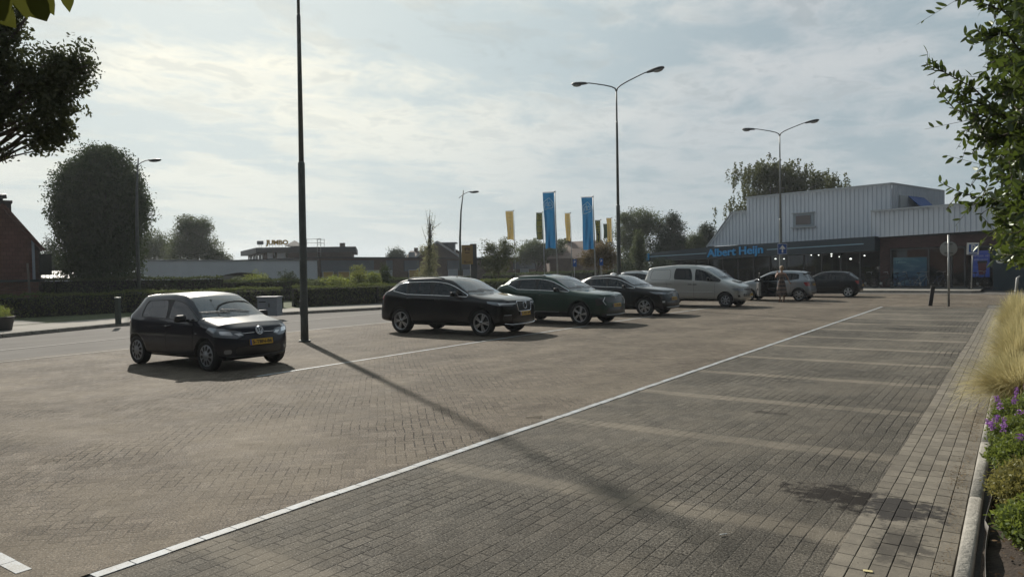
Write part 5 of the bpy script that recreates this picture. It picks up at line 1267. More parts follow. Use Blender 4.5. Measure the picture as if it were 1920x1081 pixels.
# ---- ornamental grass clumps in the bed
strawm = leafmat('straw_blades', (.33, .29, .13), (.62, .55, .30), .45, (.70, .62, .34), .03)
def grass_clump(label, base, R, Hh, n, seed, width=.0032, group='feather grass clumps in the bed'):
    rs = np.random.RandomState(seed); seg = 6; ang = rs.uniform(0, 2*math.pi, n); r0 = R*.22*np.sqrt(rs.uniform(0, 1, n)); L = Hh*rs.uniform(.75, 1.25, n); lean = rs.uniform(.05, 1.0, n)**.8*R*1.15
    bx_, by_ = r0*np.cos(ang), r0*np.sin(ang); a2 = ang+rs.normal(0, .45, n); V = np.empty((n, seg+1, 2, 3)); wd = rs.uniform(.7, 1.3, n)*width
    px_, py_ = -np.sin(a2), np.cos(a2); sagv = rs.uniform(.2, .85, n)*(lean/R)
    for i in range(seg+1):
        t_ = i/seg; out = lean*(t_**1.7)+.04*lean*np.sin(t_*6+ang); z = L*(t_-sagv*t_**2.8)
        for k, s in enumerate((-1, 1)):
            w = wd*(1-t_*.85)*s; V[:, i, k, 0] = bx_+np.cos(a2)*out+px_*w; V[:, i, k, 1] = by_+np.sin(a2)*out+py_*w; V[:, i, k, 2] = z
    idx = np.arange(n)[:, None]*(seg+1)*2+np.arange(seg)[None, :]*2; F = np.stack([idx, idx+1, idx+3, idx+2], -1).reshape(-1, 4)
    rnd = np.repeat(rs.uniform(0, 1, n), seg); root = thing('ornamental_grass', label, 'grass clump', base, 0, group)
    obj('blades', np_mesh('blades', V.reshape(-1, 3), F, strawm, rnd), root)
    n2 = n//5; V2, F2 = [], []
    mb = MB()
    for k in range(140):
        a_ = rs.uniform(0, 2*math.pi); q = Vector((math.cos(a_), math.sin(a_), 0)); h_ = rs.uniform(.12, .3)
        mb.add([q*.02, q*.02+Vector((.004, .004, 0)), q*(.08+.3*R*rs.uniform(.3, 1))+Vector((0, 0, h_))], [(0, 1, 2)])
    mb.build('tuft', mat('grass_tuft', (.09, .10, .035), .8), root); return root
grass_clump('largest pale feather grass clump, leaning over the kerb in front', (.05, 10.05, .04), .60, .70, 6500, 1, .0055)
grass_clump('second feather grass clump behind the largest one', (.05, 12.9, .04), .50, .80, 5500, 2, .005)
grass_clump('third feather grass clump, half hidden by the second', (.05, 15.4, .04), .50, .80, 4500, 3, .005)
grass_clump('tall upright feather grass clump near the leaning pale post', (.02, 18.2, .04), .50, .95, 4500, 4, .006)
grass_clump('farthest feather grass clump at the end of the bed', (.0, 21.5, .04), .50, .95, 3500, 5, .007)
# ---- low plants, flowers and soil litter in the near bed
herb = leafmat('herb_leaves', (.055, .085, .020), (.15, .19, .045), .4, (.30, .36, .06)); herb2 = leafmat('herb_yellow', (.10, .10, .030), (.22, .20, .06), .4); purple = leafmat('purple_petals', (.22, .07, .32), (.42, .20, .55), .4, (.5, .25, .65))
drym = leafmat('dry_leaves', (.10, .065, .035), (.26, .19, .11), .2)
def bushy(label, cx, cy, rx, ry, h, n, m_, seed, leaf=.03, fl=0, cat='plant'):
    rs = np.random.RandomState(seed); root = thing('plant', label, cat, (cx, cy, .04)); mb = MB(); P = []
    for k in range(max(10, n//30)):
        a_ = rs.uniform(0, 2*math.pi); q = math.sqrt(rs.uniform(0, 1)); e = Vector((rx*q*math.cos(a_), ry*q*math.sin(a_), h*(1-.55*q*q)*rs.uniform(.75, 1.1))); b0 = Vector((e.x*.45, e.y*.45, 0))
        mb.tube([b0, b0.lerp(e, .6)+Vector((0, 0, h*.08)), e], [.003, .0022, .001], 4)
        for j in range(45):
            t_ = rs.uniform(.15, 1.02); P.append(b0.lerp(e, t_)+Vector((0, 0, h*.08*math.sin(t_*3.1)))+Vector(rs.normal(0, .022, 3)))
    P = np.array([tuple(q) for q in P]); add_crown('foliage', root, P, leaf, m_, rs, .42, .3); mb.build('stem', mat('green_stem', (.08, .09, .03), .7), root)
    if fl:
        Q = []
        for k in range(fl):
            a_ = rs.uniform(0, 2*math.pi); q = math.sqrt(rs.uniform(0, 1)); c = Vector((rx*q*math.cos(a_)*.9-.04, ry*q*math.sin(a_)*.9, h*(1.02-.45*q*q))); hh = rs.uniform(.04, .11)
            for j in range(60): Q.append((c.x+rs.normal(0, .012), c.y+rs.normal(0, .012), c.z+rs.uniform(0, hh)))
        add_crown('blossom', root, np.array(Q), .018, purple, rs, .7)
    return root
bushy('purple flowering plant in front of the largest grass clump', .14, 8.9, .40, .44, .44, 12000, herb, 1, .030, 16, 'flowering plant')
bushy('purple flowering plant spilling over the round kerb', .04, 8.0, .30, .36, .36, 9000, herb, 2, .030, 15, 'flowering plant')
bushy('bright green leafy plant beside the kerb joint', .08, 7.2, .30, .46, .36, 11000, herb, 3, .036, 2, 'leafy plant')
bushy('yellow-green tangled plant in the middle of the bed', .10, 6.35, .30, .46, .32, 10000, herb2, 4, .034, 0, 'leafy plant')
bushy('green plant with broader leaves nearest the bare soil', .14, 5.55, .27, .40, .26, 7000, herb, 5, .045, 0, 'leafy plant')
bushy('leafy plant deeper in the bed beside the purple flowers', .75, 8.4, .42, .55, .46, 7000, herb, 6, .034, 6, 'flowering plant')
bushy('dark leafy plant deeper in the bed', .78, 6.9, .40, .50, .36, 6000, hedgem, 7, .034, 0, 'leafy plant')
rs = np.random.RandomState(44)
def litter(name, pts_, size, m_, label=None):
    V, F = leaf_cards(np.array(pts_), size, rs, .5); V[:, 2] = np.clip(V[:, 2], None, 9); V = np.array(V); c = np.repeat(np.array(pts_)[:, 2], 4); V[:, 2] = c+(V[:, 2]-c)*.28+.004
    return obj(name, np_mesh(name, V, F, m_, rs.uniform(0, 1, len(F))), kind='stuff')
L = [(-.33-abs(rs.normal(0, .05)), rs.uniform(2.5, 11), .012) for k in range(700)]+[(-.36-abs(rs.normal(0, .08)), rs.normal(7.1, .35), .012) for k in range(260)]+[(-.36-abs(rs.normal(0, .10)), rs.normal(9.3, .4), .012) for k in range(200)]
litter('litter', L, .020, drym)
L = [(rs.uniform(-.15, 1.3), rs.uniform(2.5, 9.5), .075) for k in range(2600)]
litter('dead_leaves', L, .045, leafmat('soil_litter', (.05, .032, .02), (.14, .09, .05), .2))
L = [(rs.uniform(-.9, -.4), rs.uniform(3, 20), .012) for k in range(130)]+[(rs.uniform(-4.4, -1), rs.uniform(2.5, 16), .004) for k in range(90)]+[(rs.uniform(-11, -4.8), rs.uniform(1, 12), .004) for k in range(70)]
litter('debris', L, .014, leafmat('pale_debris', (.12, .10, .07), (.42, .38, .30), .1))
L = [(rs.uniform(-11, -4.8), rs.uniform(1.5, 12), .004) for k in range(60)]+[(rs.uniform(-4.4, -1), rs.uniform(2.5, 14), .004) for k in range(30)]
litter('debris', L, .034, leafmat('dark_debris', (.010, .009, .008), (.03, .024, .02), .0))
for i, (x, y, a_, lab) in enumerate(((-1.62, 4.75, .9, 'white cigarette end on the dark bay bricks'), (-.72, 4.62, .2, 'small yellow paper scrap on the light bricks'))):
    mb = MB(); (mb.tube([(-.028, 0, .008), (.028, 0, .008)], .0042, 7) if i == 0 else mb.box((0, 0, .0065), (.05, .026, .002))); o = mb.build('cigarette_end' if i == 0 else 'paper_scrap', white if i == 0 else mat('paper', (.55, .48, .25), .8), None, label=lab, cat='litter', loc=(x, y, .004 if i == 0 else .006), rz=a_)
mb = MB(); mb.tube([(-.09, -.03, .008), (0, 0, .012), (.09, .03, .010)], .005, 6); mb.tube([(.05, .018, .011), (.10, .06, .010)], .004, 5); mb.build('twig', mat('dry_twig', (.42, .36, .27), .8), None, label='small pale twig lying beside the long white line', cat='twig', loc=(-4.85, 7.35, .003), rz=.3)
# weeds and moss along joints at the far end
# ------------------------------------------------------------------ buildings
CAMRZ = rad(34.9)
def brickwall(name, c1, c2, mort, bw=.22, bh=.065, rough=.85):
    if name in MATS: return MATS[name]
    m = bpy.data.materials.new(name); m.use_nodes = True; t = NT(m.node_tree); p = t.n['Principled BSDF']
    pos = t.node('ShaderNodeTexCoord').outputs['Object']; x, y, z = t.sep(pos)
    vec = t.comb(t.m('ADD', x, y), z, 0)
    b = t.node('ShaderNodeTexBrick'); t.put(b.inputs['Vector'], vec); b.inputs['Scale'].default_value = 1.0; b.inputs['Brick Width'].default_value = bw; b.inputs['Row Height'].default_value = bh
    b.inputs['Mortar Size'].default_value = .006; b.inputs['Color1'].default_value = tuple(c1)+(1,); b.inputs['Color2'].default_value = tuple(c2)+(1,); b.inputs['Mortar'].default_value = tuple(mort)+(1,)
    col = t.scale(b.outputs[0], t.rng(t.noise(pos, 1.2, 5, .6), .3, .7, .78, 1.18)); t.put(p.inputs['Base Color'], col); p.inputs['Roughness'].default_value = rough
    bn = t.node('ShaderNodeBump'); bn.inputs['Strength'].default_value = .4; bn.inputs['Distance'].default_value = .01; t.put(bn.inputs['Height'], t.m('MULTIPLY', b.outputs['Fac'], -1.0)); t.l.new(bn.outputs[0], p.inputs['Normal'])
    MATS[name] = m; return m
brown_b = brickwall('brown_brick', (.085, .055, .042), (.12, .080, .060), (.10, .09, .08)); dark_b = brickwall('maroon_brick', (.050, .026, .026), (.075, .040, .038), (.04, .03, .03)); red_b = brickwall('red_brick', (.13, .060, .045), (.19, .09, .065), (.14, .12, .10))
panelm = mat('blue_grey_panel', (.085, .105, .13), .6, noise=(.8, .12)); fasciam = mat('dark_fascia', (.022, .036, .048), .45, noise=(.6, .15)); cladm = mat('white_cladding', (.60, .65, .72), .45, .1, noise=(.5, .07)); trimw = mat('cladding_trim', (.42, .45, .48), .5)
ahblue = mat('sign_blue', (.038, .30, .64), .5); stripem = mat('stripe_blue', (.22, .36, .46), .5); shopglass = glass('shop_glass', (.42, .47, .48), ior=1.55, dirt=.015); darkroof = mat('roof_felt', (.035, .037, .038), .9, noise=(2, .3))
tilem = mat('concrete_tiles', (.085, .065, .055), .8, noise=(1.5, .2)); glowm = mat('spot_glow', (.9, .9, .85), .5, emit=((1, .95, .85), 5.0)); framem = mat('window_frame', (.05, .055, .06), .5); pane_d = mat('dark_pane', (.018, .022, .026), .06, coat=1.0); pale_pane = mat('pale_pane', (.28, .33, .38), .3)
interm = mat('shop_interior', (.07, .07, .075), .8, noise=(1.0, .5))

# --- supermarket
TH = rad(-15); ex = Vector((math.cos(TH), math.sin(TH), 0)); ey = Vector((-math.sin(TH), math.cos(TH), 0)); P0 = Vector((-5, 55, 0))
def fac(u, v, y=0.0):
    d = rayd(u, v); o = Vector((0, 0, EYE)); p0 = P0+ey*y; t_ = (p0-o).dot(ey)/d.dot(ey); q = o+d*t_-P0; return (q.dot(ex), q.z)
shop = thing('supermarket', 'long supermarket with white ribbed upper walls, dark blue fascia and blue lettering', 'building', P0, TH)
def corrug(name, parent, s0, s1, zb, zt, y, pitch=.30, dep=.05, m_=None, along='x', y1=None):
    mb = MB(); n = int(abs(s1-s0)/pitch*1.0); V = []; F = []
    for k in range(n):
        a = s0+(s1-s0)*k/n
        for fr_, dd in ((0, 0), (.68, 0), (.76, dep), (.92, dep)):
            x = a+(s1-s0)/n*fr_; yy = y+dd
            V.append((x, yy, zb(x)) if along == 'x' else (yy, x, zb(x))); V.append((x, yy, zt(x)) if along == 'x' else (yy, x, zt(x)))
    V.append((s1, y, zb(s1)) if along == 'x' else (y, s1, zb(s1))); V.append((s1, y, zt(s1)) if along == 'x' else (y, s1, zt(s1)))
    F = [(2*i, 2*i+2, 2*i+3, 2*i+1) for i in range(len(V)//2-1)]
    mb.add(V, F); return mb.build(name, m_ or cladm, parent)
lin = lambda a, b: (lambda x: lerp(a[1], b[1], max(0, min(1, (x-a[0])/(b[0]-a[0])))))
zbl = lin((-17.0, 3.44), (-3.3, 3.58))
L_ = fac(1327, 462)[0]; S1 = fac(1374, 397); S2 = fac(1400, 370); S3 = fac(1672, 343)
def ztl(x):
    if x < S1[0]: return lerp(zbl(L_)+.02, S1[1], (x-L_)/(S1[0]-L_))
    if x < S2[0]: return S1[1]+.02
    return lerp(S2[1], S3[1], (x-S2[0])/(S3[0]-S2[0]))
corrug('cladding', shop, L_, S2[0], zbl, ztl, 0); corrug('cladding', shop, S2[0]+.002, S3[0], zbl, ztl, 0)
# parapet capping
mb = MB()
def cap_seg(a, b, y=0, w=.16, h=.10): mb.slab([(a[0], y-.05, a[1]-h), (b[0], y-.05, b[1]-h), (b[0], y-.05, b[1]+.02), (a[0], y-.05, a[1]+.02)], -w)
cap_seg((L_, zbl(L_)+.02), S1); cap_seg(S1, (S2[0], S1[1])); cap_seg(S2, S3)
mb.build('parapet_cap', trimw, shop)
D9 = 9.3; corrug('cladding', shop, 0.0, D9, lambda x: 3.6, lambda x: S3[1]-.02, S3[0]+.02, along='y', m_=cladm)
mb = MB(); mb.slab([(S3[0]+.07, -.05, S3[1]-.10), (S3[0]+.07, D9, S3[1]-.10), (S3[0]+.07, D9, S3[1]+.03), (S3[0]+.07, -.05, S3[1]+.03)], .16); mb.build('parapet_cap', trimw, shop)
mb = MB(); mb.prism([(L_+2.6, .2), (S3[0]-.1, .2), (S3[0]-.1, D9), (L_+2.6, D9)], 3.0, S1[1]-.1); mb.prism([(S2[0]+.1, .1), (S3[0]-.05, .1), (S3[0]-.05, D9-.1), (S2[0]+.1, D9-.1)], S1[1]-.05, S3[1]-.35); mb.build('roof', darkroof, shop)
mb = MB(); mb.box((S3[0]-3.0, 2, S3[1]+.05), (1.0, .8, .30), bev=.03); mb.build('roof_vent', darkmetal, shop)
# small upper window
a, b = fac(1487, 401, -.05), fac(1526, 424, -.05); mb = MB()
wx0, wx1, wz0, wz1 = a[0], b[0], b[1], a[1]
mb.box(((wx0+wx1)/2, -.02, (wz0+wz1)/2), (wx1-wx0, .10, wz1-wz0)); w_ = mb.build('window', pale_pane, shop)
mb = MB(); mb.box(((wx0+wx1)/2, -.09, (wz0+wz1)/2), (wx1-wx0-.5, .06, wz1-wz0-.35)); mb.build('pane', mat('dull_pane', (.14, .12, .12), .25), w_)
mb = MB(); mb.box(((wx0+wx1)/2, -.12, wz0-.03), (wx1-wx0+.3, .2, .07)); mb.box(((wx0+wx1)/2, -.10, wz1+.03), (wx1-wx0+.2, .14, .06)); mb.build('sill', trimw, w_)
# lower ribbed parapet on the right
A, B = fac(1635, 395, -.9), fac(1990, 366, -.9); zb2 = lin((A[0], 3.55), (B[0], 3.74)); zt2 = lin(A, B)
corrug('cladding', shop, A[0], B[0], zb2, zt2, -.9, m_=cladm)
mb = MB(); cap_seg(A, B, -.9, .18, .09); mb.build('parapet_cap', trimw, shop)
mb = MB(); mb.prism([(A[0], -.76), (B[0], -.76), (B[0], 12), (S3[0]+.1, 12), (S3[0]+.1, 0), (A[0], 0)], 3.5, A[1]-.25); mb.build('roof', darkroof, shop)
mb = MB(); mb.slab([(A[0]-.01, -.9, 3.55), (A[0]-.01, -.0, 3.55), (A[0]-.01, 0, A[1]), (A[0]-.01, -.9, A[1])], .05); mb.build('parapet_return', trimw, shop)
mb = MB(); mb.tube([(A[0]-.12, -.10, 2.7), (A[0]-.12, -.10, 4.4)], .05, 8); mb.build('downpipe', galv, shop)
# awning on the side wall
mb = MB(); x0 = S3[0]+.1; mb.slab([(x0, 2.4, 6.45), (x0, 5.2, 6.45), (x0+.75, 5.2, 5.7), (x0+.75, 2.4, 5.7)], .04); mb.build('awning', mat('awning_blue', (.018, .075, .27), .7), shop)
mb = MB(); mb.box((x0, 1.6, 5.9), (.12, 1.2, 1.1)); mb.build('window', trimw, shop)
# fascia canopy
fy = -1.5; FL, FR = fac(1207, 484, fy)[0], fac(1640, 460, fy)[0]
zft = lambda x: pl(-x, [(-FR, fac(1640, 443, fy)[1]), (-fac(1327, 463, fy)[0], fac(1327, 463, fy)[1]), (-FL, fac(1210, 474, fy)[1])])
def zft(x):
    q = [(FL, fac(1210, 475, fy)[1]), (fac(1327, 463, fy)[0], fac(1327, 463, fy)[1]), (FR, fac(1640, 443, fy)[1])]
    for a, b in zip(q[:-1], q[1:]):
        if x <= b[0]: return lerp(a[1], b[1], (x-a[0])/(b[0]-a[0]))
    return q[-1][1]
zfb = lin((FL, fac(1210, 491, fy)[1]), (FR, fac(1640, 470, fy)[1]))
mb = MB(); N = 24
V = []
for i in range(N+1):
    x = lerp(FL, FR, i/N); V += [(x, fy, zfb(x)), (x, fy, zft(x)), (x, .3, zft(x)), (x, .3, zfb(x))]
F = [(4*i+k, 4*i+(k+1) % 4, 4*i+4+(k+1) % 4, 4*i+4+k) for i in range(N) for k in range(4)]+[(3, 2, 1, 0), (4*N, 4*N+1, 4*N+2, 4*N+3)]
mb.add(V, F); mb.build('fascia', fasciam, shop)
sx0, sx1 = fac(1328, 478, fy)[0], fac(1433, 470, fy)[0]
mb = MB(); zs_ = lambda x: lin((fac(1219, 481, fy)[0], fac(1219, 481, fy)[1]), (fac(1620, 457, fy)[0], fac(1620, 457, fy)[1]))(x)
def stripe(a, b): mb.slab([(a, fy-.03, zs_(a)-.035), (b, fy-.03, zs_(b)-.035), (b, fy-.03, zs_(b)+.035), (a, fy-.03, zs_(a)+.035)], -.05)
stripe(fac(1219, 481, fy)[0], sx0-.15); mb.build('fascia_line', stripem, shop); mb = MB(); stripe(sx1+.25, fac(1620, 457, fy)[0]); mb.build('fascia_line', stripem, shop)
mid = (sx0+sx1)/2; zc = fac(1381, 471.5, fy)[1]; slope = (fac(1433, 468, fy)[1]-fac(1328, 476, fy)[1])/(sx1-sx0)
V, F = text_mesh('Albert Heijn', 1.0, .05, .022); wdt_ = max(v.x for v in V)-min(v.x for v in V)
mb = MB(); M = frame(Vector((mid, fy-.10, zc)), (1, 0, slope), (0, 0, 1)); sc_ = (sx1-sx0)/wdt_; hs = .86
mb.add([M @ Vector((v.x*sc_, v.y*hs, v.z)) for v in V], F); mb.build('lettering', ahblue, shop)
def ah_logo(mb, M, s, mi, thick, mirror=-1):
    """house outline with the letters a h, drawn as strokes"""
    def st(P, w):
        for a, b in zip(P[:-1], P[1:]):
            a, b = Vector(a), Vector(b); d = (b-a).normalized(); n = Vector((-d.y, d.x)); a = a-d*w*.3; b = b+d*w*.3; mb.slab([M @ Vector((q.x*s*mirror, q.y*s, thick)) for q in (a-n*w/2, b-n*w/2, b+n*w/2, a+n*w/2)][::(-1 if mirror < 0 else 1)], thick)
    st([(-.46, .10), (-.05, .62), (.50, .22), (.42, -.62), (-.38, -.40), (-.46, .10)], .07)
    st([(.02, .10), (-.10, .16), (-.24, .10), (-.28, -.06), (-.22, -.22), (-.08, -.24), (.00, -.12), (.02, .12), (.03, -.24)], .065)
    st([(.12, .34), (.13, -.24)], .065); st([(.13, .04), (.20, .14), (.30, .10), (.32, -.24)], .065)
lx, lz = fac(1212, 482, fy-.1); mb = MB(); mb.box((lx, fy-.12, lz), (.62, .16, .62), bev=.03); ah_logo(mb, frame(Vector((lx, fy-.21, lz)), (1, 0, 0), (0, 0, 1)), .42, 1, .01, 1); mb.build('logo_sign', [ahblue, white], shop)
# shop front under the fascia
mb = MB(); zt_ = 2.75
for i in range(15):
    x = lerp(FL+.4, FR-.1, i/14); mb.box((x, -.35, zt_/2+.02), (.09, .10, zt_))
mb.box(((FL+FR)/2, -.35, .10), (FR-FL-.3, .12, .18)); mb.build('shopfront_frame', framem, shop)
for i in range(14):
    a, b = lerp(FL+.4, FR-.1, i/14)+.05, lerp(FL+.4, FR-.1, (i+1)/14)-.05
    mb = MB(); mb.add([(a, -.34, .2), (b, -.34, .2), (b, -.34, zt_), (a, -.34, zt_)], [(0, 1, 2, 3)]); mb.build('window', shopglass, shop)
mb = MB(); mb.add([(FL, 5, 0), (FR, 5, 0), (FR, 5, 3.2), (FL, 5, 3.2)], [(0, 1, 2, 3)]); mb.add([(FL, -.3, 2.9), (FR, -.3, 2.9), (FR, 5, 2.9), (FL, 5, 2.9)], [(0, 1, 2, 3)]); mb.add([(FL, -.3, .15), (FR, -.3, .15), (FR, 5, .15), (FL, 5, .15)], [(0, 1, 2, 3)]); mb.add([(FL, -.3, 0), (FL, 5, 0), (FL, 5, 3), (FL, -.3, 3)], [(0, 1, 2, 3)]); mb.build('interior_wall', interm, shop)
rs = np.random.RandomState(3)
for k in range(9):
    mb = MB(); x = rs.uniform(FL+2, FR-1); mb.box((x, rs.uniform(1.5, 4), .9), (rs.uniform(.8, 1.8), .5, rs.uniform(1.2, 1.7)), bev=.03); mb.build('shelf', mat('shelf_%d' % (k % 3), ((.09, .05, .04), (.06, .07, .08), (.10, .085, .06))[k % 3], .8, noise=(6, .7)), shop)
for (u, v, r_) in ((1454, 485, .07), (1470, 485, .05), (1507, 479, .06), (1507, 485, .05), (1521, 478, .05), (1535, 478, .05), (1559, 476, .06), (1559, 480, .05), (1574, 481, .05), (1595, 485, .08), (1621, 479, .06), (1612, 492, .04)):
    x, z = fac(u, v, .8); mb = MB(); mb.ell((x, .8, z), (r_, r_, r_*.7), 10, 6); mb.build('spot_lamp', glowm, shop)
# right wing: brick band, piers and glazed bays with posters
yw = -.70; WR = B[0]; mb = MB(); xb = FR; zb3 = lin((A[0], 3.56), (WR, 3.72))
mb.prism([(xb+.01, yw), (WR, yw), (WR, yw+.35), (xb+.01, yw+.35)], 2.78, 3.56); mb.prism([(xb+.01, yw+.0), (fac(1668, 500, yw)[0], yw+.0), (fac(1668, 500, yw)[0], yw+.35), (xb+.01, yw+.35)], 0, 2.775); mb.build('wall', dark_b, shop)
g0 = fac(1668, 500, yw)[0]; g1 = fac(1862, 500, yw)[0]; mb = MB(); q = [g0+.05, fac(1740, 500, yw)[0], fac(1783, 500, yw)[0], fac(1808, 500, yw)[0], g1]
for x in q: mb.box((x, yw+.12, 1.39), (.09, .10, 2.77))
mb.box(((g0+g1)/2, yw+.12, .12), (g1-g0, .12, .2)); mb.box(((g0+g1)/2, yw+.12, 2.70), (g1-g0, .12, .10)); mb.build('shopfront_frame', framem, shop)
for a, b in zip(q[:-1], q[1:]):
    mb = MB(); mb.add([(a+.04, yw+.13, .2), (b-.04, yw+.13, .2), (b-.04, yw+.13, 2.66), (a+.04, yw+.13, 2.66)], [(0, 1, 2, 3)]); mb.build('window', shopglass, shop)
mb = MB(); mb.add([(g0, 3, 0), (g1, 3, 0), (g1, 3, 3), (g0, 3, 3)], [(0, 1, 2, 3)]); mb.add([(g0, yw+.3, 2.77), (g1, yw+.3, 2.77), (g1, 3, 2.77), (g0, 3, 2.77)], [(0, 1, 2, 3)]); mb.add([(g0, yw+.3, .14), (g1, yw+.3, .14), (g1, 3, .14), (g0, 3, .14)], [(0, 1, 2, 3)]); mb.build('interior_wall', interm, shop)
tealw = mat('dark_teal_wall', (.012, .030, .042), .6, noise=(.8, .2)); mb = MB(); mb.prism([(g1+.01, yw), (WR, yw), (WR, yw+.35), (g1+.01, yw+.35)], 0, 2.775); mb.build('wall', tealw, shop)
def poster_mat(name, top, bot, green=False):
    m = bpy.data.materials.new(name); m.use_nodes = True; t = NT(m.node_tree); p = t.n['Principled BSDF']; pos = t.node('ShaderNodeTexCoord').outputs['Object']; x, y, z = t.sep(pos)
    c = t.mix(t.ss(z, .5, 2.4), bot, top); w = t.ss(t.noise(t.comb(t.m('MULTIPLY', x, .5), 0.0, t.m('MULTIPLY', z, 2.6)), 1.4, 4, .6), .5, .64)
    c = t.mix(t.m('MULTIPLY', w, .45), c, (.20, .34, .36) if green else (.10, .14, .42)); t.put(p.inputs['Base Color'], c); p.inputs['Roughness'].default_value = .35; return m
a, b = fac(1675, 483, yw+.08), fac(1738, 543, yw+.08); mb = MB(); mb.box(((a[0]+b[0])/2, yw+.085, (a[1]+max(b[1], .25))/2), (b[0]-a[0], .015, a[1]-max(b[1], .25))); po = mb.build('poster', poster_mat('teal_poster', (.028, .11, .16), (.012, .06, .13), True), shop)
mb = MB(); add_text(mb, 'Lekker', .24, frame(Vector((a[0]+.5, yw+.070, a[1]-.30)), (1, 0, 0), (0, 0, 1)), .003, .004); mb.build('lettering', mat('poster_print', (.16, .30, .34), .6), po)
a, b = fac(1822, 470, yw-.03), fac(1855, 519, yw-.03); mb = MB(); mb.box(((a[0]+b[0])/2, yw+.03, (a[1]+b[1])/2), (b[0]-a[0], .05, a[1]-b[1])); po = mb.build('poster', poster_mat('blue_poster', (.030, .060, .36), (.045, .10, .40)), shop)
cx_ = (a[0]+b[0])/2+.10; cz_ = lerp(b[1], a[1], .32); mb = MB(); mb.add([(cx_-.20, yw-.002, cz_-.40), (cx_+.16, yw-.002, cz_-.34), (cx_+.24, yw-.002, cz_+.36), (cx_-.26, yw-.002, cz_+.36)], [(0, 1, 2, 3)]); mb.add([(cx_-.29, yw-.006, cz_+.34), (cx_+.28, yw-.006, cz_+.34), (cx_+.24, yw-.006, cz_+.48), (cx_-.25, yw-.006, cz_+.48)], [(0, 1, 2, 3)], 1); mb.build('print', [mat('cup_print', (.085, .022, .03), .5), black], po)
mb = MB(); add_text(mb, 'ONTDEK HET', .17, frame(Vector((cx_-.08, yw-.004, a[1]-.34)), (1, 0, 0), (0, 0, 1)), .002); add_text(mb, 'VERS GEZET', .15, frame(Vector((cx_-.08, yw-.004, a[1]-.56)), (1, 0, 0), (0, 0, 1)), .002); mb.build('lettering', mat('pale_print', (.35, .38, .55), .6), po)
x, z = fac(1875, 489, yw-.05); mb = MB(); M = Matrix(((1, 0, 0), (0, 0, -1), (0, 1, 0))); mb.ell((x, yw-.02, z), (.22, .03, .16), 24, 8); mb.box((x, yw-.052, z), (.22, .01, .07)); mb.mi[-6:] = [1]*6; mb.build('oval_sign', [white, darkmetal], shop)
mb = MB(); mb.prism([(FL, 5.1), (WR, 5.1), (WR, 14), (FL, 14)], 0, 2.7); mb.build('wall', dark_b, shop)

# --- long pale wall with the flat arch, the flat-roofed brick store behind, and its neighbours
XW = -55.0; y0, y1 = onx(265, 500, XW).y, onx(595, 500, XW).y; ya, yb = onx(386, 530, XW).y, onx(518, 530, XW).y
pw = thing('pale_wall', 'long pale rendered wall with a wide flat arch and thin coping', 'wall', (XW, y0, 0)); mb = MB(); Hh = 2.98; N = 30
def arch(y): t_ = (y-ya)/(yb-ya); return 1.18+.80*math.sin(max(0, min(1, t_))*math.pi)**.8 if 0 <= t_ <= 1 else 0
ys = sorted(set([y0, y1]+[lerp(ya, yb, i/N) for i in range(N+1)]+[ya-.001, yb+.001])); V = []; F = []
for y in ys: V += [(0, y-y0, arch(y)), (0, y-y0, Hh), (-.3, y-y0, Hh), (-.3, y-y0, arch(y))]
for i in range(len(ys)-1): F += [(4*i+k, 4*i+4+k, 4*i+4+(k+1) % 4, 4*i+(k+1) % 4) for k in range(4)]
F += [(0, 1, 2, 3), tuple(4*(len(ys)-1)+k for k in (3, 2, 1, 0))]; mb.add(V, F); mb.build('wall', plasterw, pw)
mb = MB(); mb.box((-.15, (y1-y0)/2, Hh+.04), (.42, y1-y0+.1, .09)); mb.build('coping', mat('coping_zinc', (.22, .24, .26), .5, .4), pw)
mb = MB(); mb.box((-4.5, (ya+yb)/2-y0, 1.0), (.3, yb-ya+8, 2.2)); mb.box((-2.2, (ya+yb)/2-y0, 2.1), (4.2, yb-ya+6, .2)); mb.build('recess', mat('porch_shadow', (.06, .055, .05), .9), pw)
mb = MB(); mb.box((-2.0, onx(420, 524, XW-2).y-y0, 1.55), (.2, 3.2, .25)); mb.build('beam', trimw, pw)
YS, YE = onx(595, 500, XW).y+.3, onx(1215, 490, XW).y
st = thing('low_building', 'long low flat-roofed brick building with blue-grey panels behind the hedge', 'building', (XW, YS, 0)); LN = YE-YS; Hs = 3.22
mb = MB(); mb.prism([(-12, 0), (0, 0), (0, LN), (-12, LN)], 0, Hs); mb.build('wall', brown_b, st)
mb = MB(); mb.prism([(-12.3, -.2), (.30, -.2), (.30, LN+.2), (-12.3, LN+.2)], Hs+.003, Hs+.14); mb.build('roof', darkroof, st)
def onst(u, v, x=0.0): q = onx(u, v, XW+x); return q.y-YS, q.z
for (u0, u1) in ((601, 700), (724, 735), (757, 785), (838, 888), (962, 1005)):
    a, b = onst(u0, 490)[0], onst(u1, 490)[0]; mb = MB(); mb.box((.04, (a+b)/2, 2.42), (.09, b-a, 1.22)); mb.build('panel', panelm, st)
yellowp = mat('yellow_blind', (.30, .20, .035), .7); 
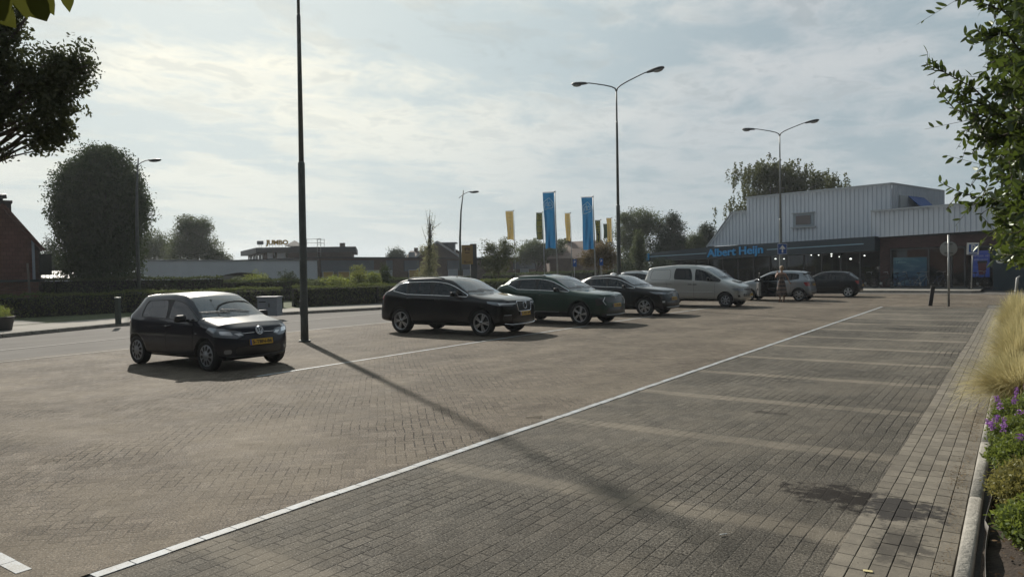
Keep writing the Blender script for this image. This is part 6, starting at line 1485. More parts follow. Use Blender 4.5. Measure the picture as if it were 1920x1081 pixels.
for (u0, u1, v0, v1, m_) in ((605, 625, 509, 520, yellowp), (633, 655, 509, 518, yellowp), (766, 785, 506, 516, yellowp), (688, 710, 507, 520, pale_pane), (840, 858, 505, 516, pale_pane), (868, 884, 505, 520, pale_pane), (975, 991, 504, 513, pale_pane), (718, 735, 507, 522, pale_pane)):
    a, z1_ = onst(u0, v0, .1); b, z0_ = onst(u1, v1+6, .1); z0_ = max(z0_, .9); mb = MB(); mb.box((.11, (a+b)/2, (z0_+z1_)/2), (.04, b-a, z1_-z0_)); w_ = mb.build('window', m_, st); mb = MB()
    mb.box((.135, (a+b)/2, z0_-.03), (.06, b-a+.1, .06)); mb.box((.135, a, (z0_+z1_)/2), (.05, .05, z1_-z0_)); mb.box((.135, b, (z0_+z1_)/2), (.05, .05, z1_-z0_)); mb.box((.135, (a+b)/2, z1_), (.05, b-a, .05)); mb.build('frame', trimw, w_)
for u in (766, 963, 1019, 1070, 1044): 
    a, z_ = onst(u, 505, .1); mb = MB(); mb.ell((.12, a, 1.75), (.08, .11, .11), 10, 6); mb.build('wall_lamp', mat('lamp_globe', (.42, .40, .36), .4), st)
mb = MB(); a = onst(888, 490)[0]; mb.prism([(.05, a), (1.0, a), (1.0, a+3.0), (.05, a+3.0)], 0, 3.0); mb.build('pier', brown_b, st)
mb = MB(); a = onst(893, 483)[0]; mb.box((1.4, a+3.0, 3.35), (2.4, 6.5, .14)); mb.build('canopy', white, st)
def obox(mb, u0, d0, u1, d1, back, z0, z1, over=0, mi=0):
    """box whose front face runs from (u0, d0) to (u1, d1)"""
    a, b = at(u0, d0), at(u1, d1); e = (b-a).normalized(); n = Vector((-e.y, e.x, 0))
    a2, b2 = a-e*over-n*over, b+e*over-n*over; mb.prism([(a2.x, a2.y), (b2.x, b2.y), (b2.x+n.x*(back+2*over), b2.y+n.y*(back+2*over)), (a2.x+n.x*(back+2*over), a2.y+n.y*(back+2*over))], z0, z1, mi); return a, b, e, n
# store with roof letters
js = thing('store_building', 'two-storey brick store with an overhanging flat roof, roof letters and an access ladder', 'building'); D0 = 88
zr = pt(560, 463, D0).z; mb = MB(); a, b, e, n = obox(mb, 497, D0, 660, 90, 16, 0, zr-.35); mb.build('wall', brown_b, js)
mb = MB(); obox(mb, 497, D0, 660, 90, 16, zr-.65, zr, .55); mb.build('roof', mat('roof_edge', (.055, .060, .062), .7), js)
def onj(u, v, off=0.0):
    d = rayd(u, v); o = Vector((0, 0, EYE)); nn = n; p0 = a-n*off; t_ = (p0-o).dot(nn)/d.dot(nn); return o+d*t_
def jbox(name, u0, v0, u1, v1, m_, off=.05, th=.1, parent=js):
    p, q = onj(u0, v0, off), onj(u1, v1, off); mb = MB(); c = (p+q)/2; mb.box(c, ((Vector((q.x, q.y, 0))-Vector((p.x, p.y, 0))).length, th, abs(p.z-q.z)), rz=math.atan2(e.y, e.x)); return mb.build(name, m_, parent)
jbox('panel', 501, 469.5, 512, 496, plasterw); jbox('panel', 519, 469.5, 536, 496, plasterw); jbox('window', 513, 470, 518, 496, pane_d); jbox('window', 537, 470, 540, 496, pane_d)
# left return with strip windows
lf = at(466, 101); mb = MB(); V = []
mb.prism([(a.x, a.y), (a.x+n.x*.3, a.y+n.y*.3), (lf.x+n.x*.3, lf.y+n.y*.3), (lf.x, lf.y)], 0, zr-.66); mb.build('wall', brown_b, js)
mb = MB(); o_ = -e*.9-n*.5; mb.prism([((a+o_).x, (a+o_).y), (a.x+4, a.y+4), (lf.x+4, lf.y+4), ((lf+o_).x, (lf+o_).y)], zr-.66, zr-.004); mb.build('roof', MATS['roof_edge'], js)
for k in range(5):
    p = a.lerp(lf, (k+.6)/5.6)-e*.08; mb = MB(); mb.box((p.x, p.y, zr-1.7), (.1, 1.1, 1.7), rz=math.atan2((lf-a).y, (lf-a).x)-math.pi/2); mb.build('window', pane_d if k % 2 else pale_pane, js)
    if k < 4: mb = MB(); p2 = a.lerp(lf, (k+1.1)/5.6)-e*.12; mb.box((p2.x, p2.y, zr-1.7), (.22, .22, 2.0), rz=0.4); mb.build('pillar', trimw, js)
# roof letters on a light frame
yellowl = mat('roof_letter_yellow', (.50, .30, .02), .5, emit=None); mb = MB(); p, q = onj(499, 456, -.4), onj(541, 452, -.4); V, F = text_mesh('JUMBO', 1.0, .12, .045); W_ = max(v.x for v in V)-min(v.x for v in V)
wd = (Vector((q.x, q.y, 0))-Vector((p.x, p.y, 0))).length; M = frame((p+q)/2+Vector((0, 0, -.05)), (e.x, e.y, 0), (0, 0, 1)); mb.add([M @ Vector((v.x*wd/W_, v.y*.78, v.z)) for v in V], F); mb.build('lettering', yellowl, js)
mb = MB()
for k in range(8):
    r_ = p.lerp(q, k/7); mb.tube([(r_.x, r_.y, zr-.1), (r_.x, r_.y, zr+.55)], .025, 5)
mb.build('letter_frame', galv, js)
p = onj(488, 455, -.3); mb = MB(); mb.box((p.x, p.y, p.z), (.75, .12, .46), rz=math.atan2(e.y, e.x)); mb.tube([(p.x-.2, p.y, zr-.05), (p.x-.2, p.y, p.z)], .02, 5); mb.tube([(p.x+.2, p.y, zr-.05), (p.x+.2, p.y, p.z)], .02, 5); mb.build('roof_sign', mat('sign_grey', (.20, .21, .22), .6), js)
pA, pB, pC = onj(541, 461, -4), onj(552, 450.5, -7), onj(562, 461, -4); mb = MB(); mb.add([pA-e*.5, pC+e*.5, pC+n*6, pA+n*6, pB, pB+n*3], [(0, 1, 4), (1, 2, 5, 4), (2, 3, 5), (3, 0, 4, 5)]); mb.build('skylight', darkroof, js)
p = onj(642, 459, -3); mb = MB(); mb.box((p.x, p.y, zr+.28), (.5, .5, .62), bev=.02); mb.build('chimney', brown_b, js)
mb = MB()                                    # ladder cage and guard rail
def jt(P, off=.6, r=.03): mb.tube([onj(u, v, off) for u, v in P], r, 5)
for u in (595, 601.5): jt([(u, 488), (u, 447)], .6, .035)
for k in range(9): jt([(595, 486-k*4.6), (601.5, 486-k*4.6)], .6, .022)
for v in (448, 455): jt([(575, v+.5), (595, v), (608, v+1)], .5, .03)
for u in (575, 608): jt([(u, 448), (u, 463)], .5, .03)
jt([(594, 450), (598, 446.5), (603, 449)], .9, .03); mb.build('ladder', galv, js)
# gabled house behind the low building
gh = thing('gabled_house', 'brick house with a wide gable, pale verge boards and a dormer behind the young tree', 'house'); D = 100
A_, B_, T_ = pt(775, 486, D), pt(866, 484, D), pt(820, 452.5, D); e2 = (Vector((B_.x, B_.y, 0))-Vector((A_.x, A_.y, 0))).normalized(); n2 = Vector((-e2.y, e2.x, 0)); mb = MB()
def P3(p, dz=0, back=0): return Vector((p.x, p.y, p.z+dz))+n2*back
V = [Vector((A_.x, A_.y, 0)), Vector((B_.x, B_.y, 0)), P3(B_), P3(T_, -.12), P3(A_)]; mb.add(V+[v+n2*.3 for v in V], [(0, 1, 2, 3, 4), (9, 8, 7, 6, 5)]); mb.build('wall', brown_b, gh)
mb = MB()
for p, q in ((A_-e2*.6-Vector((0, 0, .35)), T_), (T_, B_+e2*.6-Vector((0, 0, .35)))): mb.slab([P3(p, .10, -.4), P3(q, .10, -.4), P3(q, .10, 10), P3(p, .10, 10)], .16)
mb.build('roof', tilem, gh); mb = MB()
for p, q in ((A_-e2*.6-Vector((0, 0, .35)), T_), (T_, B_+e2*.6-Vector((0, 0, .35)))): mb.slab([P3(p, -.16, -.45), P3(q, -.16, -.45), P3(q, .06, -.45), P3(p, .06, -.45)], .05)
mb.build('verge_board', trimw, gh)
mb = MB(); p = pt(842, 466, D+3); mb.box((p.x, p.y, p.z-.6), (1.7, 2.2, 2.6), rz=math.atan2(e2.y, e2.x)); mb.box((p.x, p.y, p.z+.78), (2.3, 2.6, .16), rz=math.atan2(e2.y, e2.x)); mb.build('dormer', panelm, gh)
mb = MB(); p = pt(858, 475, D+5); q = pt(840, 468, D+5); A3, B3, T3 = pt(838, 486, D+5), pt(880, 486, D+5), pt(852, 468, D+5); mb.slab([T3, T3-e2*4, A3-e2*4, A3], .2); mb.slab([T3-e2*2.0, T3+e2*.4, B3, A3], .2); mb.build('roof', tilem, gh)
lh = thing('terraced_house', 'low dark-roofed house left of the gabled house', 'house'); D = 104; mb = MB(); obox(mb, 762, D, 806, D, 8, 0, pt(780, 482, D).z); mb.build('wall', brown_b, lh)
mb = MB(); A_, B_, C_, D_ = pt(760, 484, D), pt(806, 484, D), pt(806, 470, D+3), pt(769, 470, D+3); mb.slab([A_, B_, C_, D_], .2); mb.slab([A_, D_, pt(769, 470, D+6), pt(760, 484, D+8)], .1); mb.build('roof', tilem, lh)
mb = MB(); p = pt(780, 470, D+3); mb.box((p.x, p.y, p.z+.1), (.4, .4, .7)); mb.build('chimney', brown_b, lh)
mb = MB(); p = pt(772, 478, D+.6); mb.box((p.x, p.y, p.z), (.9, .2, .8), rz=math.atan2(e2.y, e2.x)); mb.build('window', pale_pane, lh)
rh = thing('hipped_house', 'house with a broad brown hipped roof between the two blue flags', 'house'); D = 90; mb = MB(); obox(mb, 1032, D, 1128, D, 10, 0, pt(1080, 484, D).z+.02); mb.build('wall', brown_b, rh)
e3 = Vector((math.cos(CAMRZ), math.sin(CAMRZ), 0)); n3 = Vector((-e3.y, e3.x, 0)); A_, B_ = pt(1026, 484.5, D), pt(1150, 483, D); R1, R2 = pt(1056, 454, D+5), pt(1128, 449, D+5); mb = MB(); mb.slab([A_, B_, R2, R1], .2); mb.slab([A_, R1, A_+n3*10], .2); mb.slab([B_, B_+n3*10, R2], .2); mb.slab([A_+n3*10, R1, R2, B_+n3*10], .2); mb.build('roof', mat('brown_tiles', (.17, .125, .105), .85, noise=(2, .2)), rh)
mb = MB(); p = pt(1064, 452, D+5); mb.box((p.x, p.y, p.z-.1), (.9, .7, 1.0), rz=CAMRZ); mb.build('chimney', brown_b, rh)
# greenhouse roof behind the hedge on the left
gr = thing('greenhouse', 'low shed with a pale ribbed translucent roof beside the brick house', 'shed', at(110, 50)); c = at(110, 50); mb = MB()
a1, b1, c1, d1 = pt(76, 522, 50)-c, pt(142, 523, 50)-c, pt(140, 508, 53)-c, pt(80, 508, 53)-c; mb.slab([a1, b1, c1, d1], .04)
mb.build('roof', mat('pale_roofing', (.62, .60, .55), .5, noise=(2, .1)), gr); mb = MB()
for k in range(9): p, q = a1.lerp(b1, k/8), d1.lerp(c1, k/8); mb.tube([p+Vector((0, 0, .03)), q+Vector((0, 0, .03))], .025, 5)
mb.build('roof_rib', galv, gr); mb = MB(); z_ = a1.z; mb.prism([(a1.x, a1.y), (b1.x, b1.y), (c1.x, c1.y), (d1.x, d1.y)], 0, z_-.05); mb.build('wall', trimw, gr)
# brick house at the left edge
D = 34; hc = at(78, D); hs = thing('brick_house', 'brick house with a steep dark tiled roof, garage and chimney at the left edge', 'house', hc, CAMRZ+rad(37))
eh = Vector((math.cos(CAMRZ+rad(37)), math.sin(CAMRZ+rad(37)), 0)); nh = Vector((-eh.y, eh.x, 0))
def HL(u, v, y=0):     # image point to house space (x to the right, y away, z up)
    d = rayd(u, v); o = Vector((0, 0, EYE)); t_ = (hc+nh*y-o).dot(nh)/d.dot(nh); p = o+d*t_-hc; return Vector((p.dot(eh), y, p.z))
tl, tr, bl, br_ = HL(5, 384), HL(78, 464), HL(-60, 527), HL(78, 527); zE = br_.z; zA = HL(5, 384).z; xa = HL(5, 400).x
tile_t = brickwall('roof_tiles', (.105, .045, .036), (.14, .065, .05), (.035, .018, .016), .22, .19, .8)
mb = MB(); hw_ = -xa; V = [(0, 0, zE), (0, 0, HL(78, 464).z), (xa, 0, zA), (2*xa, 0, HL(78, 464).z), (2*xa, 0, zE)]; V2 = [(x, 7, z) for x, y, z in V]
xi = HL(60, 480).x
mb.add([(xi, 0, zE), (xi, 0, HL(62, 447).z), (xa, 0, zA), (2*xa, 0, HL(78, 464).z), (2*xa, 0, zE)], [(0, 1, 2, 3, 4)]); mb.add([(xi, 0, zE), (xi, 7, zE), (xi, 7, HL(62, 447).z), (xi, 0, HL(62, 447).z)], [(0, 1, 2, 3)]); mb.build('tiled_gable', tile_t, hs)
mb = MB(); zt_ = HL(78, 464).z; mb.slab([(.12, -.15, zt_-.10), (.12, 7, zt_-.10), (xa, 7, zA+.06), (xa, -.15, zA+.06)], .12); mb.slab([(xa, -.15, zA+.06), (xa, 7, zA+.06), (2*xa, 7, zt_), (2*xa, -.15, zt_)], .12)
for k in range(16):
    t_ = k/16; x, z = lerp(.12, xa, t_), lerp(zt_-.10, zA+.06, t_); mb.box((x, -.15, z+.02), (.16, .10, .07), M=Matrix.Rotation(math.atan2(zA-zt_, -xa), 3, 'Y'))
mb.build('roof', tile_t, hs)
mb = MB(); mb.box((xi+.05, -.04, (zE+zt_)/2+.15), (.11, .10, zt_-zE+.5), bev=.01); mb.build('corner_board', mat('board_blue_grey', (.26, .30, .36), .6), hs)
mb = MB(); mb.prism([(xi+.08, .45), (.0, .45), (.0, 7), (xi+.08, 7)], zE-.2, zt_-.12); mb.build('side_bay', mat('bay_timber', (.10, .070, .055), .8, noise=(4, .3)), hs)
mb = MB(); mb.box((xi+.55, .42, lerp(zE, zt_, .5)), (.5, .06, 1.0)); mb.build('window', pane_d, hs)
mb = MB(); zg = zE-.02; mb.prism([(2*xa, -.5), (-.15, -.5), (-.15, 7), (2*xa, 7)], 0, zg); mb.build('wall', red_b, hs); mb = MB(); mb.box((xa-.1, 3.2, zg+.06), (-2*xa+.3, 7.8, .11)); mb.build('cornice', darkmetal, hs)
gx0, gx1, gz = HL(-60, 560).x, HL(25, 560).x, HL(25, 552).z; mb = MB(); mb.box(((gx0+gx1)/2, -.50, gz/2), (gx1-gx0, .06, gz)); gd = mb.build('garage_door', mat('garage_dark', (.022, .022, .026), .6), hs)
mb = MB()
for k in range(9): mb.box(((gx0+gx1)/2, -.545, .15+k*gz/9), (gx1-gx0-.1, .02, .03))
mb.build('panel_rib', darkmetal, gd)
chx = HL(4, 390).x; mb = MB(); mb.box((chx, 1.0, HL(5, 376).z-1.0), (.75, .75, 2.0), bev=.02); mb.box((chx, 1.0, HL(5, 376).z+.02), (.85, .85, .10)); ch = mb.build('chimney', brickwall('sooty_brick', (.03, .022, .02), (.045, .03, .028), (.03, .03, .03)), hs)
mb = MB(); z_ = HL(5, 376).z; mb.tube([(chx, 1, z_), (chx, 1, z_+.22)], .08, 8); mb.tube([(chx-.22, 1, z_+.24), (chx+.22, 1, z_+.30)], .11, 8); mb.build('cowl', darkmetal, ch)
mb = MB(); q = HL(56, 560); mb.tube([(q.x, -.9, 0), (q.x-.1, -.9, HL(50, 494).z)], .05, 6); mb.build('post', mat('weathered_wood', (.12, .10, .085), .9), hs)
# unseen house, trees and hedges, added to darken what the car sides mirror
oh = thing('terraced_house', 'long brick house added unseen across the street to darken the car reflections', 'house', (-41, -16, 0)); mb = MB(); mb.box((0, 0, 2.9), (9, 34, 5.8)); mb.build('wall', red_b, oh); mb = MB(); mb.slab([(-5, -17.4, 5.8), (5, -17.4, 5.8), (5, 17.4, 5.8), (-5, 17.4, 5.8)], .1)
mb.add([(-5, -17.4, 5.81), (5, -17.4, 5.81), (5, 17.4, 5.81), (-5, 17.4, 5.81), (0, -17.4, 9.6), (0, 17.4, 9.6)], [(0, 1, 4), (1, 2, 5, 4), (2, 3, 5), (3, 0, 4, 5)]); mb.build('roof', tilem, oh)
for k in range(7): mb = MB(); mb.box((4.52, -14+k*4.6, 1.6), (.08, 1.6, 1.3)); mb.build('window', pane_d, oh); mb = MB(); mb.box((4.52, -14+k*4.6, 4.3), (.08, 1.6, 1.2)); mb.build('window', pane_d, oh)
for i, (x, y, h_, r_, lab) in enumerate(((-31, -5, 8, 2.8, 'unseen tree added to darken reflections, nearest the sidewalk'), (-29, -17, 9, 3.2, 'unseen tree added to darken reflections, beside the long house'), (-17, -24, 9, 3.6, 'unseen tree added to darken reflections at the back of the lot, left one'), (-5, -21, 8, 3.4, 'unseen tree added to darken reflections at the back of the lot, middle one'), (7, -14, 8, 3.6, 'unseen tree added to darken reflections behind the near planting bed'))):
    tree(lab, (x, y, 0), [(x, y, h_*.6, r_, r_, h_*.32), (x+.8, y+.5, h_*.8, r_*.7, r_*.7, h_*.2), (x-.9, y-.4, h_*.45, r_*.8, r_*.8, h_*.22)], 8000, .42, farm2, 90+i, .2, group='unseen trees added round the lot')
hedge('unseen tall hedge added behind the near planting bed to darken reflections', [(6.0, -6), (6.2, 12), (6.5, 34)], 1.2, 2.4, 2.4, 260, .16, 9, z0=0)
hedge('unseen tall hedge added at the back of the lot to darken reflections', [(-22, -15), (-8, -14.5), (4, -9)], 1.2, 2.2, 2.2, 200, .18, 10, z0=0)
# ------------------------------------------------------------------ street furniture
def lamp_double(label, base, H0=10.15, rz=0.0, big=1.0, rot=0):
    root = thing('street_lamp', label, 'street lamp', base, rz, 'double-armed street lamps on the lot'); mb = MB()
    mb.tube([(0, 0, 0), (0, 0, .5), (0, 0, 4.55), (0, 0, 4.72), (0, 0, 4.78)], [.105, .100, .090, .090, .060], 20); mb.tube([(0, 0, 4.7), (0, 0, 8.6), (0, 0, 8.66)], [.068, .050, .040], 16); mb.tube([(0, 0, 8.6), (0, 0, H0-.05)], [.040, .036], 12)
    mb.box((0, -.098, .9), (.09, .02, .38), bev=.008); mb.tube([(0, 0, 0), (0, 0, .04)], [.16, .15], 20); mb.build('pole', polem, root)
    for sg in (-1, 1):
        m2 = MB(); P = [Vector((0, 0, H0-.1)), Vector((sg*.06, 0, H0+.06)), Vector((sg*.24, 0, H0+.17)), Vector((sg*.60, 0, H0+.30)), Vector((sg*1.15, 0, H0+.46)), Vector((sg*1.45, 0, H0+.54)), Vector((sg*1.60, 0, H0+.55))]
        m2.tube(P, [.034, .034, .030, .028, .026, .026, .026], 10); arm = m2.build('arm', polem, root)
        m3 = MB(); M = Matrix.Rotation(-sg*rad(6), 3, 'Y'); c_ = Vector((sg*1.95, 0, H0+.575)); V = []; prof = [(-.40, .055, .05), (-.32, .075, .075), (-.05, .125, .10), (.20, .150, .105), (.36, .125, .085), (.44, .06, .05)]
        for (xx, w, h) in prof:
            for q in range(10): an = math.pi*2*q/10; V.append(c_+M @ Vector((sg*xx, w*math.cos(an), h*math.sin(an)*(1 if math.sin(an) > 0 else .55))))
        F = [(i*10+k, i*10+(k+1) % 10, (i+1)*10+(k+1) % 10, (i+1)*10+k) for i in range(5) for k in range(10)]+[tuple(range(10)), tuple(50+k for k in range(10))]
        m3.add(V, F, 0, True); hd = m3.build('lamp_head', headm, root); m4 = MB(); m4.ell(c_+M @ Vector((sg*.16, 0, -.045)), (.24, .115, .085), 14, 8, 0, M); m4.build('lens', mat('lamp_bowl', (.30, .31, .31), .25, .2), hd)
    return root
polem = mat('lamp_pole', (.085, .095, .090), .55, .3, noise=(4, .25)); headm = mat('lamp_head', (.040, .042, .045), .45)
polel = mat('lamp_pole_pale', (.21, .225, .22), .5, .4, noise=(4, .15))
l1 = lamp_double('nearest tall double street lamp beside the small blue hatchback, its top out of the picture', (-15.53, 12.6, 0)); l1.rotation_euler = (rad(-.5), rad(-.9), rad(-30.4))
lamp_double('middle double-armed street lamp rising behind the black crossover', (-15.45, 31.0, 0))
p = at(1464, 46.8); l3 = lamp_double('farthest double-armed street lamp carrying the blue one-way sign', p)
for ch in list(l3.children):
    if ch.name.startswith('pole'): ch.data.materials[0] = polel
def rect_sign(mb, c, w, h, rz, mi=0, th=.02, bev=.02):
    M = Matrix.Rotation(rz, 3, 'Z'); mb.box(c, (w, th, h), M=M, mi=mi, bev=bev); return M
signblue = mat('traffic_blue', (.012, .075, .30), .4); signgrey = mat('sign_back', (.34, .34, .33), .5, .3, noise=(3, .15))
s1 = thing('one_way_sign', 'blue square sign with a white arrow clamped to the farthest double lamp', 'road sign', (p.x, p.y, pt(1467, 466.5, 46.6).z), CAMRZ); mb = MB(); mb.box((.06, -.12, 0), (.62, .02, .70), bev=.01); mb.build('panel', signblue, s1)
mb = MB(); mb.slab([(.02, -.135, -.24), (.11, -.135, -.24), (.11, -.135, .02), (.02, -.135, .02)], .004); mb.slab([(-.14, -.135, .0), (.27, -.135, .0), (.065, -.135, .26)], .004)
for q in ((-.23, 0, .02, .66), (.35, 0, .02, .66), (.06, -.33, .58, .02), (.06, .33, .58, .02)): mb.box((q[0], -.134, q[1]), (q[2], .004, q[3]))
mb.build('arrow', white, s1); mb = MB(); mb.tube([(0, 0, .2), (.02, -.11, .2)], .02, 6); mb.tube([(0, 0, -.2), (.02, -.11, -.2)], .02, 6); mb.build('bracket', galv, s1)
# round sign seen from behind, leaning bollard, parking sign
sp = gnd(1779, 574); sg_ = thing('round_sign', 'round traffic sign seen from behind on a grey pole at the end of the bays', 'road sign', (sp.x, sp.y, 0), rad(8)); hz_ = 3.25
dd_ = (Vector((sp.x, sp.y, 0)).length); zc_ = 1.81+(490.3-466)/1360*Vector((sp.x, sp.y)).dot(Vector((-math.sin(CAMRZ), math.cos(CAMRZ)))); ztp = zc_+.56
mb = MB(); mb.tube([(0, 0, 0), (0, 0, ztp)], .042, 14); mb.tube([(0, 0, 1.25), (0, 0, 1.29)], .047, 14); mb.build('pole', galv, sg_); M = Matrix.Rotation(math.pi/2, 3, 'X'); mb = MB()
mb.lathe([(0, .050), (.29, .050), (.31, .056), (.31, .070), (0, .070)], 40, (0, 0, zc_), 'Y'); mb.build('disc', signgrey, sg_); mb = MB(); mb.lathe([(.310, .048), (.322, .048), (.322, .072), (.310, .072)], 40, (0, 0, zc_), 'Y'); mb.box((0, .04, zc_+.18), (.30, .02, .03)); mb.box((0, .04, zc_-.18), (.30, .02, .03)); mb.build('rim', mat('sign_rim', (.10, .10, .10), .5, .5), sg_)
def bollard(label, x, y, h, tilt, m_, group='bollards'):
    r = thing('bollard', label, 'bollard', (x, y, 0), 0, group); r.rotation_euler = tilt; mb = MB(); mb.box((0, 0, h/2), (.145, .145, h), bev=.012); mb.build('post', m_, r); mb = MB(); mb.box((0, 0, h+.012), (.155, .155, .03), bev=.008); mb.build('cap', mat('bollard_cap', (.028, .026, .024), .7), r); return r
bm_ = mat('bollard_black', (.020, .018, .017), .65, noise=(6, .3)); q = gnd(1744, 573); bollard('dark square bollard leaning sideways beside the round sign pole', q.x, q.y, .80, (rad(-3), rad(8), .2), bm_)
q = gnd(222, 607, .12); b2 = bollard('dark green bollard with a pale cap on the far sidewalk behind the small blue hatchback', q.x, q.y, .95, (0, 0, .4), mat('bollard_green', (.030, .045, .035), .6)); b2.location.z = .1
for c_ in b2.children:
    if c_.name.startswith('cap'): c_.data.materials[0] = galv
q = gnd(1821, 547); ps = thing('parking_sign', 'blue parking sign with a white P on a slanting grey pole before the shop wall', 'road sign', (q.x, q.y, .1), CAMRZ-rad(25)); ps.rotation_euler = (0, rad(2.2), CAMRZ-rad(25)); zc2 = 1.81+(490-466.5)/1360*42.5-.1
dep = (q-Vector((0, 0, EYE))).dot(RC @ Vector((0, 0, -1))); zc2 = pt(1828, 466, dep).z-.1
mb = MB(); mb.tube([(0, 0, 0), (0, 0, zc2+.3)], .035, 12); mb.build('pole', galv, ps); mb = MB(); mb.box((.0, -.06, zc2), (.58, .03, .70), bev=.01, mi=0); mb.box((.0, -.08, zc2+.02), (.44, .012, .46), mi=1); mb.box((0, -.078, zc2-.29), (.44, .01, .06), mi=1); add_text(mb, 'P', .52, frame(Vector((0, -.09, zc2+.02)), (1, 0, 0), (0, 0, 1)), .003, .012, 0); mb.build('panel', [white, signblue], ps)
mb = MB(); mb.box((-.02, .05, zc2), (.58, .03, .70), bev=.01); mb.box((-.30, 0, zc2), (.03, .10, .70)); mb.build('bracket', galv, ps)
for (u, v, D, lab) in ((1077, 493, 50, 'small blue parking sign behind the green sport utility car'), (1127, 491, 52, 'small blue parking sign behind the black crossover, nearest the middle lamp')):
    b_ = at(u, D); r = thing('parking_sign', lab, 'road sign', b_, CAMRZ, 'small parking signs'); z_ = pt(u, v, D).z; mb = MB(); mb.tube([(0, 0, 0), (0, 0, z_+.3)], .028, 10); mb.build('pole', galv, r); mb = MB(); mb.box((.02, -.04, z_), (.26 if u < 1100 else .26, .02, .50), bev=.008); add_text(mb, 'P', .24, frame(Vector((.02, -.053, z_+.06)), (1, 0, 0), (0, 0, 1)), .002, .004, 1); mb.build('panel', [signblue, white], r)
# single-armed curved street lamps
for (u, vt, D, lab, px0) in ((261, 297, 38, 'tall dark street lamp in front of the big ovoid tree', 0), (866, 357, 52, 'curved single-arm street lamp beside the yellow totem sign', 6)):
    b_ = at(u, D); s_ = D/FPX; r = thing('street_lamp', lab, 'street lamp', b_, CAMRZ, 'single-armed street lamps'); zt_ = pt(u, vt, D).z; mb = MB(); bow = .22 if px0 else .05
    mb.tube([(-.0+ (0 if not px0 else -.05), 0, 0), (-.02-bow*.3, 0, zt_*.35), (-.02-bow*.3, 0, zt_*.55), (.02, 0, zt_*.8), (.12+bow*.5, 0, zt_)], [.10, .09, .075, .055, .03], 12); mb.build('pole', polem, r)
    mb = MB(); z_ = zt_-.40; mb.tube([(-.12, 0, z_-.16), (.08, 0, z_), (.30, 0, z_+.16), (.55, 0, z_+.26), (.78, 0, z_+.28)], .024, 8); mb.build('arm', polem, r); mb = MB(); M = Matrix.Rotation(rad(-4), 3, 'Y'); mb.ell((1.02, 0, z_+.26), (.33, .14, .085), 16, 8, 0, M); mb.box((.76, 0, z_+.28), (.20, .09, .07), bev=.02); mb.build('lamp_head', headm, r)
# yellow totem
D = 56; b_ = at(884, D); tt = thing('totem_sign', 'yellow advertising panel fixed to a tall dark brick pillar', 'sign', b_, CAMRZ+rad(6)); zt_ = pt(884, 457, D).z; mb = MB(); mb.box((.18, .2, zt_/2), (.50, .5, zt_), bev=.02); mb.build('pillar', mat('pillar_grey', (.075, .075, .080), .7, noise=(3, .2)), tt)
z0_, z1_ = pt(884, 495, D).z, pt(884, 459, D).z; mb = MB(); mb.box((-.30, .0, (z0_+z1_)/2), (.86, .14, z1_-z0_), bev=.02); pn = mb.build('panel', mat('totem_yellow', (.36, .215, .06), .5, noise=(1.5, .1)), tt); mb = MB(); zc_ = (z0_+z1_)/2
for a_ in (-.5, 0, .5): mb.ell((-.30+a_*.28, -.075, zc_+.42+.05*(a_ == 0)), (.07, .008, .15), 10, 6)
mb.box((-.30, -.076, zc_+.15), (.36, .01, .09)); mb.box((-.24, -.076, zc_-.60), (.46, .01, .07)); mb.box((-.30, -.076, zc_+.72), (.6, .01, .03)); mb.box((-.5, -.076, zc_-.56), (.12, .01, .18)); mb.build('print', mat('totem_print', (.16, .085, .03), .6), pn)
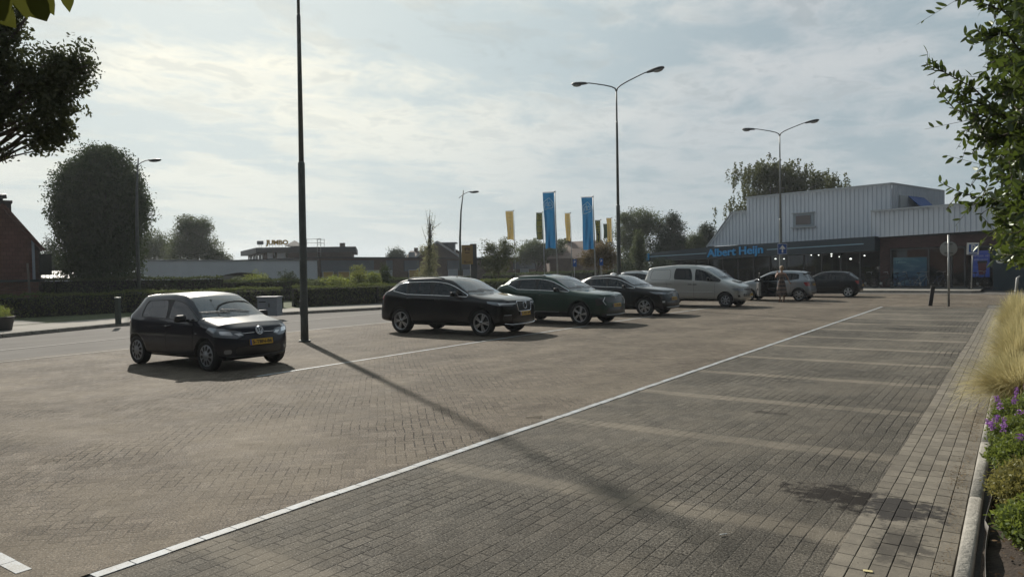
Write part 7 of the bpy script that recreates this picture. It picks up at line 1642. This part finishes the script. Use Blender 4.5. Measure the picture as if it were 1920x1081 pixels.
# flags
def flag(label, u, vtop, vbase_d, wpx, v0, v1, kind, seed, lean=0.0, polec=None):
    D = vbase_d; s_ = D/FPX; b_ = at(u, D); zt_ = pt(u, vtop, D).z; zf1, zf0 = pt(u, v0, D).z, pt(u, v1, D).z; w = wpx*s_; rs = np.random.RandomState(seed)
    r = thing('flag', label, 'flag', b_, CAMRZ+rs.uniform(-.1, .1), {'blue': 'tall blue flags', 'beige': 'narrow yellow-beige flags', 'green': 'narrow dark green flags'}.get(kind, None)); r.rotation_euler = (0, lean, r.rotation_euler[2]); mb = MB(); mb.tube([(0, 0, 0), (0, 0, zt_*.45), (0, 0, zt_)], [.060, .048, .028] if kind == 'blue' else [.045, .036, .022], 12); mb.ell((0, 0, zt_+.02), (.07, .07, .05), 10, 6); mb.build('pole', polec or galv, r)
    mb = MB(); mb.tube([(.05, 0, zf1+.03), (-w-.08, 0, zf1+.03)], .016, 6); mb.build('crossbar', darkmetal, r)
    nx, nz = 14, 44; V = []; F = []; ph = rs.uniform(0, 6); amp = .09 if kind == 'blue' else .055
    def wav(fx, fz): return amp*(.4+fz)*math.sin(fx*7+fz*3.5+ph)+amp*.7*math.sin(fx*15-fz*6+ph*2)*fz
    def fp(fx, fz): taper = 1-(.10 if kind != 'blue' else .05)*fz*(1 if kind != 'green' else .3); x = -.05-fx*w*(taper)-(0); return Vector((x+0.03*math.sin(fz*5+ph)*fx, wav(fx, fz), zf1+(zf0-zf1)*fz+.03*math.sin(fx*6+ph)*fz))
    for j in range(nz+1):
        for i in range(nx+1): V.append(fp(i/nx, j/nz))
    for j in range(nz):
        for i in range(nx): a = j*(nx+1)+i; F.append((a, a+1, a+nx+2, a+nx+1))
    mb = MB(); mb.add(V, F, 0, True); mm = {'blue': flagb, 'beige': flagy, 'green': flagg, 'dark': flagd}[kind]; cl = mb.build('cloth', mm, r)
    def onflag(x, z):      # x 0..1 from the pole to the free edge, z 0..1 down; the print sits 4 mm in front of the cloth
        q = fp(min(max(x, 0), 1), min(max(z, 0), 1)); return q+Vector((0, -.05, 0))
    mb = MB()
    if kind == 'blue':
        asp = w/(zf1-zf0)
        def st(P, wd):
            for a, b in zip(P[:-1], P[1:]):
                a, b = Vector(a), Vector(b); d = (b-a).normalized(); n = Vector((-d.y, d.x))*wd/2; a = a-d*wd*.3; b = b+d*wd*.3; k = 4
                for i in range(k):
                    p_, q_ = a.lerp(b, i/k), a.lerp(b, (i+1)/k); mb.add([onflag(.5+c.x*.86, .20-c.y*asp*.86) for c in (p_-n, q_-n, q_+n, p_+n)], [(0, 1, 2, 3)])
        st([(-.46, .10), (-.05, .62), (.50, .22), (.42, -.62), (-.38, -.40), (-.46, .10)], .075)
        st([(.02, .10), (-.10, .16), (-.24, .10), (-.28, -.06), (-.22, -.22), (-.08, -.24), (.00, -.12), (.03, .12), (.04, -.24)], .07); st([(.12, .34), (.13, -.24)], .07); st([(.13, .04), (.20, .14), (.30, .10), (.32, -.24)], .07)
        mb.build('logo', flagw, cl)
    elif kind == 'beige':
        for k, c in enumerate('CEERMUL'):
            V, F = text_mesh(c, 1.0, 0.0, .01); zc = .10+k*.125
            mb.add([onflag(.52-v.y*.60*.9, zc-(-v.x)*.115*1.0) for v in V], F)
        mb.build('lettering', flagprint, cl); mb = MB()
        for x in (.14, .86): mb.add([onflag(x-.015, .04), onflag(x+.015, .04), onflag(x+.015, .96), onflag(x-.015, .96)], [(0, 1, 2, 3)])
    elif kind == 'green':
        for k, c in enumerate('GAMMA'[:4]):
            z0_, z1_ = .06+k*.235, .06+k*.235+.205; mb.add([onflag(.2, z0_), onflag(.84, z0_), onflag(.84, z1_), onflag(.2, z1_)], [(0, 1, 2, 3)]); V, F = text_mesh('OBMU'[k], 1.0, 0.0, .02)
            mb.add([onflag(.52+v.x*-.55, (z0_+z1_)/2-v.y*.16)+Vector((0, -.006, 0)) for v in V], F, 1)
        mb.build('print', [flagyl, flagd], cl)
    return r
def clothm(name, col, tr=.35):
    m = bpy.data.materials.new(name); m.use_nodes = True; t = NT(m.node_tree); m.node_tree.nodes.clear(); df = t.node('ShaderNodeBsdfDiffuse'); df.inputs[0].default_value = tuple(col)+(1,); tl = t.node('ShaderNodeBsdfTranslucent'); tl.inputs[0].default_value = tuple(col)+(1,); mx = t.node('ShaderNodeMixShader'); mx.inputs[0].default_value = tr
    t.l.new(df.outputs[0], mx.inputs[1]); t.l.new(tl.outputs[0], mx.inputs[2]); o = t.node('ShaderNodeOutputMaterial'); t.l.new(mx.outputs[0], o.inputs[0]); return m
flagb = clothm('blue_cloth', (.028, .13, .27)); flagy = clothm('beige_cloth', (.36, .28, .12)); flagg = clothm('green_cloth', (.07, .085, .05)); flagd = clothm('dark_cloth', (.03, .045, .035)); flagw = clothm('pale_print_cloth', (.72, .85, .92)); flagprint = clothm('grey_print_cloth', (.30, .29, .23)); flagyl = clothm('yellow_print_cloth', (.42, .38, .10))
flag('left tall blue flag with a pale house-shaped logo', 1046, 360, 46, 20.5, 361, 465, 'blue', 1, rad(-1.0)); flag('right tall blue flag with a pale house-shaped logo', 1117, 369, 48, 20.5, 370, 467, 'blue', 2, rad(-1.0))
flag('leftmost yellow-beige flag with vertical letters, in front of open sky', 967, 395, 62, 13.5, 396, 449, 'beige', 3, rad(-.8)); flag('yellow-beige flag between the two blue flags', 1073, 399, 66, 9.5, 400, 451, 'beige', 4, rad(-.8)); flag('small yellow-beige flag close to the middle lamp pole', 1150, 408, 70, 9, 409, 453, 'beige', 5, rad(-.6))
flag('dark green flag with yellow squares left of the first blue flag', 1021, 398, 62, 12, 399, 449, 'green', 6, rad(-.6)); flag('dark green flag with yellow squares right of the second blue flag', 1129, 412, 66, 9, 413, 455, 'green', 7, rad(-.6)); flag('plain dark narrow flag between the small flags', 1141, 419, 80, 8, 420, 447, 'dark', 8)
# grey electrical cabinet
a_, b_ = gnd(486, 593, .12), gnd(527, 592, .12); cdir = (b_-a_).normalized(); ca = math.atan2(cdir.y, cdir.x); c_ = (a_+b_)/2; cb = thing('electrical_cabinet', 'grey electrical cabinet in the gap between the two low hedges', 'cabinet', (c_.x, c_.y, .11), CAMRZ-rad(12)); dep = c_.dot(RC @ Vector((0, 0, -1))); zt_ = pt(507, 556, dep).z-.11; cw = 41*dep/FPX*.98; cabm = mat('cabinet_grey', (.20, .225, .26), .6, noise=(2, .12))
mb = MB(); mb.box((0, 0, zt_/2), (cw, .42, zt_-.06), bev=.012); mb.build('body', cabm, cb); mb = MB(); mb.box((0, 0, zt_-.01), (cw+.05, .48, .05), bev=.012); mb.build('lid', cabm, cb)
for sx in (-1, 1): mb = MB(); mb.box((sx*cw/4, -.215, zt_/2+.02), (cw/2-.03, .015, zt_-.22), bev=.005); d_ = mb.build('door', cabm, cb)
mb = MB(); mb.box((.10, -.235, zt_*.58), (.03, .03, .16), bev=.008); mb.build('handle', black, d_); mb = MB(); mb.box((-.2, -.226, zt_-.20), (.3, .006, .04)); mb.build('vent', black, cb)
# planter at the left edge
q = gnd(-6, 619, .12); pl_ = thing('planter', 'dark round planter with a sunlit bush at the left edge of the sidewalk', 'planter', (q.x, q.y, .12)); mb = MB(); mb.lathe([(0, 0), (.42, 0), (.50, .42), (.53, .44), (.47, .45), (.45, .38), (0, .36)], 28); mb.build('pot', mat('planter_dark', (.03, .03, .032), .7), pl_); rs = np.random.RandomState(3); add_crown('foliage', pl_, crown_points([(0, 0, .55, .44, .44, .26)], 2600, rs, 8, .05), .05, sunnyl, rs)
# bicycles against the shop front
def bicycle(label, s, y, rz, m_, bz=.13):
    q = P0+ex*s+ey*y; r = thing('bicycle', label, 'bicycle', (q.x, q.y, bz), rz, 'bicycles parked along the shop front')
    for x in (-.52, .52):
        mb = MB(); ring = [(x+.33*math.cos(a), 0, .345+.33*math.sin(a)) for a in np.linspace(0, 2*math.pi, 33)]; mb.tube(ring, .017, 6, 0, cap=False)
        for k in range(12): a = math.pi*2*k/12; mb.tube([(x, 0, .345), (x+.32*math.cos(a), 0, .345+.32*math.sin(a))], .0022, 3, 1)
        mb.tube([(x, -.03, .345), (x, .03, .345)], .02, 8, 1); mb.build('wheel', [rubber, galv], r)
    mb = MB(); T = [((-.52, 0, .345), (-.10, 0, .30)), ((-.10, 0, .30), (-.22, 0, .82)), ((-.52, 0, .345), (-.19, 0, .70)), ((-.10, 0, .30), (.36, 0, .78)), ((-.19, 0, .70), (.34, 0, .86)), ((.33, 0, .92), (.40, 0, .66)), ((.40, 0, .66), (.52, 0, .345))]
    for a, b in T: mb.tube([a, b], .017, 7)
    mb.build('frame', m_, r); mb = MB(); mb.tube([(.33, 0, .92), (.31, 0, 1.04), (.27, -.26, 1.08), (.10, -.30, 1.04)], .013, 6); mb.tube([(.31, 0, 1.04), (.27, .26, 1.08), (.10, .30, 1.04)], .013, 6); mb.build('handlebar', galv, r); mb = MB(); mb.tube([(-.22, 0, .82), (-.24, 0, .94)], .014, 6); mb.ell((-.25, 0, .97), (.14, .085, .04), 12, 6); mb.build('saddle', black, r)
    mb = MB(); mb.box((-.55, 0, .76), (.34, .14, .02)); mb.tube([(-.52, -.07, .345), (-.60, -.07, .75)], .008, 5); mb.tube([(-.52, .07, .345), (-.60, .07, .75)], .008, 5); mb.build('carrier', black, r); mb = MB(); mb.tube([(-.10, -.04, .30), (-.02, -.06, .17)], .01, 5); mb.box((-.01, -.10, .16), (.08, .07, .02)); mb.lathe([(0, -.03), (.09, -.03), (.09, -.02), (0, -.02)], 16, (-.10, 0, .30), 'Y'); mb.build('pedal', galv, r); return r
bk = bicycle('black bicycle leaning in front of the teal poster, left one', fac(1690, 535, -1.3)[0], -1.35, TH+.5, black)
bicycle('pale grey bicycle in front of the teal poster, next to the black one', fac(1729, 535, -1.3)[0], -1.35, TH-.35, mat('bike_pale', (.22, .24, .25), .4, .4)); bicycle('dark bicycle by the brick pier left of the teal poster', fac(1655, 535, -1.3)[0], -1.3, TH+.2, darkmetal)
bicycle('blue bicycle standing before the dark shop glass behind the round sign', fac(1762, 535, -1.3)[0], -1.35, TH+1.2, mat('bike_blue', (.03, .05, .10), .4, .3)); bicycle('dark bicycle under the blue coffee poster', fac(1836, 535, -1.3)[0], -1.35, TH+.9, darkmetal); bicycle('dark bicycle behind the dark compact hatchback', fac(1625, 535, -1.3)[0], -1.3, TH+.8, black)
# round-topped white bin by the middle lamp
q = at(1150, 44); z_ = pt(1150, 514, 44).z; wb_ = thing('waste_bin', 'small bin with a domed white lid showing above the black crossover', 'bin', q); mb = MB(); mb.lathe([(0, 0), (.20, 0), (.23, z_-.18), (0, z_-.18)], 20); mb.build('body', darkmetal, wb_); mb = MB(); mb.lathe([(.24, z_-.17), (.24, z_-.10), (.19, z_+.02), (.10, z_+.08), (0, z_+.10)], 20); mb.build('lid', white, wb_)
# pale post by the bed
q = at(1909, 27.5); zt_ = pt(1909, 521, 27.5).z; po = thing('post', 'pale leaning post at the end of the planting bed', 'post', (q.x, q.y, 0)); mb = MB(); mb.tube([(-.12, 0, 0), (-.02, 0, zt_), (.06, 0, zt_+.08)], [.055, .05, .02], 10); mb.build('shaft', mat('post_pale', (.42, .42, .40), .5), po); mb = MB(); mb.tube([(-.06, 0, zt_*.55), (-.055, 0, zt_*.58)], .06, 10); mb.build('band', galv, po)
# bird on the birch
q = pt(1443, 291, 74); bd = MB(); bd.ell((0, 0, 0), (.10, .10, .22), 10, 8, 0, Matrix.Rotation(.4, 3, 'Y')); bd.ell((-.06, 0, .24), (.075, .07, .075), 10, 6); bd.tube([(-.12, 0, .25), (-.20, 0, .23)], [.02, .004], 5); bd.tube([(.10, 0, -.16), (.20, 0, -.38)], [.05, .03], 6); bd.tube([(0, 0, -.18), (0, 0, -.30)], .012, 4); bd.build('bird', mat('bird_dark', (.02, .02, .022), .6), None, label='dark bird perched on top of the weeping birch', cat='bird', loc=q, rz=CAMRZ)

# ------------------------------------------------------------------ the woman by the open car door
def skin_mesh(J, E, name, m_, lev=2):
    me = bpy.data.meshes.new(name); me.from_pydata([j[0] for j in J], E, []); o = bpy.data.objects.new(name, me); COL.objects.link(o); sk = o.modifiers.new('k', 'SKIN'); sk.use_smooth_shade = True
    for v, j in zip(me.skin_vertices[0].data, J): v.radius = j[1] if isinstance(j[1], tuple) else (j[1], j[1])
    me.skin_vertices[0].data[0].use_root = True; s2 = o.modifiers.new('s', 'SUBSURF'); s2.levels = lev; dg = bpy.context.evaluated_depsgraph_get(); out = bpy.data.meshes.new_from_object(o.evaluated_get(dg), depsgraph=dg); bpy.data.objects.remove(o); out.name = name; out.materials.clear(); out.materials.append(m_); return out
skinc = mat('skin', (.29, .165, .115), .5)
J = [((0, 0, .95), (.135, .10)), ((0, 0, 1.12), (.105, .08)), ((0, 0, 1.30), (.135, .085)), ((0, 0, 1.42), (.09, .06)), ((0, 0, 1.49), .048), ((0, -.01, 1.55), .055), ((0, .0, 1.62), (.078, .088)), ((0, 0, 1.70), (.062, .072)),
     ((.17, 0, 1.39), .050), ((.29, .03, 1.16), .038), ((.40, .08, .98), .028), ((.44, .10, .92), .024),
     ((-.17, 0, 1.39), .050), ((-.27, .06, 1.17), .038), ((-.19, .16, 1.36), .028), ((-.15, .17, 1.43), .024),
     ((.09, 0, .86), .088), ((.10, .01, .50), .056), ((.10, -.02, .28), .050), ((.10, -.02, .09), .034), ((.10, .07, .035), .034), ((.10, .16, .028), .026),
     ((-.09, 0, .86), .088), ((-.09, .03, .50), .056), ((-.09, .0, .28), .050), ((-.09, .0, .09), .034), ((-.09, .09, .035), .034), ((-.09, .18, .028), .026)]
E_ = [(0, 1), (1, 2), (2, 3), (3, 4), (4, 5), (5, 6), (6, 7), (2, 8), (8, 9), (9, 10), (10, 11), (2, 12), (12, 13), (13, 14), (14, 15), (0, 16), (16, 17), (17, 18), (18, 19), (19, 20), (20, 21), (0, 22), (22, 23), (23, 24), (24, 25), (25, 26), (26, 27)]
for base, dirv, idx in (((.455, .105, .905), (.35, .25, -.9), 11), ((-.145, .175, 1.445), (.3, .2, .93), 15)):
    d = Vector(dirv).normalized(); s = d.cross(Vector((0, 1, 0))).normalized()
    for k, l in enumerate((.060, .070, .074, .068, .050)):
        p0 = Vector(base)+s*(k-2)*.013; b0 = len(J); dd = (d+s*(k-2)*.10).normalized() if k else (d*.5-s*.9).normalized()
        J += [(tuple(p0), .009), (tuple(p0+dd*l*.5), .008), (tuple(p0+dd*l+Vector((0, .015, 0))), .0065)]; E_ += [(idx, b0), (b0, b0+1), (b0+1, b0+2)]
wq = gnd(1466, 565.5); wm = obj('person', skin_mesh(J, E_, 'person', skinc), None, 'woman with tied-up fair hair in a long tiered patterned dress, standing at the open door of the small silver hatchback', 'person', None, None, (wq.x, wq.y, 0), CAMRZ)
wm['label'] = 'fair-haired woman in a long patterned dress standing at the open door of the silver hatchback'
dm = bpy.data.materials.new('patterned_dress'); dm.use_nodes = True; t = NT(dm.node_tree); p = t.n['Principled BSDF']; pos = t.node('ShaderNodeTexCoord').outputs['Object']; x, y, z = t.sep(pos)
st_ = t.m('FRACT', t.m('ADD', t.m('MULTIPLY', z, 5.2), t.m('MULTIPLY', t.noise(pos, 7, 3), .35))); v_ = t.node('ShaderNodeTexVoronoi'); v_.inputs['Scale'].default_value = 26
c = t.mix(t.ss(st_, .35, .55), (.030, .021, .022), (.11, .075, .058)); c = t.mix(t.m('MULTIPLY', t.ss(v_.outputs['Distance'], .35, .2), .6), c, (.34, .27, .22)); t.put(p.inputs['Base Color'], c); p.inputs['Roughness'].default_value = .85
mb = MB(); prof = [(1.33, .150, .095), (1.25, .155, .110), (1.12, .122, .098), (1.04, .130, .105), (.92, .172, .135), (.80, .190, .150), (.72, .200, .158), (.70, .215, .170), (.52, .232, .185), (.50, .250, .198), (.36, .268, .212), (.30, .272, .216)]; n_ = 48; V = []
for (z_, rx, ry) in prof:
    for k in range(n_): a = 2*math.pi*k/n_; f = 1+(.055*math.sin(a*9+z_*4)+.03*math.sin(a*15))*max(0, min(1, (1.0-z_)/.5)); V.append((rx*f*math.cos(a), ry*f*math.sin(a)+.01, z_))
F = [(i*n_+k, i*n_+(k+1) % n_, (i+1)*n_+(k+1) % n_, (i+1)*n_+k) for i in range(len(prof)-1) for k in range(n_)]; mb.add(V, F, 0, True); mb.tube([(.09, -.06, 1.30), (.10, -.05, 1.42), (.09, .05, 1.40)], .012, 5); mb.tube([(-.09, -.06, 1.30), (-.10, -.05, 1.42), (-.09, .05, 1.40)], .012, 5); mb.build('dress', dm, wm)
mb = MB(); mb.ell((0, -.018, 1.665), (.090, .102, .098), 16, 10); mb.ell((0, -.085, 1.72), (.050, .050, .050), 12, 8); mb.ell((0, -.05, 1.59), (.070, .060, .07), 12, 8); mb.build('hair', mat('fair_hair', (.30, .20, .11), .6, noise=(30, .4), bump=(60, .6)), wm)
mb = MB(); mb.ell((0, .098, 1.625), (.012, .020, .020), 8, 6); mb.build('nose', skinc, wm)
for sx in (-1, 1): mb = MB(); mb.ell((sx*.03, .085, 1.648), (.012, .008, .007), 8, 6); mb.build('eye', black, wm)
for sx in (-1, 1): mb = MB(); mb.ell((sx*.085, 0, 1.63), (.010, .018, .028), 8, 6); mb.build('ear', skinc, wm)
mb = MB(); mb.ell((0, .088, 1.588), (.024, .008, .007), 8, 6); mb.build('mouth', mat('lips', (.32, .12, .10), .5), wm)
for sx, yy in ((.10, 0), (-.09, .02)): mb = MB(); mb.ell((sx, yy+.055, .018), (.045, .13, .018), 12, 6); mb.build('sandal', mat('sandal', (.10, .06, .04), .7), wm)
# ------------------------------------------------------------------ the air: a thin haze over the whole place
hz_m = bpy.data.materials.new('haze_air'); hz_m.use_nodes = True; t = NT(hz_m.node_tree); hz_m.node_tree.nodes.clear()
pv = t.node('ShaderNodeVolumePrincipled'); pv.inputs['Color'].default_value = (.86, .92, 1.0, 1); pv.inputs['Density'].default_value = .0004; pv.inputs['Anisotropy'].default_value = .35
o = t.node('ShaderNodeOutputMaterial'); t.l.new(pv.outputs[0], o.inputs['Volume'])
mb = MB(); mb.box((-20, 60, 19), (1900, 2200, 41)); mb.build('haze', hz_m, None, kind='stuff')
